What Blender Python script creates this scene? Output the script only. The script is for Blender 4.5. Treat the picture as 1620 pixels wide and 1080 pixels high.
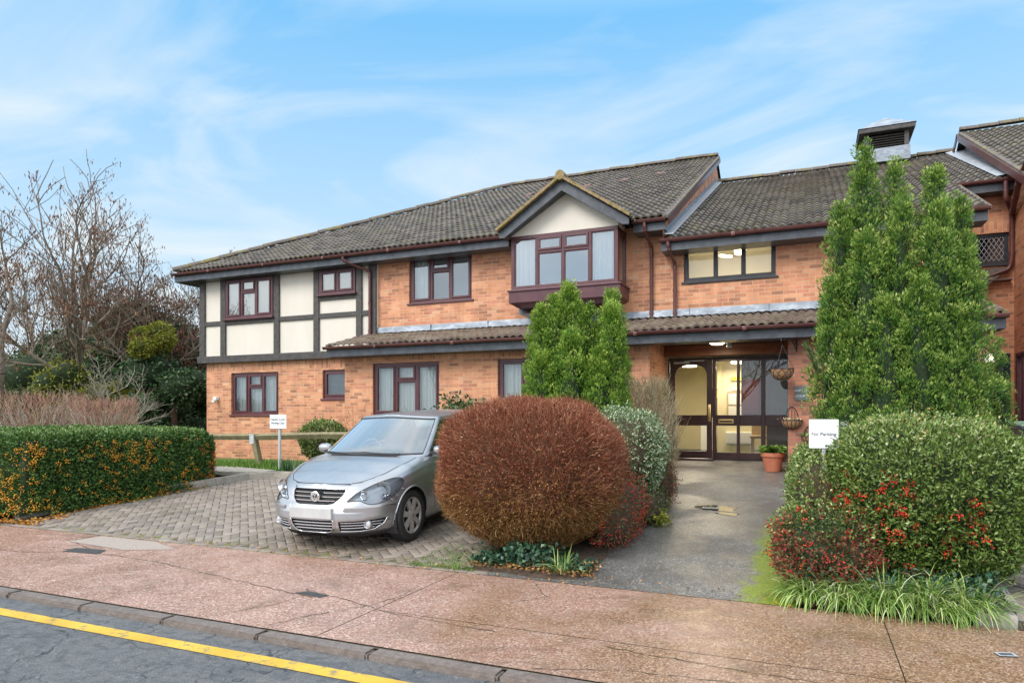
import bpy, bmesh, math, random
import numpy as np
from mathutils import Vector, Matrix, noise as mnoise
random.seed(7); RNG = np.random.default_rng(7)
R = math.radians
for o in list(bpy.data.objects): bpy.data.objects.remove(o)
SC = bpy.context.scene; COL = SC.collection
# ---------------------------------------------------------------- camera
cam_d = bpy.data.cameras.new('camera'); cam = bpy.data.objects.new('camera', cam_d); COL.objects.link(cam)
cam_d.lens = 24.0; cam_d.sensor_width = 36.0; cam_d.sensor_fit = 'HORIZONTAL'
cam_d.shift_y = 0.0722; cam_d.clip_start = 0.05; cam_d.clip_end = 2000
cam.location = (0, 0, 1.5); cam.rotation_euler = (R(90), 0, math.atan(470 / 1080))
SC.camera = cam
SC.render.resolution_x = 1024; SC.render.resolution_y = 682
# ---------------------------------------------------------------- sky and sun
SUN_EL, SUN_AZ = R(42), R(205)      # azimuth clockwise from +Y
W = bpy.data.worlds.new('World'); SC.world = W; W.use_nodes = True
def sky():
    nt = W.node_tree; N = nt.nodes; L = nt.links; N.clear()
    out = N.new('ShaderNodeOutputWorld'); bg = N.new('ShaderNodeBackground')
    st = N.new('ShaderNodeTexSky'); st.sky_type = 'NISHITA'; st.sun_disc = False
    st.sun_elevation = SUN_EL; st.sun_rotation = SUN_AZ; st.dust_density = 1.0; st.ozone_density = 1.6; st.air_density = 1.0
    tc = N.new('ShaderNodeTexCoord'); sep = N.new('ShaderNodeSeparateXYZ'); L.new(tc.outputs['Generated'], sep.inputs[0])
    # clouds live on a plane overhead: direction / (z + k)
    ad = N.new('ShaderNodeMath'); ad.operation = 'ADD'; ad.inputs[1].default_value = .16; L.new(sep.outputs[2], ad.inputs[0])
    mx = N.new('ShaderNodeMath'); mx.operation = 'MAXIMUM'; mx.inputs[1].default_value = .05; L.new(ad.outputs[0], mx.inputs[0])
    dv = N.new('ShaderNodeVectorMath'); dv.operation = 'DIVIDE'; L.new(tc.outputs['Generated'], dv.inputs[0])
    cb = N.new('ShaderNodeCombineXYZ'); cb.inputs[2].default_value = 1
    L.new(mx.outputs[0], cb.inputs[0]); L.new(mx.outputs[0], cb.inputs[1]); L.new(cb.outputs[0], dv.inputs[1])
    mp = N.new('ShaderNodeMapping'); mp.inputs['Scale'].default_value = (1.15, 1.9, .5); mp.inputs['Location'].default_value = (3.1, 1.7, 0)
    mp.inputs['Rotation'].default_value = (0, 0, R(12))
    L.new(dv.outputs[0], mp.inputs[0])
    n1 = N.new('ShaderNodeTexNoise'); n1.inputs['Scale'].default_value = 1.1; n1.inputs['Detail'].default_value = 9; n1.inputs['Roughness'].default_value = .52; n1.inputs['Distortion'].default_value = .9
    L.new(mp.outputs[0], n1.inputs['Vector'])
    r1 = N.new('ShaderNodeValToRGB'); r1.color_ramp.elements[0].position = .47; r1.color_ramp.elements[1].position = .70
    r1.color_ramp.elements[0].color = (0, 0, 0, 1); r1.color_ramp.elements[1].color = (.75, .75, .75, 1)
    L.new(n1.outputs['Fac'], r1.inputs[0])
    # haze towards the horizon
    r2 = N.new('ShaderNodeMapRange'); r2.inputs['From Min'].default_value = .04; r2.inputs['From Max'].default_value = .50
    r2.inputs['To Min'].default_value = .90; r2.inputs['To Max'].default_value = 0.02; L.new(sep.outputs[2], r2.inputs['Value'])
    mm = N.new('ShaderNodeMath'); mm.operation = 'MAXIMUM'; L.new(r1.outputs[0], mm.inputs[0]); L.new(r2.outputs[0], mm.inputs[1])
    sc = N.new('ShaderNodeMath'); sc.operation = 'MULTIPLY_ADD'; sc.inputs[1].default_value = .70
    L.new(r1.outputs[0], sc.inputs[0]); L.new(r2.outputs[0], sc.inputs[2])
    # unseen cloud sheet overhead and behind the camera, brightened to fill the shadows
    up = N.new('ShaderNodeMapRange'); up.inputs['From Min'].default_value = .50; up.inputs['From Max'].default_value = .92; L.new(sep.outputs[2], up.inputs['Value'])
    bk = N.new('ShaderNodeMapRange'); bk.inputs['From Min'].default_value = .25; bk.inputs['From Max'].default_value = -.35; L.new(sep.outputs[1], bk.inputs['Value'])
    mb = N.new('ShaderNodeMath'); mb.operation = 'MAXIMUM'; L.new(up.outputs[0], mb.inputs[0]); L.new(bk.outputs[0], mb.inputs[1])
    
    cl = N.new('ShaderNodeClamp'); L.new(sc.outputs[0], cl.inputs[0]); cl.inputs['Max'].default_value = .97
    boost = N.new('ShaderNodeMixRGB'); boost.blend_type = 'MULTIPLY'; boost.inputs[0].default_value = 1; boost.inputs[2].default_value = SKYTINT
    L.new(st.outputs[0], boost.inputs[1])
    mix = N.new('ShaderNodeMixRGB'); mix.inputs[2].default_value = CLOUDC
    blue = N.new('ShaderNodeMixRGB'); blue.inputs[0].default_value = .88; blue.inputs[2].default_value = (.78, 2.22, 3.85, 1); L.new(boost.outputs[0], blue.inputs[1])
    L.new(cl.outputs[0], mix.inputs[0]); L.new(blue.outputs[0], mix.inputs[1])
    m3 = N.new('ShaderNodeMixRGB'); n2 = N.new('ShaderNodeTexNoise'); n2.inputs['Scale'].default_value = 2.6; n2.inputs['Detail'].default_value = 6; L.new(tc.outputs['Generated'], n2.inputs['Vector']); r3 = N.new('ShaderNodeValToRGB'); r3.color_ramp.elements[0].position = .36; r3.color_ramp.elements[1].position = .64; r3.color_ramp.elements[0].color = (4.6, 5.9, 7.2, 1); r3.color_ramp.elements[1].color = (8.8, 8.9, 9.0, 1); L.new(n2.outputs['Fac'], r3.inputs[0]); L.new(r3.outputs[0], m3.inputs[2]); L.new(mb.outputs[0], m3.inputs[0]); L.new(mix.outputs[0], m3.inputs[1]); L.new(m3.outputs[0], bg.inputs[0])
    bg.inputs[1].default_value = .11; L.new(bg.outputs[0], out.inputs[0])
SKYTINT = (1.3, 1.75, 1.55, 1); CLOUDC = (3.35, 3.75, 3.95, 1)
sky()
sd = bpy.data.lights.new('sun', 'SUN'); sun = bpy.data.objects.new('sun', sd); COL.objects.link(sun)
sd.energy = 1.25; sd.angle = R(28); sd.color = (1, .955, .9)
sun.rotation_euler = (R(90) - SUN_EL, 0, math.pi - SUN_AZ)
SC.view_settings.view_transform = 'Standard'; SC.view_settings.look = 'None'
SC.view_settings.exposure = 1.18; SC.view_settings.gamma = 1
# ---------------------------------------------------------------- material helpers
MATS = {}
def rgb(c): return (c[0], c[1], c[2], 1)
class NT:
    def __init__(s, name):
        s.m = bpy.data.materials.new(name); s.m.use_nodes = True; s.nt = s.m.node_tree; s.N = s.nt.nodes; s.L = s.nt.links
        s.b = s.N['Principled BSDF']; s.out = s.N['Material Output']; MATS[name] = s.m
        s._tc = None
    def n(s, t, **kw):
        nd = s.N.new(t)
        for k, v in kw.items():
            if k in ('i',):
                for a, b in v.items(): nd.inputs[a].default_value = b
            else: setattr(nd, k, v)
        return nd
    def l(s, a, b): s.L.new(a, b); return b
    def co(s, kind='Object'):
        if s._tc is None: s._tc = s.n('ShaderNodeTexCoord')
        return s._tc.outputs[kind]
    def noise(s, scale, detail=4, rough=.5, vec=None, dist=0, mapscale=None):
        nd = s.n('ShaderNodeTexNoise'); nd.inputs['Scale'].default_value = scale; nd.inputs['Detail'].default_value = detail
        nd.inputs['Roughness'].default_value = rough; nd.inputs['Distortion'].default_value = dist
        v = vec if vec is not None else s.co()
        if mapscale:
            mp = s.n('ShaderNodeMapping'); mp.inputs['Scale'].default_value = mapscale; s.l(v, mp.inputs[0]); v = mp.outputs[0]
        s.l(v, nd.inputs['Vector']); return nd.outputs['Fac']
    def ramp(s, fac, stops, interp='LINEAR'):
        r = s.n('ShaderNodeValToRGB'); cr = r.color_ramp; cr.interpolation = interp
        while len(cr.elements) < len(stops): cr.elements.new(.5)
        for e, (p, c) in zip(cr.elements, stops):
            e.position = p; e.color = rgb(c) if not isinstance(c, (int, float)) else (c, c, c, 1)
        s.l(fac, r.inputs[0]); return r.outputs[0]
    def mix(s, fac, a, b, blend='MIX'):
        m = s.n('ShaderNodeMixRGB'); m.blend_type = blend
        for k, v in enumerate((fac, a, b)):
            sock = m.inputs[k]
            if isinstance(v, (int, float)): sock.default_value = v if k == 0 else (v, v, v, 1)
            elif isinstance(v, tuple): sock.default_value = rgb(v)
            else: s.l(v, sock)
        return m.outputs[0]
    def math(s, op, a, b=0):
        m = s.n('ShaderNodeMath', operation=op)
        for sock, v in ((m.inputs[0], a), (m.inputs[1], b)):
            if isinstance(v, (int, float)): sock.default_value = v
            else: s.l(v, sock)
        return m.outputs[0]
    def bump(s, h, strength=.3, dist=.01, prev=None):
        b = s.n('ShaderNodeBump'); b.inputs['Strength'].default_value = strength; b.inputs['Distance'].default_value = dist
        s.l(h, b.inputs['Height'])
        if prev is not None: s.l(prev, b.inputs['Normal'])
        s.lastbump = b
        return b.outputs[0]
    def col(s, v): s.l(v, s.b.inputs['Base Color'])
    def rough(s, v):
        if isinstance(v, (int, float)): s.b.inputs['Roughness'].default_value = v
        else: s.l(v, s.b.inputs['Roughness'])
    def nor(s, v): s.l(v, s.b.inputs['Normal'])
def mat(name, c1, c2=None, scale=6, rough=.6, bump=0, bscale=60, metal=0, spec=.5, lo=.35, hi=.65, coat=0):
    if name in MATS: return MATS[name]
    t = NT(name); t.b.inputs['Metallic'].default_value = metal; t.b.inputs['Specular IOR Level'].default_value = spec
    t.rough(rough); t.b.inputs['Base Color'].default_value = rgb(c1); t.b.inputs['Coat Weight'].default_value = coat
    if c2 is not None: t.col(t.ramp(t.noise(scale, 6, .6), [(lo, c1), (hi, c2)]))
    if bump: t.nor(t.bump(t.noise(bscale, 5, .6), bump, .01))
    return t.m
def emis(name, c, s):
    t = NT(name); t.b.inputs['Base Color'].default_value = rgb(c); t.b.inputs['Emission Color'].default_value = rgb(c); t.b.inputs['Emission Strength'].default_value = s
    return t.m
def tintmat(name, stops, rough=.5, spec=.4, bump=0, sss=0, bscale=80, trans=0):
    "colour from the per-leaf random attribute 'tint'"
    t = NT(name); a = t.n('ShaderNodeAttribute'); a.attribute_name = 'tint'
    c = t.ramp(a.outputs['Fac'], stops); t.col(c)
    t.rough(rough); t.b.inputs['Specular IOR Level'].default_value = spec
    if bump: t.nor(t.bump(t.noise(bscale, 4), bump, .005))
    if trans:
        tr = t.n('ShaderNodeBsdfTranslucent'); t.l(c, tr.inputs[0]); ms = t.n('ShaderNodeMixShader'); ms.inputs[0].default_value = trans
        t.l(t.b.outputs[0], ms.inputs[1]); t.l(tr.outputs[0], ms.inputs[2]); t.l(ms.outputs[0], t.out.inputs[0])
    return t.m
# ---------------------------------------------------------------- object helpers
def link(o): COL.objects.link(o); return o
def wloc(p):
    v = Vector((0, 0, 0)); q = p
    while q is not None: v += q.location; q = q.parent
    return v
def tag(o, label=None, cat=None, group=None, kind=None):
    if label: o['label'] = label
    if cat: o['category'] = cat
    if group: o['group'] = group
    if kind: o['kind'] = kind
    return o
def thing(name, label, cat, loc=(0, 0, 0), group=None):
    o = bpy.data.objects.new(name, None); o.empty_display_size = .2; link(o); o.location = loc
    return tag(o, label, cat, group)
def copy_tree(o, parent=None):
    c = o.copy(); link(c)
    if parent: c.parent = parent
    for ch in list(o.children): copy_tree(ch, c)
    return c
def _finish(name, me, mats, parent, loc, smooth):
    for m in (mats if isinstance(mats, (list, tuple)) else [mats]): me.materials.append(MATS[m] if isinstance(m, str) else m)
    if smooth is True:
        me.polygons.foreach_set('use_smooth', [True] * len(me.polygons))
    elif smooth:
        me.polygons.foreach_set('use_smooth', [True] * len(me.polygons)); me.set_sharp_from_angle(angle=R(smooth))
    me.update()
    o = bpy.data.objects.new(name, me); link(o)
    if parent: o.parent = parent
    o.location = (0, 0, 0) if parent else loc
    return o
def boxuv(me, swap=None):
    if not me.uv_layers: me.uv_layers.new(name='UVMap')
    uv = me.uv_layers[0].data
    for p in me.polygons:
        n = p.normal; ax = max(range(3), key=lambda i: abs(n[i]))
        for li in p.loop_indices:
            v = me.vertices[me.loops[li].vertex_index].co
            a = (v.y, v.z) if ax == 0 else ((v.x, v.z) if ax == 1 else (v.x, v.y))
            if swap and p.index in swap: a = (a[1], a[0])
            uv[li].uv = a
class MB:
    "collects shapes; build() links them as one mesh object"
    def __init__(s): s.v = []; s.f = []; s.mi = []; s.sw = set(); s.cur = 0
    def face(s, pts, mi=None, swap=False):
        b = len(s.v); s.v += [tuple(p) for p in pts]; s.f.append(tuple(range(b, b + len(pts)))); s.mi.append(s.cur if mi is None else mi)
        if swap: s.sw.add(len(s.f) - 1)
    def box(s, x0, x1, y0, y1, z0, z1, bev=0, mi=None):
        if x0 > x1: x0, x1 = x1, x0
        if y0 > y1: y0, y1 = y1, y0
        if z0 > z1: z0, z1 = z1, z0
        mi = s.cur if mi is None else mi
        if not bev:
            b = len(s.v); s.v += [(x, y, z) for z in (z0, z1) for y in (y0, y1) for x in (x0, x1)]
            for q in ((0, 2, 3, 1), (4, 5, 7, 6), (0, 1, 5, 4), (2, 6, 7, 3), (0, 4, 6, 2), (1, 3, 7, 5)):
                s.f.append(tuple(b + i for i in q)); s.mi.append(mi)
            return
        bm = bmesh.new(); bmesh.ops.create_cube(bm, size=1)
        for v in bm.verts: v.co = Vector(((x0 + x1) / 2 + v.co.x * (x1 - x0), (y0 + y1) / 2 + v.co.y * (y1 - y0), (z0 + z1) / 2 + v.co.z * (z1 - z0)))
        bmesh.ops.bevel(bm, geom=bm.edges[:], offset=bev, segments=2, affect='EDGES', profile=.5); s.addbm(bm, mi); bm.free()
    def addbm(s, bm, mi=None, M=None):
        b = len(s.v); bm.verts.ensure_lookup_table(); bm.verts.index_update()
        s.v += [tuple((M @ v.co) if M else v.co) for v in bm.verts]
        for f in bm.faces: s.f.append(tuple(b + v.index for v in f.verts)); s.mi.append(s.cur if mi is None else mi)
    def quadbox(s, p, ex, ey, ez, mi=None):
        "box centred at p with half axes ex, ey, ez"
        p, ex, ey, ez = map(Vector, (p, ex, ey, ez)); b = len(s.v)
        s.v += [tuple(p + ex * i + ey * j + ez * k) for k in (-1, 1) for j in (-1, 1) for i in (-1, 1)]
        for q in ((0, 2, 3, 1), (4, 5, 7, 6), (0, 1, 5, 4), (2, 6, 7, 3), (0, 4, 6, 2), (1, 3, 7, 5)):
            s.f.append(tuple(b + i for i in q)); s.mi.append(s.cur if mi is None else mi)
    def bar(s, a, b_, w, h, up=(0, 0, 1), mi=None):
        a = Vector(a); b_ = Vector(b_); d = (b_ - a); L = d.length; d.normalize(); u = Vector(up); sd_ = d.cross(u).normalized(); u = sd_.cross(d)
        s.quadbox((a + b_) / 2, d * L / 2, sd_ * w / 2, u * h / 2, mi)
    def tube(s, pts, r, seg=10, caps=True, mi=None, closed=False, arc=None):
        pts = [Vector(p) for p in pts]; n = len(pts); rr = r if isinstance(r, (list, tuple)) else [r] * n
        mi = s.cur if mi is None else mi; b = len(s.v); prev = None
        for i, p in enumerate(pts):
            if closed: t = pts[(i + 1) % n] - pts[i - 1]
            else: t = pts[min(i + 1, n - 1)] - pts[max(i - 1, 0)]
            t = t.normalized() if t.length > 1e-9 else Vector((0, 0, 1))
            if prev is None:
                ref = Vector((0, 0, 1)) if abs(t.z) < .9 else Vector((0, 1, 0)); u = t.cross(ref).normalized()
            else: u = (prev - t * prev.dot(t)).normalized()
            prev = u; w = t.cross(u)
            for k in range(seg):
                a = 2 * math.pi * k / seg; s.v.append(tuple(p + (u * math.cos(a) + w * math.sin(a)) * rr[i]))
        for i in range(n if closed else n - 1):
            for k in range(seg):
                a = b + i * seg + k; c = b + i * seg + (k + 1) % seg; j = ((i + 1) % n)
                s.f.append((a, c, b + j * seg + (k + 1) % seg, b + j * seg + k)); s.mi.append(mi)
        if caps and not closed:
            s.f.append(tuple(b + k for k in reversed(range(seg)))); s.mi.append(mi)
            s.f.append(tuple(b + (n - 1) * seg + k for k in range(seg))); s.mi.append(mi)
    def lathe(s, c, prof, seg=24, mi=None, axis='z'):
        b = len(s.v); mi = s.cur if mi is None else mi
        for (r, h) in prof:
            for k in range(seg):
                a = 2 * math.pi * k / seg; x, y = r * math.cos(a), r * math.sin(a)
                if axis == 'z': s.v.append((c[0] + x, c[1] + y, c[2] + h))
                elif axis == 'x': s.v.append((c[0] + h, c[1] + x, c[2] + y))
                else: s.v.append((c[0] + x, c[1] + h, c[2] + y))
        for i in range(len(prof) - 1):
            for k in range(seg):
                q = (b + i * seg + k, b + i * seg + (k + 1) % seg, b + (i + 1) * seg + (k + 1) % seg, b + (i + 1) * seg + k)
                s.f.append(q); s.mi.append(mi)
    def prism(s, poly, d, mi=None):
        "poly (3D points, planar) extruded by vector d"
        d = Vector(d); P = [Vector(p) for p in poly]; Q = [p + d for p in P]; n = len(P)
        s.face(P[::-1], mi); s.face(Q, mi)
        for i in range(n): s.face([P[i], P[(i + 1) % n], Q[(i + 1) % n], Q[i]], mi)
    def build(s, name, mats, parent=None, loc=(0, 0, 0), smooth=None, weld=False, kind=None, recalc=False):
        base = wloc(parent) if parent else Vector(loc)
        me = bpy.data.meshes.new(name); me.from_pydata([tuple(Vector(v)) for v in s.v], [], s.f)
        me.polygons.foreach_set('material_index', s.mi)
        if weld or recalc:
            bm = bmesh.new(); bm.from_mesh(me)
            if weld: bmesh.ops.remove_doubles(bm, verts=bm.verts, dist=1e-4)
            if recalc: bmesh.ops.recalc_face_normals(bm, faces=bm.faces)
            bm.to_mesh(me); bm.free()
        me.update(); boxuv(me, s.sw)
        me.transform(Matrix.Translation(-base))
        o = _finish(name, me, mats, parent, loc, smooth)
        if kind: o['kind'] = kind
        return o
def np_mesh(name, V, F, mats, parent=None, loc=(0, 0, 0), tint=None, mi=None, smooth=False, kind=None):
    "V (n,3) float, F (m,k) int all same k; tint per vertex"
    base = np.array(wloc(parent) if parent else loc, dtype=float)
    V = np.asarray(V, dtype=np.float32) - base.astype(np.float32); F = np.asarray(F, dtype=np.int32); m, k = F.shape
    me = bpy.data.meshes.new(name); me.vertices.add(len(V)); me.vertices.foreach_set('co', V.ravel())
    me.loops.add(m * k); me.loops.foreach_set('vertex_index', F.ravel())
    me.polygons.add(m); me.polygons.foreach_set('loop_start', np.arange(0, m * k, k, dtype=np.int32))
    me.polygons.foreach_set('loop_total', np.full(m, k, dtype=np.int32))
    if mi is not None: me.polygons.foreach_set('material_index', np.asarray(mi, dtype=np.int32))
    me.update(calc_edges=True); me.validate()
    if tint is not None:
        a = me.attributes.new('tint', 'FLOAT', 'POINT'); a.data.foreach_set('value', np.asarray(tint, dtype=np.float32))
    o = _finish(name, me, mats, parent, loc, smooth)
    if kind: o['kind'] = kind
    return o
def zg(y): return max(0.0, .066 * (y - 5.8))
# ---------------------------------------------------------------- materials
def brickmat(name, stops, mortar, wet=0, rough=.75):
    t = NT(name); uv = t.co('UV')
    nd = t.n('ShaderNodeTexNoise'); nd.inputs['Scale'].default_value = 9; nd.inputs['Detail'].default_value = 3; t.l(uv, nd.inputs['Vector'])
    sub = t.n('ShaderNodeVectorMath', operation='SUBTRACT'); sub.inputs[1].default_value = (.5, .5, .5); t.l(nd.outputs['Color'], sub.inputs[0])
    sc = t.n('ShaderNodeVectorMath', operation='SCALE'); sc.inputs['Scale'].default_value = .008; t.l(sub.outputs[0], sc.inputs[0])
    ad = t.n('ShaderNodeVectorMath', operation='ADD'); t.l(uv, ad.inputs[0]); t.l(sc.outputs[0], ad.inputs[1])
    br = t.n('ShaderNodeTexBrick'); t.l(ad.outputs[0], br.inputs['Vector'])
    br.offset = .5
    for k, v in (('Scale', 1), ('Mortar Size', .006), ('Mortar Smooth', .25), ('Bias', 0), ('Brick Width', .225), ('Row Height', .075)): br.inputs[k].default_value = v
    br.inputs['Color1'].default_value = (0, 0, 0, 1); br.inputs['Color2'].default_value = (1, 1, 1, 1); br.inputs['Mortar'].default_value = (.5, .5, .5, 1)
    c = t.ramp(br.outputs['Color'], stops)
    big = t.noise(.9, 5, .6, uv); fine = t.noise(55, 4, .6, uv)
    c = t.mix(t.math('MULTIPLY', fine, .35), c, (.62, .36, .22), 'MIX')
    c = t.mix(.75, c, t.ramp(big, [(.3, (.76, .68, .64)), (.7, (1.08, 1.04, 1.02))]), 'MULTIPLY'); c = t.mix(.55, c, t.ramp(t.noise(1.6, 6, .7, uv, .3, (2.2, .35, 1)), [(.36, (.62, .54, .50)), (.58, (1.06, 1.04, 1.02))]), 'MULTIPLY')
    mo = t.ramp(t.noise(3, 4, .6, uv), [(.35, mortar), (.7, tuple(x * .62 for x in mortar))])
    c = t.mix(br.outputs['Fac'], c, mo); t.col(c)
    t.rough(t.ramp(t.noise(2, 4, .6, uv), [(.3, rough), (.7, rough - .2)]) if wet else rough)
    h = t.mix(br.outputs['Fac'], t.mix(.25, 1.0, fine), 0.0)
    t.nor(t.bump(h, .55, .012)); return t.m
brickmat('brick', [(0, (.30, .125, .065)), (.12, (.46, .185, .095)), (.3, (.60, .25, .12)), (.5, (.66, .30, .15)), (.68, (.70, .35, .19)), (.82, (.60, .22, .13)), (.94, (.42, .18, .095)), (1, (.74, .44, .27))], (.62, .43, .29))
brickmat('brick_damp', [(0, (.19, .06, .04)), (.2, (.36, .12, .07)), (.5, (.50, .18, .10)), (.75, (.56, .23, .14)), (1, (.28, .09, .06))], (.34, .24, .18), wet=1, rough=.62)
def tilemat():
    t = NT('roof_tile'); co = t.co()
    a = t.n('ShaderNodeAttribute'); a.attribute_name = 'tint'
    base = t.ramp(a.outputs['Fac'], [(0, (.045, .035, .027)), (.5, (.085, .068, .053)), (1, (.14, .115, .09))])
    n = t.noise(38, 5, .7, co); base = t.mix(t.ramp(n, [(.44, 0.0), (.72, .5)]), base, (.25, .22, .175))
    moss = t.noise(1.1, 6, .65, co); m2 = t.noise(13, 4, .7, co)
    mf = t.math('MULTIPLY', t.ramp(moss, [(.5, 0.0), (.68, .8)]), t.ramp(m2, [(.42, 0.0), (.6, 1.0)]))
    base = t.mix(mf, base, (.14, .125, .045)); t.col(base)
    t.rough(t.ramp(t.noise(7, 3, .5, co), [(.3, .42), (.7, .62)])); t.b.inputs['Specular IOR Level'].default_value = .28
    t.nor(t.bump(n, .25, .004)); return t.m
tilemat()
t = NT('low_tile'); a = t.n('ShaderNodeAttribute'); a.attribute_name = 'tint'
b_ = t.ramp(a.outputs['Fac'], [(0, (.085, .058, .048)), (.5, (.15, .10, .082)), (1, (.20, .155, .125))])
b_ = t.mix(t.ramp(t.noise(9, 5, .7), [(.48, 0.0), (.62, .75)]), b_, (.20, .185, .10)); b_ = t.mix(t.ramp(t.noise(50, 5, .7), [(.5, 0.0), (.7, .5)]), b_, (.3, .27, .22)); t.col(b_); t.rough(.5); t.nor(t.bump(t.noise(40, 5), .4, .006))
t = NT('ridge_tile'); t.col(t.mix(t.ramp(t.noise(3.2, 6, .7), [(.50, 0.0), (.62, .7)]), t.ramp(t.noise(25, 4), [(.3, (.09, .07, .06)), (.7, (.17, .14, .12))]), (.23, .19, .05))); t.rough(.8); t.nor(t.bump(t.noise(45, 5), .6, .012))
t = NT('mossy_verge'); t.col(t.mix(t.ramp(t.noise(9, 6, .7), [(.45, 0.0), (.60, .85)]), (.30, .21, .12), t.ramp(t.noise(40, 4), [(.35, (.07, .06, .015)), (.6, (.26, .22, .04))]))); t.rough(.9); t.nor(t.bump(t.noise(60, 5), .8, .015))
mat('brown_plastic', (.085, .028, .026), (.125, .045, .038), 3, .33)
mat('brown_frame', (.075, .021, .028), (.10, .034, .036), 4, .35)
mat('fascia', (.035, .040, .050), (.075, .085, .10), 7, .38, .15, 40)
mat('timber', (.035, .032, .032), (.075, .066, .058), 9, .6, .3, 60)
t = NT('render'); t.col(t.mix(t.ramp(t.noise(2.2, 6, .65, mapscale=(1, 1, .35)), [(.35, 0.0), (.75, .5)]), (.66, .61, .53), (.55, .50, .42))); t.rough(.85); t.nor(t.bump(t.noise(120, 4), .25, .004))
mat('black_frame', (.018, .018, .022), (.035, .036, .042), 6, .4)
mat('door_timber', (.030, .013, .014), (.055, .024, .022), 5, .3, .1, 30)
t = NT('lead'); t.col(t.ramp(t.noise(3.5, 7, .7, mapscale=(1, 1, 2.5)), [(.25, (.13, .15, .18)), (.5, (.24, .27, .31)), (.7, (.42, .45, .49))])); t.rough(.42); t.b.inputs['Metallic'].default_value = .25; t.nor(t.bump(t.noise(6, 4), .5, .03))
t = NT('new_lead'); t.col(t.ramp(t.noise(5, 6, .7), [(.3, (.32, .35, .38)), (.7, (.56, .58, .61))])); t.rough(.35); t.b.inputs['Metallic'].default_value = .2; t.nor(t.bump(t.noise(14, 4), .6, .03))
def glassmat(name, refl, tint=(1, 1, 1), rough=0.0):
    t = NT(name); t.N.remove(t.b)
    tr = t.n('ShaderNodeBsdfTransparent'); tr.inputs[0].default_value = rgb(tint); gl = t.n('ShaderNodeBsdfGlossy'); gl.inputs['Roughness'].default_value = rough
    gl.inputs['Color'].default_value = (1, 1, 1, 1)
    fr = t.n('ShaderNodeFresnel'); fr.inputs[0].default_value = 1.5; f = t.math('MULTIPLY', fr.outputs[0], refl); f = t.math('MINIMUM', f, 1.0)
    bn = t.n('ShaderNodeBump'); bn.inputs['Strength'].default_value = .06; bn.inputs['Distance'].default_value = .02; t.l(t.noise(1.3, 2), bn.inputs['Height']); t.l(bn.outputs[0], gl.inputs['Normal'])
    ms = t.n('ShaderNodeMixShader'); t.l(f, ms.inputs[0]); t.l(tr.outputs[0], ms.inputs[1]); t.l(gl.outputs[0], ms.inputs[2]); t.l(ms.outputs[0], t.out.inputs[0])
    return t.m
glassmat('glass', 4.5, (.86, .92, .92)); glassmat('glass_low', 2.2, (.9, .95, .93)); glassmat('door_glass', 1.8, (.9, .92, .9)); glassmat('bay_glass', 7.0, (.8, .88, .92))
t = NT('net_curtain'); t.b.inputs['Base Color'].default_value = (.88, .91, .91, 1); t.rough(.9)
tr = t.n('ShaderNodeBsdfTranslucent'); tr.inputs[0].default_value = (.8, .84, .84, 1); ms = t.n('ShaderNodeMixShader'); ms.inputs[0].default_value = .3
t.l(t.b.outputs[0], ms.inputs[1]); t.l(tr.outputs[0], ms.inputs[2]); t.l(ms.outputs[0], t.out.inputs[0])
mat('room', (.30, .31, .32)); mat('room_pale', (.62, .64, .66)); mat('white', (.8, .8, .8), rough=.45)
mat('lobby_wall', (.76, .68, .44), (.80, .72, .50), 2, .7); mat('lobby_floor', (.06, .09, .12), (.09, .12, .15), 60, .9); mat('cream', (.78, .75, .66), rough=.7)
mat('dark', (.01, .01, .012), rough=.6); mat('black_rubber', (.018, .018, .019), (.03, .03, .03), 40, .6)
mat('brass', (.75, .55, .22), rough=.28, metal=1); mat('steel', (.52, .55, .58), (.42, .45, .48), 20, .42, metal=.6)
mat('galv', (.45, .48, .50), (.58, .60, .62), 25, .5, metal=.35)
mat('oldwood', (.16, .14, .075), (.26, .22, .12), 9, .85, .5, 50); mat('palewood', (.45, .33, .18), rough=.5)
mat('terracotta', (.42, .13, .065), (.50, .17, .09), 6, .7); mat('coir', (.42, .24, .12), (.26, .14, .07), 25, .95, .9, 50)
mat('soil', (.035, .022, .014), (.10, .062, .038), 24, .95, 1.0, 30); mat('paper', (.78, .76, .70), rough=.7)
mat('slate_plate', (.11, .125, .12), (.17, .19, .18), 20, .5, .2, 80)
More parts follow.
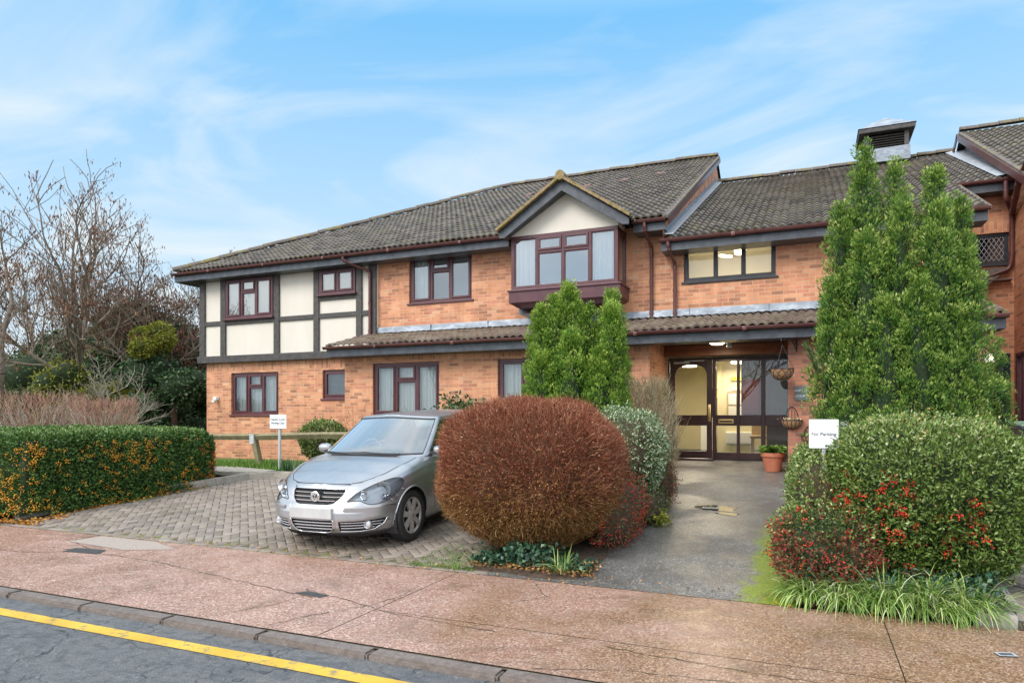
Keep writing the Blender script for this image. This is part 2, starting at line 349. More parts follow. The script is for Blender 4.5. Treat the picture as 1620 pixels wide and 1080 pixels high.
# ---------------------------------------------------------------- ground
def road():
    t = NT('asphalt'); co = t.co(); n = t.noise(90, 4, .7, co); pat = t.noise(2.2, 7, .7, co, 1.2, (.5, 1.6, 1))
    c = t.ramp(n, [(.3, (.07, .068, .066)), (.55, (.165, .160, .155)), (.75, (.33, .325, .315))])
    c = t.mix(t.ramp(pat, [(.45, 0.0), (.62, .6)]), c, (.06, .066, .075)); 
    cr = t.n('ShaderNodeTexVoronoi', feature='DISTANCE_TO_EDGE'); cr.inputs['Scale'].default_value = 2.6
    wv = t.n('ShaderNodeMixRGB'); wv.inputs[0].default_value = .25; t.l(co, wv.inputs[1]); nn = t.n('ShaderNodeTexNoise'); nn.inputs['Scale'].default_value = 5; t.l(co, nn.inputs[0]); t.l(nn.outputs['Color'], wv.inputs[2]); t.l(wv.outputs[0], cr.inputs['Vector'])
    crk = t.ramp(cr.outputs[0], [(.0, 1.0), (.018, 0.0)]); msk = t.ramp(t.noise(.9, 3, .5, co), [(.42, 0.0), (.5, 1.0)])
    crk = t.math('MULTIPLY', crk, msk)
    c = t.mix(crk, c, (.02, .022, .025)); t.col(c)
    g2 = t.noise(16, 6, .75, co); c2_ = t.mix(t.ramp(g2, [(.38, .6), (.52, 0.0)]), c, (.05, .054, .06)); c2_ = t.mix(t.ramp(t.noise(24, 5, .8, co, .5), [(.58, 0.0), (.70, .6)]), c2_, (.37, .365, .36)); t.col(c2_)
    t.rough(t.ramp(pat, [(.38, .30), (.6, .6)])); t.nor(t.bump(n, .7, .012, t.bump(crk, -.8, .02)))
    return t.m
road()
def pavement_mat():
    t = NT('pavement_concrete'); co = t.co()
    vo = t.n('ShaderNodeTexVoronoi'); vo.inputs['Scale'].default_value = 95; t.l(co, vo.inputs[0])
    vs = t.n('ShaderNodeSeparateColor'); t.l(vo.outputs['Color'], vs.inputs[0])
    n = t.noise(130, 5, .75, co); big = t.noise(.75, 6, .62, co, .6); mid = t.noise(4, 6, .7, co, .4)
    pink = t.ramp(vs.outputs[0], [(0, (.20, .098, .070)), (.35, (.36, .195, .145)), (.7, (.45, .265, .20)), (.93, (.56, .40, .32)), (1, (.72, .62, .54))])
    brown = t.ramp(vs.outputs[1], [(0, (.10, .05, .025)), (.4, (.23, .120, .062)), (.75, (.33, .19, .10)), (1, (.52, .38, .25))])
    sx = t.n('ShaderNodeSeparateXYZ'); t.l(co, sx.inputs[0])
    right = t.math('MULTIPLY_ADD', sx.outputs[0], .28); right.node.inputs[2].default_value = 1.05     # browner, wetter slabs outside the gateway
    f = t.ramp(t.math('ADD', right, t.math('MULTIPLY', t.math('SUBTRACT', big, .5), 3.2)), [(.25, 0.0), (1.0, .85)])
    c = t.mix(f, pink, brown); c = t.mix(t.ramp(mid, [(.45, 0.0), (.72, .18)]), c, (.31, .26, .225))
    c = t.mix(t.ramp(n, [(.32, .45), (.5, 0.0)]), c, (.09, .06, .05)); 
    c = t.mix(t.ramp(t.noise(1.6, 7, .7, co, .8), [(.53, 0.0), (.66, .5)]), c, (.13, .08, .05)); t.col(c)
    wet = t.noise(1.7, 6, .65, co, .7)
    t.rough(t.ramp(wet, [(.47, .27), (.62, .55)]))
    wvt = t.n('ShaderNodeTexWave', bands_direction='X'); wvt.inputs['Scale'].default_value = 14; wvt.inputs['Distortion'].default_value = 1.4; t.l(co, wvt.inputs[0])
    t.nor(t.bump(n, .28, .005, t.bump(wvt.outputs['Fac'], .03, .006))); t.l(t.ramp(wet, [(.47, .20), (.62, .36)]), t.lastbump.inputs['Strength']); return t.m
pavement_mat()
def drive_mat():
    t = NT('driveway_asphalt'); co = t.co(); vo = t.n('ShaderNodeTexVoronoi'); vo.inputs['Scale'].default_value = 95; t.l(co, vo.inputs[0]); vs = t.n('ShaderNodeSeparateColor'); t.l(vo.outputs['Color'], vs.inputs[0])
    c = t.ramp(vs.outputs[0], [(0, (.06, .056, .053)), (.5, (.13, .122, .115)), (.85, (.22, .21, .195)), (1, (.40, .38, .34))])
    big = t.noise(1.3, 6, .65, co, .6); c = t.mix(t.ramp(big, [(.42, 0.0), (.66, .6)]), c, (.075, .065, .052))
    sx = t.n('ShaderNodeSeparateXYZ'); t.l(co, sx.inputs[0])
    # moss along the right edge and in a shallow spot
    e = t.math('ADD', t.math('MULTIPLY', t.math('ADD', sx.outputs[0], .56), 3.6), t.math('MULTIPLY', t.math('SUBTRACT', t.noise(5, 6, .7, co), .5), 2.2))
    m1 = t.ramp(e, [(.05, 0.0), (.5, 1.0)]); ylim = t.ramp(t.math('MULTIPLY', sx.outputs[1], .1), [(.78, 1.0), (.95, .0)]); m1 = t.math('MULTIPLY', m1, ylim)
    c = t.mix(m1, c, t.ramp(t.noise(40, 4), [(.3, (.08, .13, .008)), (.7, (.24, .30, .02))])); t.col(c)
    wp = t.noise(.9, 5, .6, co); t.rough(t.ramp(wp, [(.47, .30), (.60, .52)])); t.nor(t.bump(t.noise(110, 4, .7), .6, .008)); t.l(t.ramp(wp, [(.48, .30), (.60, .6)]), t.lastbump.inputs['Strength']); return t.m
drive_mat()
tint_paver = NT('block_paving'); t = tint_paver; a = t.n('ShaderNodeAttribute'); a.attribute_name = 'tint'
c = t.ramp(a.outputs['Fac'], [(0, (.15, .12, .10)), (.5, (.225, .18, .148)), (1, (.30, .245, .20))]); c = t.mix(t.ramp(t.noise(90, 4, .7), [(.4, 0.0), (.7, .4)]), c, (.36, .30, .25)); c = t.mix(t.ramp(t.noise(1.1, 5, .65), [(.5, 0.0), (.68, .5)]), c, (.12, .10, .055))
t.col(c); t.rough(t.ramp(t.noise(1.5, 4), [(.4, .42), (.6, .7)])); t.nor(t.bump(t.noise(110, 4), .4, .006))
t = NT('joint_moss'); t.col(t.mix(t.ramp(t.noise(1.3, 6, .7), [(.44, 0.0), (.58, 1.0)]), (.045, .038, .028), t.ramp(t.noise(22, 4), [(.3, (.08, .09, .015)), (.7, (.21, .23, .035))]))); t.rough(.95)
t = NT('lawn'); t.col(t.ramp(t.noise(8, 6, .7), [(.3, (.06, .12, .02)), (.7, (.12, .22, .035))])); t.rough(.9); t.nor(t.bump(t.noise(60, 4), .8, .03))
t = NT('yellow_paint'); t.col(t.mix(t.ramp(t.noise(14, 7, .75), [(.52, 0.0), (.64, .85)]), t.ramp(t.noise(3, 5), [(.3, (.56, .33, .025)), (.7, (.70, .45, .05))]), (.20, .17, .11))); t.rough(.55); t.nor(t.bump(t.noise(80, 4), .4, .006))
t = NT('kerb_stone'); t.col(t.ramp(t.noise(20, 6, .7), [(.25, (.11, .085, .07)), (.55, (.185, .148, .128)), (.8, (.28, .23, .205))])); t.rough(t.ramp(t.noise(2.5, 4), [(.4, .35), (.6, .7)])); t.nor(t.bump(t.noise(60, 5), .4, .008))
mat('concrete_edge', (.26, .23, .19), (.38, .35, .30), 8, .85, .5, 50)
# base terrain: one sheet to the horizon
def terrain():
    xs = np.concatenate([np.linspace(-600, -40, 8), np.linspace(-36, 20, 57), np.linspace(30, 600, 8)])
    ys = np.concatenate([np.linspace(-600, -15, 8), np.linspace(-12, 3.0, 6), [3.5, 3.74], np.linspace(5.8, 24, 40), np.linspace(30, 900, 10)])
    V = []; 
    for y in ys:
        for x in xs:
            z = min(zg(y), .60)
            if x < -8.5 and y > 9: z = min(z, .33)
            V.append((x, y, (-.08 if y < 3.72 else z - .05) ))
    nx = len(xs); F = [(j * nx + i, j * nx + i + 1, (j + 1) * nx + i + 1, (j + 1) * nx + i) for j in range(len(ys) - 1) for i in range(nx - 1)]
    np_mesh('ground', V, F, 'soil', kind='structure')
terrain()
m = MB(); m.face([(-60, -8, -.055), (60, -8, -.055), (60, 3.62, -.045), (-60, 3.62, -.045)]); m.build('road', 'asphalt', kind='structure')
m = MB(); m.face([(-60, 3.265, -.041), (60, 3.265, -.041), (60, 3.385, -.041), (-60, 3.385, -.041)]); m.build('yellow_line', 'yellow_paint', kind='structure')
# kerb of separate stones with open joints
m = MB()
x = -40.0
while x < 20:
    dz = random.uniform(-.003, .003); bm = bmesh.new(); bmesh.ops.create_cube(bm, size=1)
    for v in bm.verts: v.co = Vector((x + .455 + v.co.x * .90, 3.66 + v.co.y * .13, -.105 + dz + v.co.z * .20))
    bmesh.ops.bevel(bm, geom=bm.edges[:], offset=.014, segments=2, affect='EDGES'); m.addbm(bm); bm.free(); x += .913
m.build('kerb', 'kerb_stone', kind='structure', smooth=40)
# pavement in cast slabs with fine open joints
mat('crack_dirt', (.03, .023, .016), (.07, .06, .03), 9, .95)
def ysplit(m, x0, x1, ys, z=0.0):
    for a, b in zip(ys[:-1], ys[1:]):
        g = .004; m.face([(x0 + g, a + g, z), (x1 - g, a + g, z), (x1 - g, b - g, z), (x0 + g, b - g, z)])
m = MB(); xs = [-60, -30, -20, -14, -10.6, -8.15, -3.08, .50, 4.4, 9, 20, 60]
for i, (a, b) in enumerate(zip(xs[:-1], xs[1:])): ysplit(m, a, b, ([3.722, 4.42, 5.79] if i in (6, 7, 8) else [3.722, 5.79]), random.uniform(-.002, .001))
m.build('pavement', 'pavement_concrete', kind='structure')
m = MB(); m.face([(-60, 3.70, -.008), (60, 3.70, -.008), (60, 5.8, -.008), (-60, 5.8, -.008)]); m.build('pavement_bed', 'crack_dirt', kind='structure')
# meandering cracks and repair seams in the pavement: real sunken grooves filled with dirt
def crack(m, pts, w=.012, z=.0035):
    P = []
    for (a, b) in zip(pts[:-1], pts[1:]):
        n = max(2, int(math.dist(a, b) / .06))
        for k in range(n): P.append((a[0] + (b[0] - a[0]) * k / n + random.uniform(-.012, .012), a[1] + (b[1] - a[1]) * k / n + random.uniform(-.012, .012)))
    P.append(pts[-1])
    for i in range(len(P) - 1):
        a = Vector(P[i]); b = Vector(P[i + 1]); d = (b - a).normalized(); nn = Vector((-d.y, d.x)); wa = w * random.uniform(.2, .8) / 2.6
        m.face([(a.x - nn.x * wa, a.y - nn.y * wa, z), (b.x - nn.x * wa, b.y - nn.y * wa, z), (b.x + nn.x * wa, b.y + nn.y * wa, z), (a.x + nn.x * wa, a.y + nn.y * wa, z)])
m = MB()
crack(m, [(-7.9, 5.05), (-6.2, 4.98), (-4.6, 4.66), (-3.75, 4.5)], .018)
crack(m, [(-3.58, 3.74), (-3.42, 4.1), (-3.18, 4.5), (-3.1, 4.9)], .016)
crack(m, [(-4.0, 4.7), (-3.4, 4.55), (-2.9, 4.38), (-2.0, 4.3)], .02); crack(m, [(-9.6, 4.9), (-8.6, 4.75), (-8.0, 4.72), (-7.55, 4.9), (-7.45, 5.15), (-8.1, 5.4), (-8.15, 5.75)], .022)
crack(m, [(-1.2, 4.3), (-.4, 4.22), (.5, 4.18)], .018); crack(m, [(-1.5, 3.76), (-1.0, 3.95), (.1, 4.05)], .014); crack(m, [(-2.2, 5.0), (-2.0, 5.3), (-2.3, 5.75)], .012)
crack(m, [(-4.15, 3.75), (-3.9, 4.2), (-3.85, 4.6)], .012)
m.build('pavement_crack', 'crack_dirt', kind='structure')
# asphalt patches on the pavement
mat('patch', (.035, .033, .032), (.06, .055, .05), 30, .6, .4, 80); mat('patch_grey', (.30, .24, .20), (.42, .35, .29), 40, .6, .4, 90)
m = MB(); m.face([(-7.55, 4.93, .0045), (-7.05, 4.98, .0045), (-7.18, 5.17, .0045), (-7.62, 5.12, .0045)])
m.face([(-3.99, 4.56, .0045), (-3.70, 4.52, .0045), (-3.66, 4.6, .0045), (-3.92, 4.65, .0045)]); m.build('pavement_patch', 'patch', kind='structure')
m = MB(); m.face([(-12, 4.1, .004), (-7.5, 4.12, .004), (-7.9, 4.42, .004), (-12, 4.42, .004)]); m.face([(-8.1, 5.35, .004), (-7.0, 5.25, .004), (-6.5, 5.5, .004), (-7.1, 5.74, .004), (-8.05, 5.74, .004)]); m.build('pavement_repair', 'patch_grey', kind='structure')
# driveway path
m = MB(); ys = np.linspace(5.79, 14.75, 40)
for a, b in zip(ys[:-1], ys[1:]): m.face([(-2.9, a, zg(a) + .002), (-.1, a, zg(a) + .002), (-.1, b, zg(b) + .002), (-2.9, b, zg(b) + .002)])
m.build('entrance_path', 'driveway_asphalt', kind='structure', weld=True)
mat('puddle_water', (.05, .045, .038), (.07, .06, .045), 6, .05)
m = MB()
for (px, py, rx, ry) in ((-1.12, 9.55, .26, .20), (-.95, 9.2, .14, .09)): m.face([(px + rx * math.cos(a) * (1 + .25 * math.sin(a * 3 + px)), py + ry * math.sin(a) * (1 + .25 * math.cos(a * 2 + 1)), zg(py + ry * math.sin(a) * (1 + .25 * math.cos(a * 2 + 1))) + .005 + (.001 if rx < .2 else 0)) for a in np.linspace(0, 6.283, 41)[:-1]])
m.build('puddle', 'puddle_water', kind='structure')
# herringbone block paving: each block a bevelled top
def herring(name, poly_in, ang, x0, x1, y0, y1):
    V, F, T = [], [], []; ca, sa = math.cos(ang), math.sin(ang); w = .1
    cx, cy = (x0 + x1) / 2, (y0 + y1) / 2; n = int(max(x1 - x0, y1 - y0) / w) + 6
    def blk(a0, a1, b0, b1):
        g = .0045; be = .007; q = [(a0, b0), (a1, b0), (a1, b1), (a0, b1)]; mx_, my_ = (a0 + a1) / 2, (b0 + b1) / 2
        X = cx + ca * mx_ - sa * my_; Y = cy + sa * mx_ + ca * my_
        if not poly_in(X, Y): return
        base = len(V); dz = random.uniform(-.002, .002); tl = random.random()
        for inset, z in ((g, -.012), (g, -.003), (g + be, 0)):
            for (a, b) in q:
                aa = a + (inset if a == a0 else -inset); bb = b + (inset if b == b0 else -inset)
                px, py = cx + ca * aa - sa * bb, cy + sa * aa + ca * bb
                V.append((px, py, zg(py) + .006 + z + dz)); T.append(tl)
        for l in (0, 4):
            for i in range(4): F.append((base + l + i, base + l + (i + 1) % 4, base + l + 4 + (i + 1) % 4, base + l + 4 + i))
        F.append((base + 8, base + 9, base + 10, base + 11))
    for i in range(-n, n):
        for j in range(-n, n):
            k = (i - j) % 4
            if k == 0: blk(i * w, (i + 2) * w, j * w, (j + 1) * w)
            elif k == 3: blk(i * w, (i + 1) * w, j * w, (j + 2) * w)
    # border course along the pavement
    xx = x0
    while xx < x1:
        base = len(V); tl = random.random()
        for inset, z in ((.004, -.012), (.004, -.003), (.011, 0)):
            for (a, b) in ((xx + inset, 5.8 + inset), (xx + .2 - inset, 5.8 + inset), (xx + .2 - inset, 5.9 - inset), (xx + inset, 5.9 - inset)):
                V.append((a, b, zg(b) + .006 + z)); T.append(tl)
        for l in (0, 4):
            for i in range(4): F.append((base + l + i, base + l + (i + 1) % 4, base + l + 4 + (i + 1) % 4, base + l + 4 + i))
        F.append((base + 8, base + 9, base + 10, base + 11)); xx += .2
    np_mesh(name, V, F, 'block_paving', tint=T, kind='structure')
def bay_in(X, Y): return -9.9 - .1 * max(0, 8 - Y) < X < -3.02 - .0 * Y and 5.93 < Y < 10.1 + (.6 if X < -9.2 else 0)
herring('parking_bay_paving', bay_in, R(45), -10.2, -3.0, 5.8, 10.4)
herring('side_bay_paving', lambda X, Y: 1.52 < X < 6 and 5.93 < Y < 10.9, R(45), 1.5, 6, 5.8, 11)
m = MB()
for (a0, a1, yy) in ((-10.6, -3.0, 10.6), (1.5, 6, 11)):
    ys = np.linspace(5.79, yy, 12)
    for a, b in zip(ys[:-1], ys[1:]): m.face([(a0, a, zg(a) + .0), (a1, a, zg(a)), (a1, b, zg(b)), (a0, b, zg(b))])
m.build('paving_joints', 'joint_moss', kind='structure')
# lawn behind the bay
m = MB(); m.face([(-30, 10.45, .35), (-9.2, 10.45, .345), (-9.2, 14.2, .33), (-30, 14.2, .33)]); m.face([(-9.2, 10.45, .345), (-3.0, 10.45, .345), (-3.0, 12.95, .48), (-9.2, 12.95, .40)])
m.build('lawn', 'lawn', kind='structure')
# edging kerbs round the parking bay and the beds
def edging(m, pts, w=.06, h=.10, top=None):
    for a, b in zip(pts[:-1], pts[1:]):
        n = max(1, round(math.dist(a, b) / .9))
        for k in range(n):
            p = [a[0] + (b[0] - a[0]) * (k + .006) / n, a[1] + (b[1] - a[1]) * (k + .006) / n]; q = [a[0] + (b[0] - a[0]) * (k + .994) / n, a[1] + (b[1] - a[1]) * (k + .994) / n]
            m.bar((p[0], p[1], zg(p[1]) + h / 2 - .03), (q[0], q[1], zg(q[1]) + h / 2 - .03), w, h + .06)
m = MB(); edging(m, [(-10.35, 6.1), (-10.25, 8.1), (-10.0, 9.3), (-9.85, 10.0), (-9.4, 10.33), (-3.1, 10.33)], .12, .12); m.build('parking_bay_edging', 'concrete_edge', kind='structure')
m = MB(); edging(m, [(1.40, 5.95), (1.47, 10.8)], .06, .07); edging(m, [(1.5, 10.95), (6, 10.95)], .14, .12); m.build('side_bay_edging', 'concrete_edge', kind='structure')
m = MB(); m.prism([(-10.6, 10.0, .33), (-9.8, 10.25, .33), (-9.75, 10.6, .34), (-11.3, 10.9, .36), (-11.6, 10.4, .36)], (0, 0, .07)); m.build('paving_slab', 'concrete_edge', kind='structure')
m = MB()
for (x0, x1, y0, y1) in ((-3.05, -1.78, 5.86, 12.9), (-.22, 1.38, 5.9, 12.9)):
    ys = np.linspace(y0, y1, 30); xs_ = np.linspace(x0, x1, 8)
    wf = (lambda y: 1 - .11 * (y - 5.86) / (x1 - x0)) if x0 < -2 else (lambda y: 1)
    def zz(x, y): return zg(y) + .004 + .02 * mnoise.noise(Vector((x * 2.3, y * 2.3, 0))) + (.03 if x0 < x < x1 and y > y0 + .12 else -.012)
    for a, b in zip(ys[:-1], ys[1:]):
        for c_, d_ in zip(xs_[:-1], xs_[1:]): m.face([(x0 + (p_ - x0) * wf(q_) + .03 * mnoise.noise(Vector((q_ * 4, p_ * .1, 0))), q_, zz(p_, q_)) for p_, q_ in ((c_, a), (d_, a), (d_, b), (c_, b))])
m.build('planting_bed', 'soil', kind='structure', weld=True, smooth=True)
# ================================================================ THE BUILDING
BL = thing('brick_building', 'long two storey orange brick flats with tiled roofs, timbered left end and glazed entrance', 'building', (-6, 14.1, .4))
YU, YG, YD, YR = 14.1, 12.9, 14.7, 16.7
XL, XB = -15.45, -9.82            # left corner, start of the projecting ground floor
def wall(m, axis, plane, a0, a1, z0, z1, ops=(), band=None, dep=.11, sgn=-1):
    "wall sheet with openings and reveals; axis 'y' = faces along Y; band = (z0,z1) laid as a soldier course"
    A = sorted({a0, a1, *[o[0] for o in ops], *[o[1] for o in ops]}); Z = {z0, z1, *[o[2] for o in ops], *[o[3] for o in ops]}
    if band: Z |= set(band)
    A = [a for a in A if a0 <= a <= a1]; Z = sorted(z for z in Z if z0 <= z <= z1)
    def P(a, d, z): return (a, plane - sgn * d, z) if axis == 'y' else (plane - sgn * d, a, z)
    for i in range(len(A) - 1):
        for j in range(len(Z) - 1):
            ca, cz = (A[i] + A[i + 1]) / 2, (Z[j] + Z[j + 1]) / 2
            if any(o[0] < ca < o[1] and o[2] < cz < o[3] for o in ops): continue
            q = [P(A[i], 0, Z[j]), P(A[i + 1], 0, Z[j]), P(A[i + 1], 0, Z[j + 1]), P(A[i], 0, Z[j + 1])]
            if (axis == 'y') != (sgn < 0): q = q[::-1]
            m.face(q, swap=bool(band and band[0] < cz < band[1]))
    for (b0, b1, c0, c1) in ops:
        m.face([P(b0, 0, c0), P(b0, 0, c1), P(b0, dep, c1), P(b0, dep, c0)]); m.face([P(b1, 0, c1), P(b1, 0, c0), P(b1, dep, c0), P(b1, dep, c1)])
        m.face([P(b0, 0, c1), P(b1, 0, c1), P(b1, dep, c1), P(b0, dep, c1)]); m.face([P(b1, 0, c0), P(b0, 0, c0), P(b0, dep, c0), P(b1, dep, c0)])
m = MB()
W_L1 = (-14.54, -12.88, 1.52, 2.66); W_L2 = (-11.43, -10.62, 1.93, 2.66)
W_G1 = (-9.05, -7.33, 1.50, 2.67); W_G2 = (-5.94, -4.22, 1.50, 2.67)
W_U1 = (-8.84, -7.15, 4.19, 5.31); W_BK = (-2.33, -.59, 4.20, 4.95)
wall(m, 'y', YU, XL, XB, .0, 3.0, [W_L1, W_L2], (2.72, 2.95))
wall(m, 'y', YG, XB, -2.77, .1, 3.02, [W_G1, W_G2], (2.72, 2.95))
wall(m, 'x', XB, YG, YU, .1, 3.02, (), (2.72, 2.95))
wall(m, 'x', -2.77, YG, YD, .1, 3.0, (), (2.72, 2.95), sgn=1)
wall(m, 'y', YU, -9.72, -2.66, 3.4, 5.42, [W_U1, (-5.80, -3.56, 4.16, 5.4)]); wall(m, 'y', YU, -2.66, 2.6, 3.4, 5.0, [W_BK])
wall(m, 'x', XL, YU, 30, 0, 5.4); m.face([(2.6, YU, .2), (2.6, YR, .2), (2.6, YR, 6.1), (2.6, YU, 4.98)])
# recessed part on the right, with leaded window and door openings
W_RW = (3.05, 3.72, 4.58, 5.22); W_RD = (2.98, 3.74, .55, 2.76)
wall(m, 'y', YR, 2.6, 3.8, .2, 6.2, [W_RW, W_RD], (5.24, 5.46))
wall(m, 'x', 3.8, 13.7, 29, .2, 4.9, [(15.3, 16.45, 1.38, 2.73)]); m.face([(3.8, 13.7, 4.9), (3.8, 13.7, 5.1), (3.8, 21, 8.74), (3.8, 29, 4.92), (3.8, 29, 4.9)][::-1])
# brick gable step between the two roofs
def gz_main(y): return 5.42 + (y - 13.6) * .4857
def gz_mid(y): return 4.98 + (y - 13.6) * .438
m.face([(-2.66, 13.62, gz_mid(13.62) - .1), (-2.66, 22, gz_mid(22) - .2), (-2.66, 22, gz_main(22) - .06), (-2.66, 13.62, gz_main(13.62) - .06)][::1])
m.face([(-2.66, 22, 4.5), (-2.66, 30, 4.5), (-2.66, 30, 5.5), (-2.66, 22, 9.4)])
m.build('wall', 'brick', BL)
# darker damp brick: pillar beside the door, and the pier at the far right end
m = MB(); wall(m, 'y', YG, -.34, .30, .3, 2.94, (), (2.72, 2.94)); wall(m, 'x', .30, YG, YU, .3, 3.0, (), None, sgn=1); wall(m, 'x', -.34, YG, YD, .3, 3.0, ())
m.build('brick_pillar', 'brick_damp', BL)
m = MB(); wall(m, 'y', YG, 2.0, 2.69, .3, 3.0); wall(m, 'x', 2.69, YG, 14.1, .3, 3.0, sgn=1); wall(m, 'x', 2.0, YG, 14.1, .3, 3.0); m.build('brick_pillar', 'brick', BL)
m = MB(); wall(m, 'y', YU + .02, .30, 2.0, .3, 3.4); m.build('wall', 'brick_damp', BL)
# plain back and inner masses so the building is solid from any side
m = MB(); m.box(XL, 12, 29.8, 30, 0, 5.4); m.box(XL + .02, XB, 15.6, 29.9, -.1, 5.3)
m.build('wall', 'brick', BL)
# ---------------- half timbering
m = MB(); m.box(-15.58, -9.72, 14.035, 14.2, 3.06, 5.42); m.build('render_panel', 'render', BL)
bm_ = MB()
def tb(x0, x1, z0, z1, d=.05): bm_.box(x0, x1, 14.035 - d, 14.03, z0, z1, .008)
for x0, x1 in ((-15.60, -15.40), (-14.82, -14.64), (-12.94, -12.76), (-11.63, -11.46), (-10.31, -10.14), (-9.94, -9.72)): tb(x0, x1, 3.13, 5.20, .055)
for x0, x1, z0, z1 in ((-15.4, -14.82, 3.97, 4.09), (-14.64, -12.94, 3.97, 4.10), (-12.76, -11.63, 3.97, 4.09), (-11.46, -10.31, 3.97, 4.09), (-10.14, -9.94, 3.97, 4.09), (-11.46, -10.31, 4.42, 4.54)): tb(x0, x1, z0, z1, .045)
tb(-15.62, -9.72, 5.20, 5.40, .07); bm_.box(-15.64, -9.84, 13.94, 14.03, 2.94, 3.13, .01)
bm_.box(-15.66, -15.58, 13.97, 20, 2.94, 3.13); bm_.build('timber_beam', 'timber', BL)
m = MB(); m.box(-15.6, -9.72, 14.036, 14.12, 2.955, 3.06); m.build('soffit', 'timber', BL)
# ---------------- windows
def pleats(x0, x1, z0, z1, y, name, parent, mat_='net_curtain', amp=.022, per=.085):
    n = max(8, int((x1 - x0) / .012)); V, F = [], []; ph = random.random() * 6
    for i in range(n + 1):
        x = x0 + (x1 - x0) * i / n; w = math.sin(x / per * 6.28 + ph) + .5 * math.sin(x / per * 2.9 + 1.7 * ph) + .4 * math.sin(x * 9)
        V += [(x, y + amp * w, z1), (x + .01 * math.sin(x * 17), y + amp * w * 1.2, z0)]
    F = [(2 * i, 2 * i + 1, 2 * i + 3, 2 * i + 2) for i in range(n)]
    return np_mesh(name, V, F, mat_, parent, smooth=True)
def window(w, cols, plane, glass='glass', frame='brown_frame', label=None, curtain='full', sill=True, fw=.065, room='room', deep=.9, arch=False, inset=.05, parent=None, mg=.3):
    "cols = list of (x fraction start, end, [(z fraction start, end, has sash)])"
    x0, x1, z0, z1 = w; yf = plane + inset; Wd, Hh = x1 - x0, z1 - z0; m = MB(); p = MB()
    m.box(x0, x1, yf, yf + .07, z0, z0 + fw, .006); m.box(x0, x1, yf, yf + .07, z1 - fw, z1, .006)
    m.box(x0, x0 + fw, yf + .001, yf + .069, z0 + fw, z1 - fw, .006); m.box(x1 - fw, x1, yf + .001, yf + .069, z0 + fw, z1 - fw, .006)
    ix0, ix1, iz0, iz1 = x0 + fw, x1 - fw, z0 + fw, z1 - fw; mw = .055
    for ci, (ca, cb, lights) in enumerate(cols):
        a, b = ix0 + (ix1 - ix0) * ca, ix0 + (ix1 - ix0) * cb
        if ca > 0: a += mw / 2
        if cb < 1: b -= mw / 2; m.box(b, b + mw, yf + .002, yf + .068, iz0, iz1, .005)
        for li, (la, lb, sash) in enumerate(lights):
            c, d = iz0 + (iz1 - iz0) * la, iz0 + (iz1 - iz0) * lb
            if la > 0: c += mw / 2
            if lb < 1: d -= mw / 2; m.box(a, b, yf + .003, yf + .067, d, d + mw, .004)
            s = .045 if sash else .016; yo = -.018 if sash else .012
            m.box(a, b, yf + yo, yf + yo + .045, c, c + s, .005); m.box(a, b, yf + yo, yf + yo + .045, d - s, d, .005)
            m.box(a, a + s, yf + yo, yf + yo + .045, c + s, d - s, .005); m.box(b - s, b, yf + yo, yf + yo + .045, c + s, d - s, .005)
            ga, gb, gc, gd = a + s, b - s, c + s, d - s; yp = yf + yo + .03
            p.face([(ga - .01, yp, gc - .01), (gb + .01, yp, gc - .01), (gb + .01, yp, gd + .01), (ga - .01, yp, gd + .01)])
            if arch:
                n = 12; rise = .07; pts = [(ga + (gb - ga) * k / n, gd - rise + rise * math.sqrt(max(0, 1 - (2 * k / n - 1) ** 2)) ** .9) for k in range(n + 1)]
                for k in range(n):
                    m.prism([(pts[k][0], yf + yo + .004, pts[k][1]), (pts[k + 1][0], yf + yo + .004, pts[k + 1][1]), (pts[k + 1][0], yf + yo + .004, gd + .01), (pts[k][0], yf + yo + .004, gd + .01)], (0, .022, 0))
    f = m.build('window', frame, parent or BL)
    if label: f['label'] = label
    p.build('pane', glass, f)
    if sill:
        q = MB(); q.box(x0 - .05, x1 + .05, plane - .035, yf + .03, z0 - .045, z0 - .002, .008); q.build('sill', frame, f)
    yc = yf + .14
    if curtain == 'full': pleats(x0 + .03, x1 - .03, z0 + .03, z1 - .03, yc, 'curtain', f)
    elif curtain == 'sides':
        pleats(x0 + .03, x0 + Wd * .27, z0 + .03, z1 - .03, yc, 'curtain', f, per=.06); pleats(x1 - Wd * .24, x1 - .03, z0 + .03, z1 - .03, yc, 'curtain', f, per=.06)
    elif curtain == 'left': pleats(x0 + .03, x0 + Wd * .27, z0 + .03, z1 - .03, yc, 'curtain', f, per=.06)
    elif curtain == 'blind':
        q = MB(); z = z0 + .05
        while z < z1 - .04: q.bar((x0 + .05, yc, z), (x1 - .05, yc, z), .03, .003, (0, .5, 1)); z += .03
        q.build('blind', 'white', f)
    if room:
        q = MB(); y1 = yf + deep
        q.face([(x0 - mg, y1, z0 - .5), (x1 + mg, y1, z0 - .5), (x1 + mg, y1, z1 + .25), (x0 - mg, y1, z1 + .25)][::-1])
        q.face([(x0 - mg, y1, z1 + .25), (x1 + mg, y1, z1 + .25), (x1 + mg, yf + .08, z1 + .25), (x0 - mg, yf + .08, z1 + .25)])
        for xx in (x0 - mg, x1 + mg): q.face([(xx, y1, z0 - .5), (xx, y1, z1 + .25), (xx, yf + .08, z1 + .25), (xx, yf + .08, z0 - .5)])
        q.face([(x0 - mg, y1, z0 - .5), (x1 + mg, y1, z0 - .5), (x1 + mg, yf + .08, z0 - .5), (x0 - mg, yf + .08, z0 - .5)])
        q.build('room', room, f)
    return f
A3 = [(0, .33, [(0, 1, True)]), (.33, .66, [(0, .68, False), (.68, 1, True)]), (.66, 1, [(0, 1, True)])]
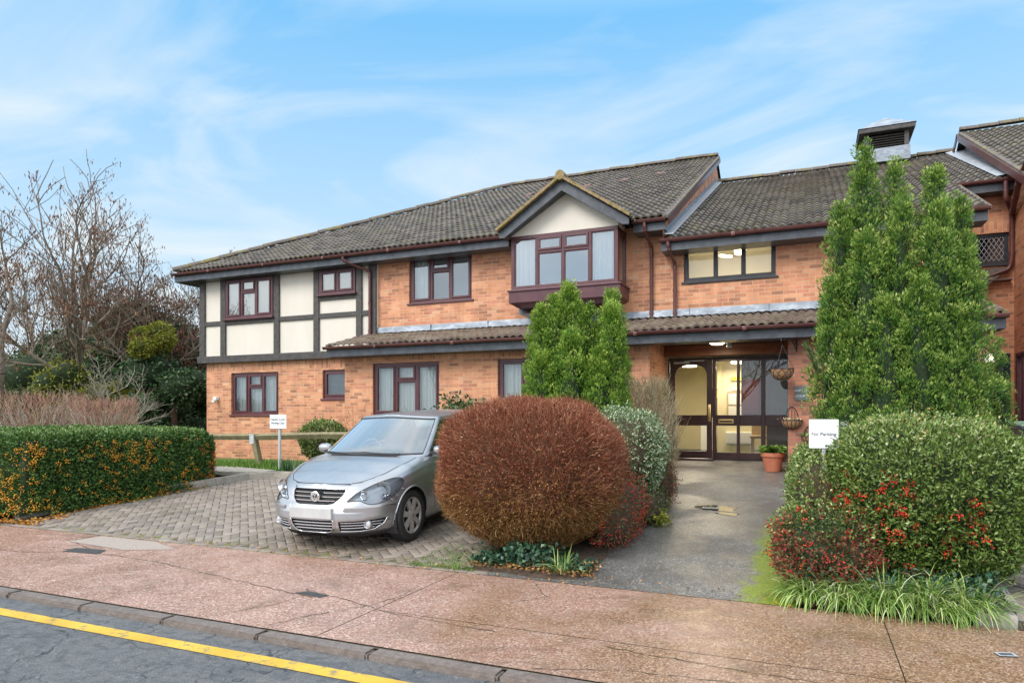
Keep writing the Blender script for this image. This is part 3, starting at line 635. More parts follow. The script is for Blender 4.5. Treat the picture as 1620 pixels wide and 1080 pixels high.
window(W_L1, A3, YU, 'glass_low', label='ground floor window in the left end below the timbering, net curtains behind')
window(W_L2, [(0, 1, [(0, 1, True)])], YU, 'glass_low', label='small single ground floor window with a pale blind', curtain='blind')
window(W_G1, A3, YG, 'glass_low', label='ground floor window with gathered white net curtains behind the car')
window(W_G2, A3, YG, 'glass_low', label='ground floor window half hidden by the smaller conifer')
window(W_U1, A3, YU, 'glass', label='upper brown window in the brickwork between timbering and bay', curtain='left', room='room_pale')
window((-14.62, -12.96, 4.12, 5.18), A3, 13.94, 'glass', label='upper three light window set between the timber posts', curtain='left', inset=.03, room='room_pale')
window((-11.44, -10.33, 4.56, 5.18), [(0, .5, [(0, 1, True)]), (.5, 1, [(0, 1, True)])], 13.94, 'glass', label='small two light window high in the timbered end', curtain=None, inset=.03, room='room_pale')
bw = window(W_BK, [(0, .34, [(0, 1, False)]), (.34, .67, [(0, 1, False)]), (.67, 1, [(0, 1, False)])], YU, 'glass_low', 'black_frame', 'black framed window with three arched lights and a lit cream room behind', None, True, .07, 'cream', 2.2, True)
# leaded window on the recessed wall, frame with diagonal lead lattice
lw = window(W_RW, [(0, 1, [(0, 1, False)])], YR, 'glass', 'black_frame', 'small black framed window with diamond leaded glass', None, True, .06, 'dark', .5)
m = MB(); x0, x1, z0, z1 = 3.13, 3.64, 4.66, 5.14; k = -3.0
def clipseg(ax, az, bx, bz):
    t0, t1 = 0.0, 1.0; dx, dz = bx - ax, bz - az
    for p_, q_ in ((-dx, ax - x0), (dx, x1 - ax), (-dz, az - z0), (dz, z1 - az)):
        if p_ == 0: continue
        r_ = q_ / p_
        if p_ < 0: t0 = max(t0, r_)
        else: t1 = min(t1, r_)
    if t0 < t1: m.bar((ax + dx * t0, YR + .058, az + dz * t0), (ax + dx * t1, YR + .058, az + dz * t1), .006, .012, (0, 1, 0))
for i in range(-12, 24):
    clipseg(x0 + i * .085, z0, x0 + i * .085 + .36, z0 + .6); clipseg(x0 + i * .085, z0, x0 + i * .085 - .36, z0 + .6)
m.build('lead_lattice', 'steel', lw)
# ---------------- oriel bay on the first floor
BX0, BX1, BY = -5.86, -3.52, 13.42
bay = window((BX0, BX1, 4.17, 5.32), [(0, .235, [(0, 1, False)]), (.235, .50, [(0, .70, False), (.70, 1, True)]), (.50, .765, [(0, .70, False), (.70, 1, True)]), (.765, 1, [(0, 1, False)])], BY - .05, 'bay_glass', 'brown_frame', 'wide four light bay window jutting out under the small gable', 'sides', False, .075, 'room_pale', 2.0, mg=-.14)
for s, xx in ((1, BX1), (-1, BX0)):
    m = MB(); a, b = (xx - .07, xx) if s > 0 else (xx, xx + .07)
    m.box(a, b, BY + .07, 14.1, 4.17, 4.26, .005); m.box(a, b, BY + .07, 14.1, 5.22, 5.32, .005); m.box(a, b, 14.02, 14.1, 4.26, 5.22, .005); m.box(a, b, BY + .0705, BY + .13, 4.26, 5.22, .005); m.build('bay_side_frame', 'brown_frame', BL)
m = MB()
for xx in (BX1 - .03, BX0 + .03): m = MB(); m.face([(xx, BY + .1, 4.24), (xx, 14.06, 4.24), (xx, 14.06, 5.24), (xx, BY + .1, 5.24)]); m.build('pane', 'glass_low', BL)
m = MB(); m.box(BX0 - .06, BX1 + .09, BY - .09, 14.1, 4.13, 4.17, .008)
x0, x1, y0 = BX0 - .03, BX1 + .06, BY - .06
def fr(z, i): return [(x0 + i, y0 + i, z), (x1 - i, y0 + i, z), (x1 - i, 14.1, z), (x0 + i, 14.1, z)]
q0, q1, q2 = fr(4.13, 0), fr(3.90, .0), fr(3.80, .16)
for a, b in ((q0, q1), (q1, q2)):
    for i in (0, 1, 3): m.face([b[i], b[(i + 1) % 4], a[(i + 1) % 4], a[i]])
m.face(q2[::-1]); m.build('bay_skirt', 'brown_frame', BL)
GZ0, GZ1, GXC, GHW = 5.42, 6.33, -4.62, 1.36      # gable over the bay
m = MB(); m.prism([(BX0, BY + .01, 5.32), (BX1, BY + .01, 5.32), (BX1 + .02, BY + .01, 5.42), (GXC, BY + .01, 6.2), (BX0 - .02, BY + .01, 5.42)], (0, .5, 0)); m.build('render_panel', 'render', BL)
m = MB()
for s in (-1, 1):
    e = Vector((GXC + s * (GHW + .03), 13.14, 5.36)); ap = Vector((GXC, 13.14, GZ1 - .02)); dn = Vector((0, 0, -.23))
    m.prism([e + Vector((0, 0, .0)), ap, ap + dn, e + Vector((-s * .12, 0, -.115)), e + Vector((0, 0, -.115))], (0, .05, 0))
m.build('bargeboard', 'fascia', BL)
m = MB()
for s in (-1, 1): m.face([(GXC, 13.19, 6.10), (GXC + s * GHW, 13.19, 5.26), (GXC + s * GHW, 13.5, 5.26), (GXC, 13.5, 6.10)])
m.build('soffit', 'fascia', BL)
# ---------------- tiled roofs as real wave profiled tiles
def tiles(name, org, ud, vd, wid, length, mat_, clips=(), period=.155, gauge=.31, amp=.023, parent=None, jitter=.006, thick=.036):
    ud, vd = Vector(ud).normalized(), Vector(vd).normalized(); nn = ud.cross(vd).normalized(); 
    if nn.z < 0: nn = -nn
    per = 6; nu = int(wid / period * per) + 1; nv = int(length / gauge) + 1; O = np.array(org); U = np.array(ud); Vv = np.array(vd); Nn = np.array(nn)
    u = np.arange(nu + 1) * period / per; u = u[u <= wid + 1e-6]; nu = len(u)
    ph = (u / period) % 1.0; wave = amp * (np.abs(np.sin(ph * np.pi)) ** 1.2 * 2 - 1)
    V, F, T = [], [], []; base = 0
    ntile = int(wid / (period * 2)) + 2
    for j in range(nv):
        v0, v1 = j * gauge, min((j + 1) * gauge + .02, length + .02); jit = RNG.uniform(-jitter, jitter, ntile + 1); tl = RNG.random(ntile + 1); ti = (u / (period * 2)).astype(int)
        jj = jit[ti]
        for k, (vv, h) in enumerate(((v0, -.006), (v0, thick), ((v0 + v1) / 2, thick * .55), (v1, .004))):
            P = O + np.outer(u, U) + np.outer(np.full(nu, vv) + jj * 2, Vv) + np.outer(wave + h + jj * .7 + .003 * np.sin(u * 1.7 + vv), Nn); V.append(P); T.append(tl[ti])
        for k in range(3):
            a = base + k * nu + np.arange(nu - 1); F.append(np.stack([a, a + 1, a + nu + 1, a + nu], 1))
        base += 4 * nu
    V = np.concatenate(V); F = np.concatenate(F); T = np.concatenate(T)
    o = np_mesh(name, V, F, mat_, parent, tint=T)
    if clips:
        bm = bmesh.new(); bm.from_mesh(o.data); off = wloc(o.parent) if parent else Vector()
        for co, no in clips: bmesh.ops.bisect_plane(bm, geom=bm.verts[:] + bm.edges[:] + bm.faces[:], plane_co=Vector(co) - off, plane_no=Vector(no), clear_outer=True)
        bm.to_mesh(o.data); bm.free()
    o.data.polygons.foreach_set('use_smooth', [True] * len(o.data.polygons)); o.data.set_sharp_from_angle(angle=R(50))
    return o
def ridge(m, a, b, r=.10, step=.42):
    a, b = Vector(a), Vector(b); L = (b - a).length; n = int(L / step); d = (b - a) / n; t = d.normalized(); s = t.cross(Vector((0, 0, 1))).normalized(); u = s.cross(t)
    for i in range(n):
        p = a + d * i + Vector((0, 0, random.uniform(-.014, .012))); q = p + d * .985 + Vector((0, 0, random.uniform(-.008, .008))); rr = r * random.uniform(.97, 1.03); ring = []
        for pt, k in ((p, 1.05), (q, .97)):
            ring.append([pt + (s * math.cos(R(x)) + u * math.sin(R(x))) * rr * k for x in range(0, 181, 22)])
        for i_ in range(len(ring[0]) - 1): m.face([ring[0][i_], ring[1][i_], ring[1][i_ + 1], ring[0][i_ + 1]])
        m.face(ring[0][::-1]); m.face(ring[1])
hip_n = Vector((8.4, -6.6, 0)).normalized()       # keeps the part right of the hip line
LM = math.hypot(8.4, 4.08); LMid = math.hypot(8.4, 3.68)
RF = tiles('roof', (-16.12, 13.6, 5.46), (1, 0, 0), (0, 8.4, 4.08), 13.52, LM, 'roof_tile', [((-16.1, 13.6, 5.4), -hip_n)], parent=BL)
RF['label'] = 'long hipped roof of dark wavy tiles over the left half'
tiles('roof', (-16.1, 30.3, 5.46), (0, -1, 0), (6.6, 0, 4.08), 16.8, math.hypot(6.6, 4.08), 'roof_tile', [((-16.1, 13.6, 5.4), hip_n)], parent=BL)
RM = tiles('roof', (-2.56, 13.6, 5.0), (1, 0, 0), (0, 8.4, 3.68), 5.3, LMid, 'roof_tile', parent=BL); RM['label'] = 'lower roof of wavy tiles above the entrance'
off = (16.3 - 13.6)
tiles('roof', (2.76, 16.3, 5.0 + off * .438), (1, 0, 0), (0, 8.4, 3.68), 1.04, LMid * (1 - off / 8.4), 'roof_tile', parent=BL)
RR = tiles('roof', (3.62, 13.3, 5.0), (1, 0, 0), (0, 7.7, 3.85), 9, math.hypot(7.7, 3.85), 'roof_tile', parent=BL); RR['label'] = 'steeper tiled roof of the right hand block'
RLo = tiles('roof', (-9.97, 12.45, 3.07), (1, 0, 0), (0, 1.65, .43), 12.7, math.hypot(1.65, .43), 'low_tile', parent=BL, amp=.02, thick=.034); RLo['label'] = 'narrow lean-to roof of brown weathered tiles over the ground floor'
for s in (-1, 1):   # little gable roof over the bay
    tiles('roof', (GXC + s * (GHW + .06), 13.1 if s > 0 else 16.0, 5.36), (0, 1 if s > 0 else -1, 0), (-s * GHW, 0, .92), 2.9, math.hypot(GHW, .92) + .02, 'roof_tile', parent=BL)
m = MB(); ridge(m, (-16.12, 13.58, 5.50), (-9.5, 22.0, 9.60)); ridge(m, (-9.5, 22, 9.58), (-2.58, 22, 9.58)); ridge(m, (-2.6, 22, 8.72), (3.66, 22, 8.72)); ridge(m, (3.6, 21, 8.92), (12.5, 21, 8.92)); ridge(m, (GXC, 13.06, 6.33), (GXC, 15.7, 6.33))
m.build('ridge_tiles', 'ridge_tile', RF)
m = MB()   # backing slopes (rear of the roofs)
m.face([(-9.5, 22, 9.5), (-2.6, 22, 9.5), (-2.6, 30.4, 5.42), (-16.1, 30.4, 5.42)]); m.face([(-2.6, 22, 8.66), (3.66, 22, 8.66), (3.66, 30.4, 5), (-2.6, 30.4, 5)]); m.face([(3.62, 21, 8.84), (12.6, 21, 8.84), (12.6, 29, 5), (3.62, 29, 5)])
m.face([(-16.1, 13.7, 5.36), (-2.62, 13.7, 5.36), (-2.62, 22, 9.40), (-9.5, 22, 9.40)]); m.face([(-2.6, 13.7, 4.93), (2.72, 13.7, 4.93), (2.72, 22, 8.57), (-2.6, 22, 8.57)]); m.build('roof_backing', 'dark', BL)
m = MB()   # mossy mortared verges of the bay gable
for s in (-1, 1):
    a = Vector((GXC + s * (GHW + .07), 13.08, 5.40)); b = Vector((GXC, 13.08, 6.345)); n = 26
    for i in range(n):
        p, q = a.lerp(b, i / n), a.lerp(b, (i + 1.05) / n); m.bar(p, q, .10, .05 + random.uniform(0, .014), (0, 0, 1))
m.tube([(GXC, 13.02, 6.36), (GXC, 13.3, 6.36)], .10, 12)
m.build('verge', 'mossy_verge', BL)
def vline(_, x, y0, z0, y1, z1, w=.10, h=.05): q = MB(); q.bar((x, y0, z0), (x, y1, z1), w, h); q.build('verge', 'ridge_tile', BL)
vline(m, -2.60, 13.55, 5.42, 22, 9.51, .12, .06); vline(m, 3.63, 13.3, 4.98, 21, 8.84, .12, .07); vline(m, 2.76, 13.6, 4.97, 16.3, 6.16, .06, .05); vline(m, -9.97, 12.45, 3.06, 14.05, 3.48, .07, .06); vline(m, 2.72, 12.45, 3.06, 14.05, 3.48, .07, .06)
m = MB()   # timber soffit at the gable ends seen against the sky
m.bar((-2.545, 13.6, 5.34), (-2.545, 22.1, 9.44), .03, .12); m.build('bargeboard', 'brown_plastic', BL); m = MB(); m.bar((3.55, 13.6, 5.06), (3.55, 21.1, 8.80), .03, .14); m.bar((3.55, 21, 8.80), (3.55, 26, 6.4), .03, .14)
m.build('bargeboard', 'brown_plastic', BL)
# tile vents (small red brown clay tiles)
mat('red_clay', (.12, .06, .048), (.20, .11, .085), 10, .7)
for (x, y) in ((-7.7, 19.0), (-5.95, 19.2), (-4.85, 19.3), (-7.2, 18.8), (-3.9, 19.6)):
    z = gz_main(y) + .05; m = MB(); m.prism([(x - .11, y - .13, z - .06), (x + .11, y - .13, z - .06), (x + .11, y + .15, z + .08), (x - .11, y + .15, z + .08)], (0, 0, .05)); m.build('vent_tile', 'red_clay', RF)
# ---------------- lead flashings
m = MB(); x = -9.72
while x < 2.55:
    w = min(1.5, 2.6 - x); n = 8
    for i in range(n):
        a, b = x + w * i / n, x + w * (i + 1) / n
        def yy(t_): return 14.062 + .012 * mnoise.noise(Vector((t_ * 3, 5, 0)))
        m.face([(a, yy(a) - .03, 3.44), (b, yy(b) - .03, 3.44), (b, yy(b), 3.655), (a, yy(a), 3.655)]); m.face([(a, 13.84, 3.485), (b, 13.84, 3.485), (b, yy(b) - .03, 3.50), (a, yy(a) - .03, 3.50)])
    m.box(x, x + .012, 14.03, 14.06, 3.5, 3.66); x += w
m.build('flashing', 'lead', BL)
m = MB()
def step_flash(m, x, s, y0, y1, fz, rise=.17):
    y = y0
    while y < y1:
        z = fz(y); m.face([(x, y, z), (x, y + .26, z + .11), (x, y + .26, z + .11 + rise * .9), (x, y + .04, z + rise)])
        y += .2
step_flash(m, -2.645, 1, 13.7, 21.9, lambda y: gz_mid(y) + .05); m.build('flashing', 'lead', BL); m = MB(); step_flash(m, 3.785, -1, 16.3, 21.9, lambda y: gz_mid(y) + .05)
m.build('flashing', 'lead', BL)
m = MB()
m.face([(-2.64, 13.62, 5.09), (-2.46, 13.62, 5.08), (-2.46, 22, 8.75), (-2.64, 22, 8.77)]); m.build('flashing', 'new_lead', BL); m = MB(); m.face([(3.42, 16.3, 6.26), (3.78, 16.3, 6.30), (3.78, 22, 8.80), (3.42, 22, 8.74)])
m.build('flashing', 'new_lead', BL)
# ---------------- fascias, soffits and gutters
def eaves(x0, x1, y, z, wally, stopl=True):
    m = MB(); m.box(x0 + .02, x1 - .02, y + .07, y + .095, z - .21, z - .01); m.box(x0 + .02, x1 - .02, y + .096, wally, z - .21, z - .185); m.build('fascia', 'fascia', BL)
    g = MB(); n = 14; ri = .057; P = []
    ring = [(math.cos(R(a)), math.sin(R(a))) for a in range(180, 361, 20)]
    L = [(x0, *p) for p in ring]
    for i in range(len(ring) - 1):
        (a, b), (c, d) = ring[i], ring[i + 1]
        g.face([(x0, y + a * ri, z + b * ri), (x0, y + c * ri, z + d * ri), (x1, y + c * ri, z + d * ri), (x1, y + a * ri, z + b * ri)])
        g.face([(x0, y + a * .05, z + b * .05), (x1, y + a * .05, z + b * .05), (x1, y + c * .05, z + d * .05), (x0, y + c * .05, z + d * .05)])
    for sx in (x0, x1): g.face([(sx, y + a * .059, z + b * .059) for a, b in ring])
    g.tube([(x0, y - .055, z), (x1, y - .055, z)], .007, 6)
    x = x0 + 1.4
    while x < x1 - .2: g.box(x - .035, x + .035, y - .066, y + .064, z - .066, z + .004, .006); x += 1.9
    return g.build('gutter', 'brown_plastic', BL, smooth=40)
eaves(-16.16, -5.99, 13.56, 5.40, 14.03); eaves(-3.28, -2.60, 13.56, 5.40, 14.1); eaves(-2.72, 2.76, 13.56, 4.97, 14.1)
eaves(-10.02, 2.76, 12.40, 3.03, 12.9); eaves(2.72, 3.8, 16.24, 6.17, 16.7); eaves(3.66, 12, 13.26, 4.98, 13.7)
m = MB(); m.box(-16.14, -15.9, 13.66, 30.3, 5.18, 5.38); m.box(-15.9, -15.45, 13.66, 30.3, 5.18, 5.2); m.build('fascia', 'fascia', BL)
m = MB(); m.bar((3.60, 13.4, 4.93), (3.60, 16.9, 6.7), .12, .02); m.build('fascia', 'fascia', BL)
def pipe(pts, r=.034, name='downpipe'):
    m = MB(); P = [Vector(p) for p in pts]; Q = [P[0]]
    for i in range(1, len(P) - 1):
        a = (P[i - 1] - P[i]).normalized(); b = (P[i + 1] - P[i]).normalized(); k = min(.06, (P[i - 1] - P[i]).length / 3, (P[i + 1] - P[i]).length / 3)
        for t_ in (0, .33, .66, 1): Q.append((P[i] + a * k).lerp(P[i] + b * k, t_) * 1.0 if t_ in (0, 1) else ((P[i] + a * k).lerp(P[i] + b * k, t_) * .6 + P[i] * .4))
    Q.append(P[-1]); m.tube(Q, r, 12)
    for i in range(len(P) - 1):
        L = (P[i + 1] - P[i]).length
        if L > .5:
            for t_ in (.08, .5, .93):
                c = P[i].lerp(P[i + 1], t_); d = (P[i + 1] - P[i]).normalized(); m.tube([c - d * .03, c + d * .03], r + .008, 12)
        elif L > .12: c = P[i].lerp(P[i + 1], .5); d = (P[i + 1] - P[i]).normalized(); m.tube([c - d * .02, c + d * .02], r + .006, 12)
    return m.build(name, 'brown_plastic', BL, smooth=40)
pipe([(-10.38, 13.56, 5.36), (-10.38, 13.56, 5.27), (-9.86, 13.93, 5.02), (-9.86, 13.93, 3.46)])
pipe([(-3.02, 13.56, 5.36), (-3.02, 13.56, 5.22), (-2.98, 14.03, 4.96), (-2.98, 14.03, 3.50)])
pipe([(-2.55, 13.56, 4.93), (-2.55, 13.56, 4.80), (-2.50, 14.03, 4.58), (-2.50, 14.03, 3.50)])
pipe([(-3.25, 12.40, 3.0), (-3.25, 12.40, 2.86), (-3.18, 12.85, 2.62), (-3.18, 12.85, .5)])
pipe([(3.56, 16.24, 6.12), (3.56, 16.24, 5.75), (3.74, 16.6, 5.6), (3.74, 16.6, 4.7), (3.70, 16.6, 4.45), (2.9, 16.6, 4.15)], .045)
pipe([(3.62, 15.0, 6.1), (3.62, 15.6, 5.9), (3.72, 16.5, 5.55)], .055)
m = MB(); m.box(2.62, 3.74, 16.5, 16.7, 4.22, 4.24); m.face([(2.62, 16.45, 4.12), (3.3, 16.45, 4.12), (3.74, 16.69, 4.5), (2.62, 16.69, 4.5)]); m.build('roof', 'low_tile', BL)
# ---------------- roof turret with louvres
TU = MB(); cx, cy, hw = 1.94, 21.75, .66
[TU.box(cx + a * .54, cx + a * .43, cy + b * .54, cy + b * .43, 8.4, 9.24) for a in (-1, 1) for b in (-1, 1)]
TU.box(cx - .42, cx + .42, cy - .42, cy + .42, 8.4, 9.22); TU.box(cx - .68, cx + .68, cy - .68, cy + .68, 9.24, 9.37, .02)
tur = TU.build('turret', 'timber', BL); tur['label'] = 'square louvred ventilation turret with a low pyramid cap on the ridge'
m = MB(); z = 8.90
while z < 9.22:
    m.bar((cx - .43, cy - .50, z), (cx + .43, cy - .50, z), .09, .014, (0, -.5, 1)); m.bar((cx + .50, cy - .43, z), (cx + .50, cy + .43, z), .09, .014, (.5, 0, 1)); m.bar((cx - .50, cy - .43, z), (cx - .50, cy + .43, z), .09, .014, (-.5, 0, 1)); z += .066
m.build('louvre', 'timber', tur)
m = MB(); q = [(cx - .70, cy - .70, 9.372), (cx + .70, cy - .70, 9.372), (cx + .70, cy + .70, 9.372), (cx - .70, cy + .70, 9.372)]
for i in range(4): m.face([q[i], q[(i + 1) % 4], (cx, cy, 9.84)])
m.build('cap', 'lead', tur)
m = MB(); m.box(cx - .57, cx + .57, cy - .57, cy + .57, 8.45, 8.82); m.build('flashing', 'lead', tur)
# ---------------- entrance
m = MB(); m.box(-2.77, -.34, 12.95, 14.64, 2.925, 2.95); m.build('porch_ceiling', 'door_timber', BL)
mat('warm_wood', (.16, .055, .022), (.24, .085, .035), 7, .45)
m = MB(); m.box(-2.765, -.345, 14.30, 14.34, 2.72, 2.924); m.build('porch_beam', 'warm_wood', BL)

scr = MB(); Y0, Y1 = 14.66, 14.74; ZB, ZT = .56, 2.71
def st(x0, x1, z0, z1, y0=Y0, y1=Y1): scr.box(x0, x1, y0, y1, z0, z1, .006)
st(-2.76, -2.72, ZB, ZT); st(-2.72, -.35, 2.665, ZT, Y0 + .002); st(-1.84, -1.77, ZB, 2.665); st(-1.36, -1.30, ZB, 2.665); st(-.89, -.81, ZB, 2.665); st(-.39, -.35, ZB, 2.665)
for a, b in ((-1.77, -1.36), (-1.30, -.89), (-.81, -.39)):
    st(a, b, 1.29, 1.51, Y0 + .004, Y1 - .004); st(a, b, ZB, .74, Y0 + .004, Y1 - .004); st(a, b, 2.62, 2.664, Y0 + .004, Y1 - .004)
SCR = scr.build('entrance_screen', 'door_timber', BL); SCR['label'] = 'dark timber screen of glazed panels beside the entrance door'
m = MB()
for a, b in ((-1.77, -1.36), (-1.30, -.89), (-.81, -.39)):
    for c, d in ((.73, 1.30), (1.50, 2.63)): m.face([(a, 14.7, c), (b, 14.7, c), (b, 14.7, d), (a, 14.7, d)])
m.build('pane', 'door_glass', SCR)
m = MB(); m.box(-1.72, -1.42, 14.645, 14.665, 1.34, 1.42, .004); lb = m.build('letter_box', 'brass', SCR)
m = MB(); m.box(-1.70, -1.44, 14.640, 14.646, 1.362, 1.398); m.build('letter_flap', 'door_timber', SCR)
d = MB()
def dt(x0, x1, z0, z1): d.box(x0, x1, 14.62, 14.665, z0, z1, .005)
dt(-2.71, -2.60, .60, 2.66); dt(-1.95, -1.845, .60, 2.66); dt(-2.60, -1.95, 1.29, 1.51); dt(-2.60, -1.95, .60, .76); dt(-2.60, -1.95, 2.58, 2.66)
n = 18; pts = [(-2.60 + .65 * k / n, 2.36 + .20 * math.sqrt(max(0, 1 - (2 * k / n - 1) ** 2)) ** .8) for k in range(n + 1)]
for k in range(n): d.prism([(pts[k][0], 14.622, pts[k][1]), (pts[k + 1][0], 14.622, pts[k + 1][1]), (pts[k + 1][0], 14.622, 2.585), (pts[k][0], 14.622, 2.585)], (0, .04, 0))
DR = d.build('door', 'door_timber', BL); DR['label'] = 'dark timber entrance door with an arched glass light'
m = MB(); m.face([(-2.6, 14.645, .75), (-1.95, 14.645, .75), (-1.95, 14.645, 2.57), (-2.6, 14.645, 2.57)]); m.build('pane', 'door_glass', DR)
m = MB(); m.box(-1.925, -1.865, 14.600, 14.622, 1.38, 1.73, .006); m.tube([(-1.895, 14.60, 1.45), (-1.895, 14.55, 1.47), (-1.895, 14.55, 1.64), (-1.895, 14.60, 1.66)], .012, 8); m.build('handle', 'brass', DR, smooth=40)
m = MB(); m.box(-2.62, -2.30, 14.58, 14.62, 2.585, 2.625, .006); m.bar((-2.4, 14.57, 2.63), (-2.0, 14.6, 2.64), .02, .012); m.build('door_closer', 'steel', DR)
m = MB(); m.box(-2.72, -1.8, 14.42, 14.64, .555, .62, .01); m.build('doorstep', 'door_timber', BL)
# lobby behind the glass
m = MB(); X0, X1, YB, ZF, ZC = -3.3, .3, 18.6, .60, 2.72
m.face([(X0, YB, ZF), (X1, YB, ZF), (X1, YB, ZC), (X0, YB, ZC)]); m.face([(X0, 14.76, ZF), (X0, YB, ZF), (X0, YB, ZC), (X0, 14.76, ZC)])
m.face([(X1, 14.76, ZF), (X1, 14.76, ZC), (X1, YB, ZC), (X1, YB, ZF)]); m.face([(X0, 14.76, ZC), (X0, YB, ZC), (X1, YB, ZC), (X1, 14.76, ZC)])
m.box(-1.95, -.9, 16.4, 16.5, ZF, ZC); m.face([(X0, 14.75, ZC), (X1, 14.75, ZC), (X1, 14.75, 3), (X0, 14.75, 3)])
LB = m.build('lobby', 'lobby_wall', BL)
m = MB(); m.face([(X0, 14.6, ZF + .003), (X1, 14.6, ZF + .003), (X1, YB, ZF + .003), (X0, YB, ZF + .003)]); m.build('floor', 'lobby_floor', LB)
m = MB(); m.box(-1.72, -1.10, 16.36, 16.40, 1.42, 2.05); m.build('notice_board', 'palewood', LB)
m = MB()
for i in range(3):
    for j in range(2): m.box(-1.70 + i * .20, -1.53 + i * .20, 16.350, 16.359, 1.46 + j * .29, 1.71 + j * .29)
m.box(-1.62, -1.3, 16.35, 16.359, 2.08, 2.14); m.build('notice', 'paper', LB)
m = MB(); m.box(-1.75, -1.15, 16.33, 16.40, .85, 1.12, .01)
for i in range(20): m.box(-1.73 + i * .029, -1.715 + i * .029, 16.322, 16.331, .87, 1.10)
m.build('radiator', 'white', LB)
m = MB(); m.box(X0 + .005, X0 + .03, 16.2, 16.5, 1.5, 2.3); m.box(-2.35, -2.1, 18.56, 18.6, 1.4, 2.2); m.build('picture', 'dark', LB)
m = MB(); m.box(-2.25, -2.10, 18.54, 18.56, 1.95, 2.15); m.box(-1.62, -1.35, 16.33, 16.355, 2.30, 2.38); m.build('exit_sign', mat('yellow_sign', (.75, .62, .05)), LB)
m = MB(); m.box(-2.5, -2.15, 17.6, 17.9, .62, 1.45, .02); m.build('cabinet', 'white', LB)
m = MB(); m.box(-1.30, -.30, 15.0, 15.03, 1.50, 2.71); m.box(-.80, -.30, 15.0, 15.03, .62, 1.49); m.build('screen', mat('reflection_grey', (.13, .12, .115), (.20, .19, .18), 2, .5), LB)  # grey boards added behind the glass to imitate the reflected building opposite
m = MB(); m.box(-1.29, -.93, 14.97, 14.995, 1.52, 2.25, .02); m.build('reflection_panel', mat('dull_red', (.26, .07, .07), (.32, .10, .09), 3, .6), LB)  # red board added for the same imitated reflection, not lobby furniture
ch = MB()
for (a, b) in ((-1.15, 15.6), (-.82, 15.6), (-1.15, 15.95), (-.82, 15.95)): ch.box(a, a + .035, b, b + .035, .605, 1.02)
ch.box(-1.17, -.77, 15.58, 16.0, 1.0, 1.07, .02); ch.box(-1.17, -.77, 15.97, 16.03, 1.07, 1.5, .02); ch.box(-1.13, -.8, 15.6, 15.62, .72, .76); ch.build('chair', 'palewood', LB)
def lamp(name, c, e, size, rot, parent, col=(1, .86, .64)):
    ld = bpy.data.lights.new(name, 'AREA'); ld.energy = e; ld.size = size; ld.color = col; o = bpy.data.objects.new(name, ld); link(o); o.parent = parent; o.location = Vector(c) - wloc(parent); o.rotation_euler = rot; return o
mat_l = emis('lamp_glow', (1, .86, .62), 4)
m = MB(); m.lathe((-2.55, 16.2, 2.64), [(.0, -.02), (.16, -.01), (.17, .07)], 20); m.lathe((-1.4, 15.6, 2.64), [(.0, -.02), (.16, -.01), (.17, .07)], 20); m.build('ceiling_lamp', mat_l, LB, smooth=True)
lamp('lobby_light', (-2.5, 16.3, 2.58), 21, .5, (0, 0, 0), BL); lamp('lobby_light', (-1.3, 15.8, 2.58), 11, .5, (0, 0, 0), BL)
lamp('landing_light', (-1.5, 15.2, 5.02), 9, .6, (0, 0, 0), BL, (1, .84, .6))
m = MB(); m.lathe((-1.35, 15.3, 4.98), [(0, -.06), (.10, -.04), (.12, .04)], 16); m.tube([(-1.75, 15.2, 4.92), (-1.55, 15.5, 4.95)], .03, 8); m.build('ceiling_lamp', mat_l, bw, smooth=True)
# ---------------- right hand door and window
m = MB(); m.box(2.98, 3.74, 16.74, 16.8, .55, 2.76); m.box(2.98, 3.06, 16.70, 16.75, .55, 2.76); m.box(3.66, 3.74, 16.70, 16.75, .55, 2.76); m.box(3.06, 3.66, 16.70, 16.75, 2.66, 2.76); m.box(3.42, 3.5, 16.70, 16.745, .6, 2.66)
dd = m.build('door', mat('navy_door', (.012, .016, .03), rough=.4), BL); dd['label'] = 'dark navy side door in the recess beside the right hand block'
m = MB(); m.face([(3.08, 16.735, 1.3), (3.42, 16.735, 1.3), (3.42, 16.735, 2.6), (3.08, 16.735, 2.6)]); m.build('pane', 'glass', dd)
m = MB(); 
for y in (15.3, 15.62, 15.98, 16.38): m.box(3.77, 3.84, y, y + .07, 1.38, 2.73)
m.box(3.77, 3.84, 15.3, 16.45, 2.66, 2.73); m.box(3.70, 3.86, 15.25, 16.5, 1.34, 1.42); fw_ = m.build('window', 'brown_frame', BL); fw_['label'] = 'brown ground floor window at the right edge seen edge on'
m = MB(); m.face([(3.82, 15.3, 1.4), (3.82, 16.45, 1.4), (3.82, 16.45, 2.7), (3.82, 15.3, 2.7)]); m.build('pane', 'glass', fw_)
m = MB(); m.face([(4.4, 15.0, 1.2), (4.4, 16.6, 1.2), (4.4, 16.6, 3), (4.4, 15.0, 3)]); m.build('room', 'dark', fw_)
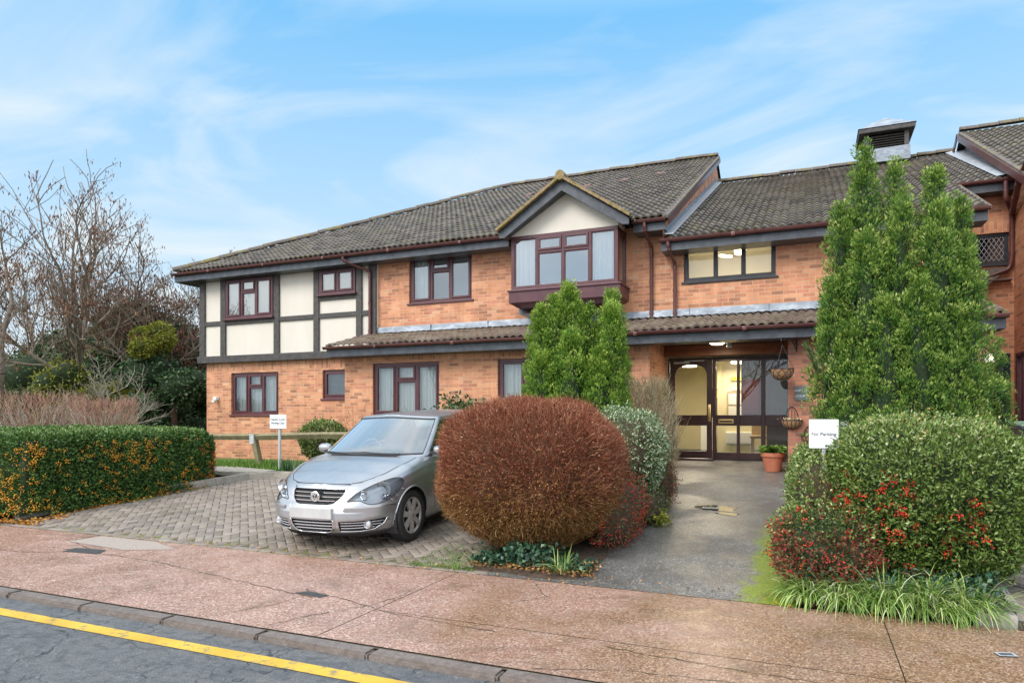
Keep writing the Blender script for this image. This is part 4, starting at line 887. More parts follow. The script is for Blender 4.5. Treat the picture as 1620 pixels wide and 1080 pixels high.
# ---------------- fittings on the walls
bl = thing('bulkhead_lamp', 'lit oval lamp under the porch ceiling above the entrance door', 'lamp', (-1.58, 13.6, 2.925))
m = MB(); m.lathe((-1.62, 13.6, 2.925), [(.0, -.075), (.10, -.065), (.145, -.035), (.15, -.012)], 24); m.build('diffuser', emis('lamp_lit', (1, .88, .6), 3.2), bl, smooth=True)
m = MB(); m.lathe((-1.62, 13.6, 2.925), [(.16, -.012), (.16, 0), (0, 0)], 24); m.box(-1.44, -1.34, 13.53, 13.64, 2.80, 2.924, .01); m.build('base', 'steel', bl)
lamp('porch_light', (-1.62, 13.6, 2.83), 6, .2, (0, 0, 0), bl, (1, .78, .5))
sl = thing('security_light', 'small white sensor light fixed to the brick below the timbered end', 'lamp', (-15.04, 14.05, 1.9))
m = MB(); m.box(-15.10, -14.98, 13.98, 14.098, 1.92, 2.02, .02); m.lathe((-15.04, 13.96, 1.88), [(0, -.05), (.04, -.03), (.05, 0), (.045, .04)], 14); m.build('housing', 'white', sl, smooth=40)
m = MB(); m.box(-15.09, -14.99, 13.965, 13.985, 1.86, 1.90); m.build('sensor', 'dark', sl)
ll = thing('wall_lamp', 'small square lit lamp on the brick pier beside the tiny conifer', 'lamp', (2.6, 12.88, 2.4))
m = MB(); m.box(2.54, 2.66, 12.80, 12.899, 2.33, 2.47, .015); m.build('housing', 'white', ll); m = MB(); m.box(2.555, 2.645, 12.785, 12.802, 2.345, 2.455, .008); m.build('diffuser', emis('lamp_cream', (1, .95, .7), 1.0), ll)
# ================================================================ THE CAR
t = NT('silver_paint'); t.b.inputs['Metallic'].default_value = .75; t.rough(.34); t.b.inputs['Coat Weight'].default_value = .6; t.b.inputs['Coat Roughness'].default_value = .12
t.col(t.ramp(t.noise(6, 6, .6), [(.3, (.36, .365, .38)), (.7, (.42, .425, .44))])); t.nor(t.bump(t.noise(900, 2), .03, .001))
mat('chrome', (.75, .76, .78), rough=.14, metal=1); mat('hubcap', (.46, .43, .41), (.54, .50, .47), 9, .42, metal=.35); mat('plate', (.50, .50, .49), (.40, .39, .39), 3.5, .55)
mat('lamp_inner', (.62, .64, .67), rough=.25, metal=.5); mat('lamp_grey', (.34, .36, .38), rough=.3, metal=.3); mat('seat_cloth', (.16, .17, .175), rough=.9); mat('dash', (.028, .028, .03), rough=.8); mat('dashtop', (.10, .105, .11), rough=.8)
glassmat('car_glass', 4.6, (.70, .82, .77)); glassmat('lamp_lens', 1.5, (.95, .97, 1.0)); mat('amber', (.6, .25, .03), rough=.3); mat('lens_red', (.35, .01, .01), rough=.2)
def itp(x, P):
    if x <= P[0][0]: return P[0][1]
    for (a, b), (c, d) in zip(P[:-1], P[1:]):
        if x <= c:
            k = (x - a) / (c - a); k2 = k * k * (3 - 2 * k); return b + (d - b) * (k * .6 + k2 * .4)
    return P[-1][1]
ZL = .215
def ztop(s): return itp(s, [(.1, .70), (.2, .735), (.5, .805), (.85, .885), (1.15, .935), (2.0, .955), (3.2, .985), (3.95, .95)])
PV = [(0, .755, .13), (.06, .79, .055), (.18, .81, .02), (.36, .822, .0), (.5, .825, .005), (.62, .822, .035), (.75, .814, .085), (.87, .795, .135), (.95, .765, .17), (1.0, .725, .205)]
def wv(v): return itp(v, [(a, b) for a, b, c_ in PV])
def fv(v): return itp(v, [(a, c_) for a, b, c_ in PV])
def rv(v): return 3.90 - itp(v, [(0, .10), (.2, .02), (.45, 0), (.55, .03), (1, .10)])
LF, QF, PF, LR = .74, 2.7, 2.0, .5
def v_of(s, z): return max(0, min(1, (z - ZL) / (ztop(s) - ZL)))
def s_from_xz(x, z):
    s = .1
    for _ in range(12):
        v = v_of(s, z); w = wv(v); r = min(.9999, abs(x) / w); s = s * .4 + .6 * (fv(v) + LF * (1 - (1 - r ** QF) ** (1 / PF)))
    return s
def x_from_sz(s, z):
    v = v_of(s, z); w = wv(v); f = fv(v); e = rv(v)
    if s < f + LF: return w * max(0, 1 - ((f + LF - s) / LF) ** PF) ** (1 / QF)
    if s > e - LR: return w * max(0, 1 - ((s - e + LR) / LR) ** 2) ** (1 / 3.2)
    return w
def outline(v, zf=None):
    "half outline points (x, s) from the front centre to the rear centre"
    w, f, e = wv(v), fv(v), rv(v); raw = []
    for k in range(401): a = math.pi / 2 * k / 400; raw.append((w * math.sin(a) ** (2 / QF), f + LF - LF * math.cos(a) ** (2 / PF)))
    d = [0]
    for p, q in zip(raw[:-1], raw[1:]): d.append(d[-1] + math.dist(p, q))
    N1 = 64; P = []; j = 0
    for k in range(N1 + 1):
        t_ = d[-1] * k / N1
        while j < 399 and d[j + 1] < t_: j += 1
        q = (t_ - d[j]) / max(1e-9, d[j + 1] - d[j]); P.append((raw[j][0] + (raw[j + 1][0] - raw[j][0]) * q, raw[j][1] + (raw[j + 1][1] - raw[j][1]) * q))
    N2 = 92
    for k in range(1, N2): P.append((w, f + LF + (e - LR - f - LF) * k / N2))
    for k in range(25): a = math.pi / 2 * k / 24; P.append((w * max(0, math.cos(a)) ** (2 / 3.2), e - LR + LR * math.sin(a) ** 1.0))
    return P
NV = 44; VS = [i / NV for i in range(NV + 1)]
OUT = [outline(v) for v in VS]; NP = len(OUT[0])
bodyV = {}; 
BV, BF, BI = [], [], {}
for sg in (1, -1):
    for i, v in enumerate(VS):
        for k, (x, s) in enumerate(OUT[i]):
            if x < 1e-6 and sg < 0: BI[(sg, i, k)] = BI[(1, i, k)]; continue
            BI[(sg, i, k)] = len(BV); BV.append([sg * x, s, ZL + (ztop(s) - ZL) * v])
    for i in range(NV):
        for k in range(NP - 1):
            q = [BI[(sg, i, k)], BI[(sg, i, k + 1)], BI[(sg, i + 1, k + 1)], BI[(sg, i + 1, k)]]; BF.append(q if sg > 0 else q[::-1])
def inpoly(px, pz, poly):
    c_ = False; n = len(poly)
    for i in range(n):
        (x1, y1), (x2, y2) = poly[i], poly[(i + 1) % n]
        if (y1 > pz) != (y2 > pz) and px < (x2 - x1) * (pz - y1) / (y2 - y1) + x1: c_ = not c_
    return c_
def nearest(px, pz, poly):
    best = None
    for i in range(len(poly)):
        (x1, y1), (x2, y2) = poly[i], poly[(i + 1) % len(poly)]; dx, dy = x2 - x1, y2 - y1; t_ = max(0, min(1, ((px - x1) * dx + (pz - y1) * dy) / (dx * dx + dy * dy + 1e-12)))
        q = (x1 + dx * t_, y1 + dy * t_); dd_ = math.dist(q, (px, pz))
        if best is None or dd_ < best[0]: best = (dd_, q)
    return best
def smoothpoly(P, n=5):
    out = []; m_ = len(P)
    for i in range(m_):
        p0, p1, p2, p3 = P[i - 1], P[i], P[(i + 1) % m_], P[(i + 2) % m_]
        for k in range(n):
            t_ = k / n; out.append(tuple(.5 * (2 * p1[j] + (-p0[j] + p2[j]) * t_ + (2 * p0[j] - 5 * p1[j] + 4 * p2[j] - p3[j]) * t_ * t_ + (-p0[j] + 3 * p1[j] - 3 * p2[j] + p3[j]) * t_ ** 3) for j in (0, 1)))
    return out
GRILLE = [(-.33, .692), (.33, .692), (.335, .66), (.30, .60), (.245, .553), (.18, .540), (-.18, .540), (-.245, .553), (-.30, .60), (-.335, .66)]
LOWER = [(-.27, .385), (.27, .385), (.262, .31), (.22, .255), (.17, .240), (-.17, .240), (-.22, .255), (-.262, .31)]
FOG = [(.325, .372), (.60, .375), (.735, .385), (.70, .32), (.63, .272), (.52, .258), (.325, .262)]
LAMP = smoothpoly([(.385, .575), (.455, .648), (.54, .705), (.63, .752), (.71, .778), (.765, .762), (.785, .70), (.765, .61), (.71, .552), (.63, .535), (.565, .555), (.51, .578), (.44, .575)], 4)
ARCH = [(.795 + .335 * math.cos(a * math.pi / 24), .322 + .335 * math.sin(a * math.pi / 24)) for a in range(48)]
ARCHR = [(.795 + 2.465 + .335 * math.cos(a * math.pi / 24), .322 + .335 * math.sin(a * math.pi / 24)) for a in range(48)]
faceR = {}
def region(name, poly, view, cond):
    inn = []
    for fi, f in enumerate(BF):
        if fi in faceR: continue
        c_ = [sum(BV[i][j] for i in f) / 4 for j in range(3)]
        if not cond(c_): continue
        a, b = (c_[0], c_[2]) if view == 'f' else ((abs(c_[0]), c_[2]) if view == 'fa' else (c_[1], c_[2]))
        if inpoly(a, b, poly): inn.append(fi)
    s_in = set(inn); vin = set(i for fi in inn for i in BF[fi]); vout = set(i for fi, f in enumerate(BF) if fi not in s_in for i in f)
    for i in vin & vout:
        x, s, z = BV[i]
        a, b = (x, z) if view == 'f' else ((abs(x), z) if view == 'fa' else (s, z)); dd_, q = nearest(a, b, poly)
        if dd_ > .03: continue
        if view == 's': BV[i] = [math.copysign(x_from_sz(q[0], q[1]), x), q[0], q[1]]
        else: xx = q[0] if view == 'f' else math.copysign(q[0], x); BV[i] = [xx, s_from_xz(xx, q[1]), q[1]]
    for fi in inn: faceR[fi] = name
region('grille', GRILLE, 'f', lambda c_: c_[1] < 1); region('lower', LOWER, 'f', lambda c_: c_[1] < 1)
region('fog', FOG, 'fa', lambda c_: c_[1] < 1); region('lamp', LAMP, 'fa', lambda c_: c_[1] < 1.0)
region('arch', ARCH, 's', lambda c_: abs(c_[0]) > .5); region('arch', ARCHR, 's', lambda c_: abs(c_[0]) > .5)
CAR = thing('parked_car', 'small silver hatchback parked on block paving with its bonnet facing the pavement', 'car')
def submesh(faces, dn=0.0):
    idx = {}; V, F = [], []
    for f in faces:
        q = []
        for i in f:
            if i not in idx: idx[i] = len(V); V.append(tuple(BV[i]))
            q.append(idx[i])
        F.append(q)
    return V, F
def shell(V, F, d):
    "vertices pushed along their average normal by d"
    N = [Vector() for _ in V]
    for f in F:
        n = (Vector(V[f[1]]) - Vector(V[f[0]])).cross(Vector(V[f[2]]) - Vector(V[f[0]]))
        for i in f: N[i] += n
    return [tuple(Vector(v) + n.normalized() * d) for v, n in zip(V, N)]
def rim_edges(F):
    e = {}
    for f in F:
        for a, b in zip(f, f[1:] + f[:1]):
            if (b, a) in e: del e[(b, a)]
            else: e[(a, b)] = 1
    return list(e)
# top deck: bonnet and the panel below the screens
def deckz(x, s, w): r_ = min(1, abs(x) / max(w, 1e-4)); return ztop(s) + itp(s, [(.1, .0), (.3, .028), (.6, .05), (1.1, .055), (3.9, .04)]) * (1 - r_ ** 2.4) * min(1, w / .6)
K = 28; DV, DF = [], []
ring = OUT[-1]
for k, (x, s) in enumerate(ring):
    for j in range(K + 1): xx = -x + 2 * x * j / K; DV.append((xx, s, deckz(xx, s, x)))
for k in range(NP - 1):
    for j in range(K): a = k * (K + 1) + j; DF.append([a, a + 1, a + K + 2, a + K + 1])
VA, FA = submesh([f for i, f in enumerate(BF) if i not in faceR]); off_ = len(VA)
me_v = VA + DV; me_f = FA + [[i + off_ for i in f] for f in DF]
# rolled wheel arch lips
m = MB(); m.v = list(me_v); m.f = [tuple(f) for f in me_f]; m.mi = [0] * len(me_f)
body = m.build('body', 'silver_paint', CAR, smooth=38, weld=True)
def recess(nm, parent, depth, mt, name, side=0):
    V, F = submesh([f for i, f in enumerate(BF) if faceR.get(i) == nm and (not side or BV[f[0]][0] * side > 0)]); V2 = shell(V, F, -depth); m = MB()
    for f in F: m.face([V2[i] for i in f])
    for a, b in rim_edges(F): m.face([V[b], V[a], V2[a], V2[b]])
    return m.build(name, mt, parent, weld=True), V, F
recess('grille', CAR, .035, 'dash', 'grille'); recess('lower', CAR, .04, 'dash', 'lower_grille'); recess('fog', CAR, .035, 'dash', 'fog_lamp_grille', 1); recess('fog', CAR, .035, 'dash', 'fog_lamp_grille', -1)
GR = [o for o in CAR.children if o.name.startswith('grille')][0]
def hbar(m, z, xa, xb, hh=.012, dd_=.012, inn=-.004):
    n = 22; P = [(xa + (xb - xa) * i / n) for i in range(n + 1)]
    for a, b in zip(P[:-1], P[1:]):
        sa, sb = s_from_xz(a, z) - inn, s_from_xz(b, z) - inn
        m.prism([(a, sa, z - hh / 2), (b, sb, z - hh / 2), (b, sb, z + hh / 2), (a, sa, z + hh / 2)], (0, dd_, 0))
for z, w in ((.655, .325), (.615, .305), (.577, .27)): m = MB(); hbar(m, z, -w, w, .0105, .015, -.008); m.build('grille_bar', 'chrome', GR, weld=True)
LG = [o for o in CAR.children if o.name.startswith('lower_grille')][0]; FG = [o for o in CAR.children if o.name.startswith('fog_lamp_grille')]
for z, w in ((.352, .262), (.318, .256), (.284, .235)): m = MB(); hbar(m, z, -w, w, .008, .012, -.016); m.build('grille_bar', 'lamp_inner', LG, weld=True)
for sg, fg in zip((1, -1), FG):
    for z, w in ((.352, .70), (.322, .68), (.292, .63)): m = MB(); hbar(m, z, sg * .335, sg * w, .0075, .010, -.014); m.build('grille_bar', 'lamp_inner', fg, weld=True)
def poly_strip(poly, r, name, mt, view='f', parent=CAR, sg=1, lift=.003):
    m = MB(); P = []
    n = len(poly)
    for (a, b), (c_, d_) in zip(poly[:-1], poly[1:]):
        nn = max(1, int(math.dist((a, b), (c_, d_)) / .02))
        for k in range(nn): x, z = a + (c_ - a) * k / nn, b + (d_ - b) * k / nn; P.append((sg * x, s_from_xz(x, z) - lift, z))
    a, b = poly[-1]; P.append((sg * a, s_from_xz(a, b) - lift, b)); m.tube(P, r, 8); return m.build(name, mt, parent, smooth=True)
poly_strip([(-.27, .385), (-.262, .31), (-.22, .255), (-.17, .240), (.17, .240), (.22, .255), (.262, .31), (.27, .385)], .0045, 'chrome_trim', 'chrome')
poly_strip([(-.33, .697), (.33, .697)], .006, 'chrome_trim', 'chrome')
for sg in (1, -1):
    poly_strip([(.325, .258), (.52, .254), (.63, .268), (.70, .318), (.735, .385)], .005, 'chrome_trim', 'chrome', sg=sg)
    # V-shaped crease running from the bonnet down through the bumper
    poly_strip([(.345, .70), (.342, .64), (.315, .56), (.292, .47), (.29, .38), (.285, .30)], .006, 'bumper_crease', 'silver_paint', sg=sg, lift=-.003)
    # bumper protection strip
    m = MB(); n = 24
    for i in range(n):
        xa, xb = .375 + .415 * i / n, .375 + .415 * (i + 1) / n; e = .012 if i in (0, n - 1) else 0
        za, zb = .488 - .0 * i, .488
        sa, sb = s_from_xz(xa, za) - .012, s_from_xz(xb, zb) - .012
        m.prism([(sg * xa, sa, za - .022 + e), (sg * xb, sb, zb - .022 + e), (sg * xb, sb, zb + .022 - e), (sg * xa, sa, za + .022 - e)], (0, .03, 0))
    o = m.build('bumper_strip', 'silver_paint', CAR)
    m = MB(); hbar(m, .514, sg * .38, sg * .785, .008, .02, .013); m.build('strip_trim', 'chrome', o)
    # headlight: bowl, two reflectors and a clear lens flush with the wing
    V, F = submesh([f for i, f in enumerate(BF) if faceR.get(i) == 'lamp' and BV[f[0]][0] * sg > 0]); V2 = shell(V, F, -.045 ); m = MB()
    for f in F: m.face([V2[i] for i in f])
    for a, b in rim_edges(F): m.face([V[b], V[a], V2[a], V2[b]])
    hl = m.build('headlight', 'lamp_grey', CAR, weld=True)
    m = MB(); V3 = shell(V, F, .002)
    for f in F: m.face([V3[i] for i in f])
    m.build('lens', 'lamp_lens', hl, weld=True, smooth=True)
    for cx_, cz_, rr_ in ((.525, .628, .046), (.672, .672, .078)):
        c_ = Vector((sg * cx_, s_from_xz(cx_, cz_) + .042, cz_)); m = MB(); m.lathe((c_.x, c_.y, c_.z), [(0, .028), (rr_ * .5, .02), (rr_ * .9, -.01), (rr_, -.03), (rr_ + .006, -.03)], 22, axis='y'); m.build('reflector', 'chrome', hl, smooth=True)
    m = MB(); c_ = (sg * .69, s_from_xz(.69, .60) + .03, .60); m.lathe(c_, [(0, -.012), (.02, -.008), (.026, .01)], 14, axis='y'); m.build('indicator', 'lamp_inner', hl, smooth=True)
    e_ = LAMP + [LAMP[0]]; m = MB(); P = [(sg * a, s_from_xz(a, b) - .001, b) for a, b in e_]; m.tube(P, .0045, 6); m.build('lamp_seal', 'black_rubber', hl)
    # fog lamp
    c_ = Vector((sg * .585, s_from_xz(.585, .325) + .0, .325)); fl = MB(); fl.lathe(tuple(c_), [(.050, .03), (.046, .002), (.041, -.002), (.034, .012)], 22, axis='y'); fo = fl.build('fog_lamp', 'silver_paint', CAR, smooth=True)
    m = MB(); m.lathe(tuple(c_), [(0, .0), (.02, .002), (.037, .012)], 18, axis='y'); m.build('fog_lens', 'lamp_inner', fo, smooth=True)
# badge with its ring and letters on the grille
bz = .617; bs = s_from_xz(0, bz) - .022
m = MB(); m.lathe((0, bs, bz), [(.0, .012), (.057, .010), (.060, -.002), (.053, -.006), (.050, .001), (0, .003)], 28, axis='y'); bg_ = m.build('badge', 'chrome', CAR, smooth=35)
m = MB(); m.lathe((0, bs - .0005, bz), [(0, .0022), (.0495, .0022)], 28, axis='y'); m.build('badge_ground', 'dash', bg_)
m = MB()
def bstroke(a, b, r=.0048, S=1.12, y=bs - .003, cx=0, cz=bz): m.bar((cx + a[0] * S, y, cz + a[1] * S), (cx + b[0] * S, y, cz + b[1] * S), r * 2 * S, .004, (0, 1, 0))
VL = [((-.017, .039), (0, .004)), ((0, .004), (.017, .039)), ((-.037, .019), (-.016, -.035)), ((-.016, -.035), (0, -.001)), ((0, -.001), (.016, -.035)), ((.016, -.035), (.037, .019))]
for a, b in VL: bstroke(a, b)
m.build('badge_letters', 'chrome', bg_)
# number plate (unreadable in the photograph, so left blank)
m = MB(); s0 = s_from_xz(.0, .44); m.box(-.27, .27, s0 - .012, s0 + .05, .402, .512, .004); m.build('number_plate', 'plate', CAR)
# black lower lip and underbody
m = MB(); Pl = [(x, s) for x, s in OUT[0]]; n = len(Pl)
for (a, b), (c_, d_) in zip(Pl[:-1], Pl[1:]):
    for sg in (1, -1): m.face([(sg * a, b, ZL + .002), (sg * c_, d_, ZL + .002), (sg * (c_ - .02), d_ + .015, ZL - .035), (sg * (a - .02 * (a > .1)), b + .015, ZL - .035)]); m.face([(sg * a, b + .015, ZL - .03), (sg * c_, d_, ZL - .03), (0, d_, ZL - .03), (0, b + .015, ZL - .03)])
m.build('underbody', 'black_rubber', CAR)
# bonnet shut line and bumper seams
m = MB()
def surf_line(pts, r=.0035):
    P = []
    for (x, s) in pts: wl = x_from_sz(s, ztop(s)); P.append((x, s, deckz(x, s, max(wl, .01)) + .001))
    m.tube(P, r, 6)
for sg in (1, -1):
    surf_line([(sg * x, s) for x, s in ((.36, .262), (.45, .31), (.54, .42), (.60, .56), (.645, .75), (.675, .95), (.685, 1.12))])
surf_line([(x, .213 + .38 * abs(x) ** 2.3) for x in np.linspace(-.36, .36, 18)], .0045)
m.build('bonnet_gap', 'dash', CAR)
m = MB()
for sg in (1, -1):
    P = [(sg * x_from_sz(s, z), s, z) for s, z in ((.36, .625), (.42, .612), (.47, .585), (.50, .555))]; m.tube(P, .003, 6)
    P = [(sg * (x_from_sz(s, z) + .001), s, z) for s, z in [(1.33, .32), (1.30, .5), (1.29, .7), (1.31, .9)]]; m.tube(P, .0035, 6)
    P = [(sg * (x_from_sz(s, z) + .001), s, z) for s, z in [(2.45, .28), (2.47, .5), (2.47, .9)]]; m.tube(P, .0035, 6)
m.build('panel_gap', 'dash', CAR)
# cabin
GU = 22; GV, GI, GF = [], {}, []
def cab(u, k, N1=40, N2=80, N3=24):
    w = .735 + (.575 - .735) * u ** 1.15; f = 1.00 + .76 * u; e = 3.80 + (3.42 - 3.80) * u ** 1.5; lf = .36 - .1 * u; lr = .35
    if k <= N1: a = math.pi / 2 * k / N1; x, s = w * math.sin(a) ** (2 / 3.0), f + lf - lf * math.cos(a) ** 1.0
    elif k <= N1 + N2: q = (k - N1) / N2; x, s = w, f + lf + (e - lr - f - lf) * q
    else: a = math.pi / 2 * (k - N1 - N2) / N3; x, s = w * max(0, math.cos(a)) ** (2 / 3.0), e - lr + lr * math.sin(a)
    zb = ztop(s) + .035 * max(0, 1 - abs(x) / .735) + .004; zt = 1.372 - .02 * max(0, (s - 2.4)) ** 2 - (.0 if s > 1.9 else .04 * (1.9 - s) * abs(x) / .6) + .035 * (1 - (abs(x) / .6) ** 2 if abs(x) < .6 else 0)
    return (x, s, zb + (zt - zb) * u)
KN = 40 + 80 + 24
for sg in (1, -1):
    for i in range(GU + 1):
        for k in range(KN + 1):
            x, s, z = cab(i / GU, k)
            if x < 1e-6 and sg < 0: GI[(sg, i, k)] = GI[(1, i, k)]; continue
            GI[(sg, i, k)] = len(GV); GV.append((sg * x, s, z))
def glass_cell(i, k):
    "0 paint, 1 screen, 2 side glass, 3 rear screen; cells by row i and column k"
    if k < 31 and 1 <= i < GU - 1: return 1
    if 38 <= k < 74 and 2 <= i < GU - 2 and (k - 38) >= (i - 2) * .0: return 2
    if 78 <= k < 108 and 2 <= i < GU - 2: return 2
    if k >= 126 and 5 <= i < GU - 2: return 3
    return 0
cells = {(sg, i, k): glass_cell(i, k) for sg in (1, -1) for i in range(GU) for k in range(KN)}
groups = {'paint': [], 'seal': [], 1: [], 2: [], 3: []}
for (sg, i, k), g in cells.items():
    q = [GI[(sg, i, k)], GI[(sg, i, k + 1)], GI[(sg, i + 1, k + 1)], GI[(sg, i + 1, k)]]; q = q if sg > 0 else q[::-1]
    if g:
        nb = [cells.get((sg, i + a, k + b), g if (k + b < 0 or k + b >= KN) else 0) for a, b in ((1, 0), (-1, 0), (0, 1), (0, -1))]
        groups['seal' if any(x_ != g for x_ in nb) else g].append(q)
    else: groups['seal' if (74 <= k < 78 and 1 < i < GU - 2) else 'paint'].append(q)
def gbuild(fs, name, mt, parent, d=0):
    m = MB(); idx = {}; 
    for f in fs: m.face([GV[i] for i in f])
    return m.build(name, mt, parent, weld=True, smooth=35)
cabo = gbuild(groups['paint'], 'cabin_frame', 'silver_paint', CAR); gbuild(groups['seal'], 'window_seal', 'black_rubber', CAR)
gbuild(groups[1], 'windscreen', 'car_glass', CAR); [gbuild([f for f in groups[2] if GV[f[0]][0] * sg > 0 and (GV[f[0]][1] < 2.42) == fr_], 'side_window', 'car_glass', CAR) for sg in (1, -1) for fr_ in (True, False)]; gbuild(groups[3], 'rear_window', 'car_glass', CAR)
m = MB(); RK = 20
for k in range(KN):
    x0_, s0_, z0_ = cab(1, k); x1_, s1_, z1_ = cab(1, k + 1)
    for j in range(RK):
        def rp(x, s, z, j_): r_ = -1 + 2 * j_ / RK; return (x * r_, s, z + .050 * (1 - abs(r_) ** 2.2) * min(1, x / .4) * itp(s, [(1.7, .25), (2.1, 1), (3.0, 1), (3.45, .5)]))
        m.face([rp(x0_, s0_, z0_, j), rp(x1_, s1_, z1_, j), rp(x1_, s1_, z1_, j + 1), rp(x0_, s0_, z0_, j + 1)])
m.build('roof_panel', 'silver_paint', CAR, weld=True, smooth=True, recalc=True)
# door mirrors
for sg in (1, -1):
    bm = bmesh.new(); bmesh.ops.create_icosphere(bm, subdivisions=3, radius=1)
    for v in bm.verts:
        v.co = Vector((math.copysign(abs(v.co.x) ** .7, v.co.x) * .095, v.co.y * .07 * (1.0 if v.co.y < 0 else .55), math.copysign(abs(v.co.z) ** .7, v.co.z) * .060))
    M_ = Matrix.Translation((sg * .845, 1.46, .995)); mm_ = MB(); mm_.addbm(bm, None, M_); bm.free(); mi_ = mm_.build('door_mirror', 'silver_paint', CAR, smooth=True)
    m = MB(); m.bar((sg * .72, 1.42, .955), (sg * .82, 1.42, .965), .05, .03); m.build('mirror_arm', 'black_rubber', mi_)
    m = MB(); m.lathe((sg * .845, 1.495, .995), [(0, .0), (.06, .0)], 18, axis='y'); m.build('mirror_glass', 'chrome', mi_)
# wipers
for (xa, xb) in ((.50, -.12), (-.10, -.60)):
    m = MB(); P = []
    for i in range(9):
        x = xa + (xb - xa) * i / 8; wl = .735; s = 1.02 + .0 + .36 * (1 - (1 - min(.999, abs(x) / .735) ** 3) ** .5) + .012; P.append((x, s - .01, ztop(s) + .055 + .012 * math.sin(i / 8 * 3.1)))
    m.tube(P, .008, 6); m.build('wiper', 'black_rubber', CAR)
m = MB(); P = [(x, .985 + .36 * (1 - (1 - (abs(x) / .74) ** 3) ** .5), deckz(x, 1.0, .75) + .006) for x in np.linspace(-.66, .66, 20)]
for p, q in zip(P[:-1], P[1:]): m.face([p, q, (q[0], q[1] + .06, q[2] + .012), (p[0], p[1] + .06, p[2] + .012)])
m.build('scuttle', 'dash', CAR)
# interior
m = MB(); m.box(-.68, .68, 1.25, 1.62, .5, .93, .06); m.box(-.68, .68, 1.3, 3.5, .3, .36); m.box(-.70, -.67, 1.3, 3.4, .3, .92); m.box(.67, .70, 1.3, 3.4, .3, .92); di = m.build('dashboard', 'dashtop', CAR, smooth=30)
m = MB(); cw = Vector((-.34, 1.72, .93)); P = [(cw.x + .17 * math.cos(a), cw.y + .17 * math.sin(a) * .42, cw.z + .17 * math.sin(a) * .9) for a in np.linspace(0, 2 * math.pi, 28)[:-1]]; m.tube(P, .014, 8, closed=True); m.bar((cw.x - .15, cw.y, cw.z), (cw.x + .15, cw.y, cw.z), .05, .02); m.build('steering_wheel', 'seat_cloth', CAR, smooth=True)
for x in (-.34, .34):
    m = MB(); m.box(x - .23, x + .23, 2.0, 2.45, .48, .62, .05); m.quadbox((x, 2.52, .88), (.23, 0, 0), (0, .055, -.015), (0, .07, .30)); m.box(x - .12, x + .12, 2.55, 2.64, 1.16, 1.32, .04); m.build('seat', 'seat_cloth', CAR, smooth=30)
m = MB(); m.box(-.6, .6, 3.05, 3.2, .5, 1.10, .05); m.build('rear_seat', 'seat_cloth', CAR, smooth=30)
m = MB(); m.box(-.10, .10, 1.80, 1.83, 1.27, 1.33, .01); m.build('rear_view_mirror', 'black_rubber', CAR)
# tail lamps
for sg in (1, -1):
    m = MB(); m.box(sg * .60, sg * .76, 3.62, 3.80, .72, .95, .03); m.build('tail_light', 'lens_red', CAR, smooth=30)
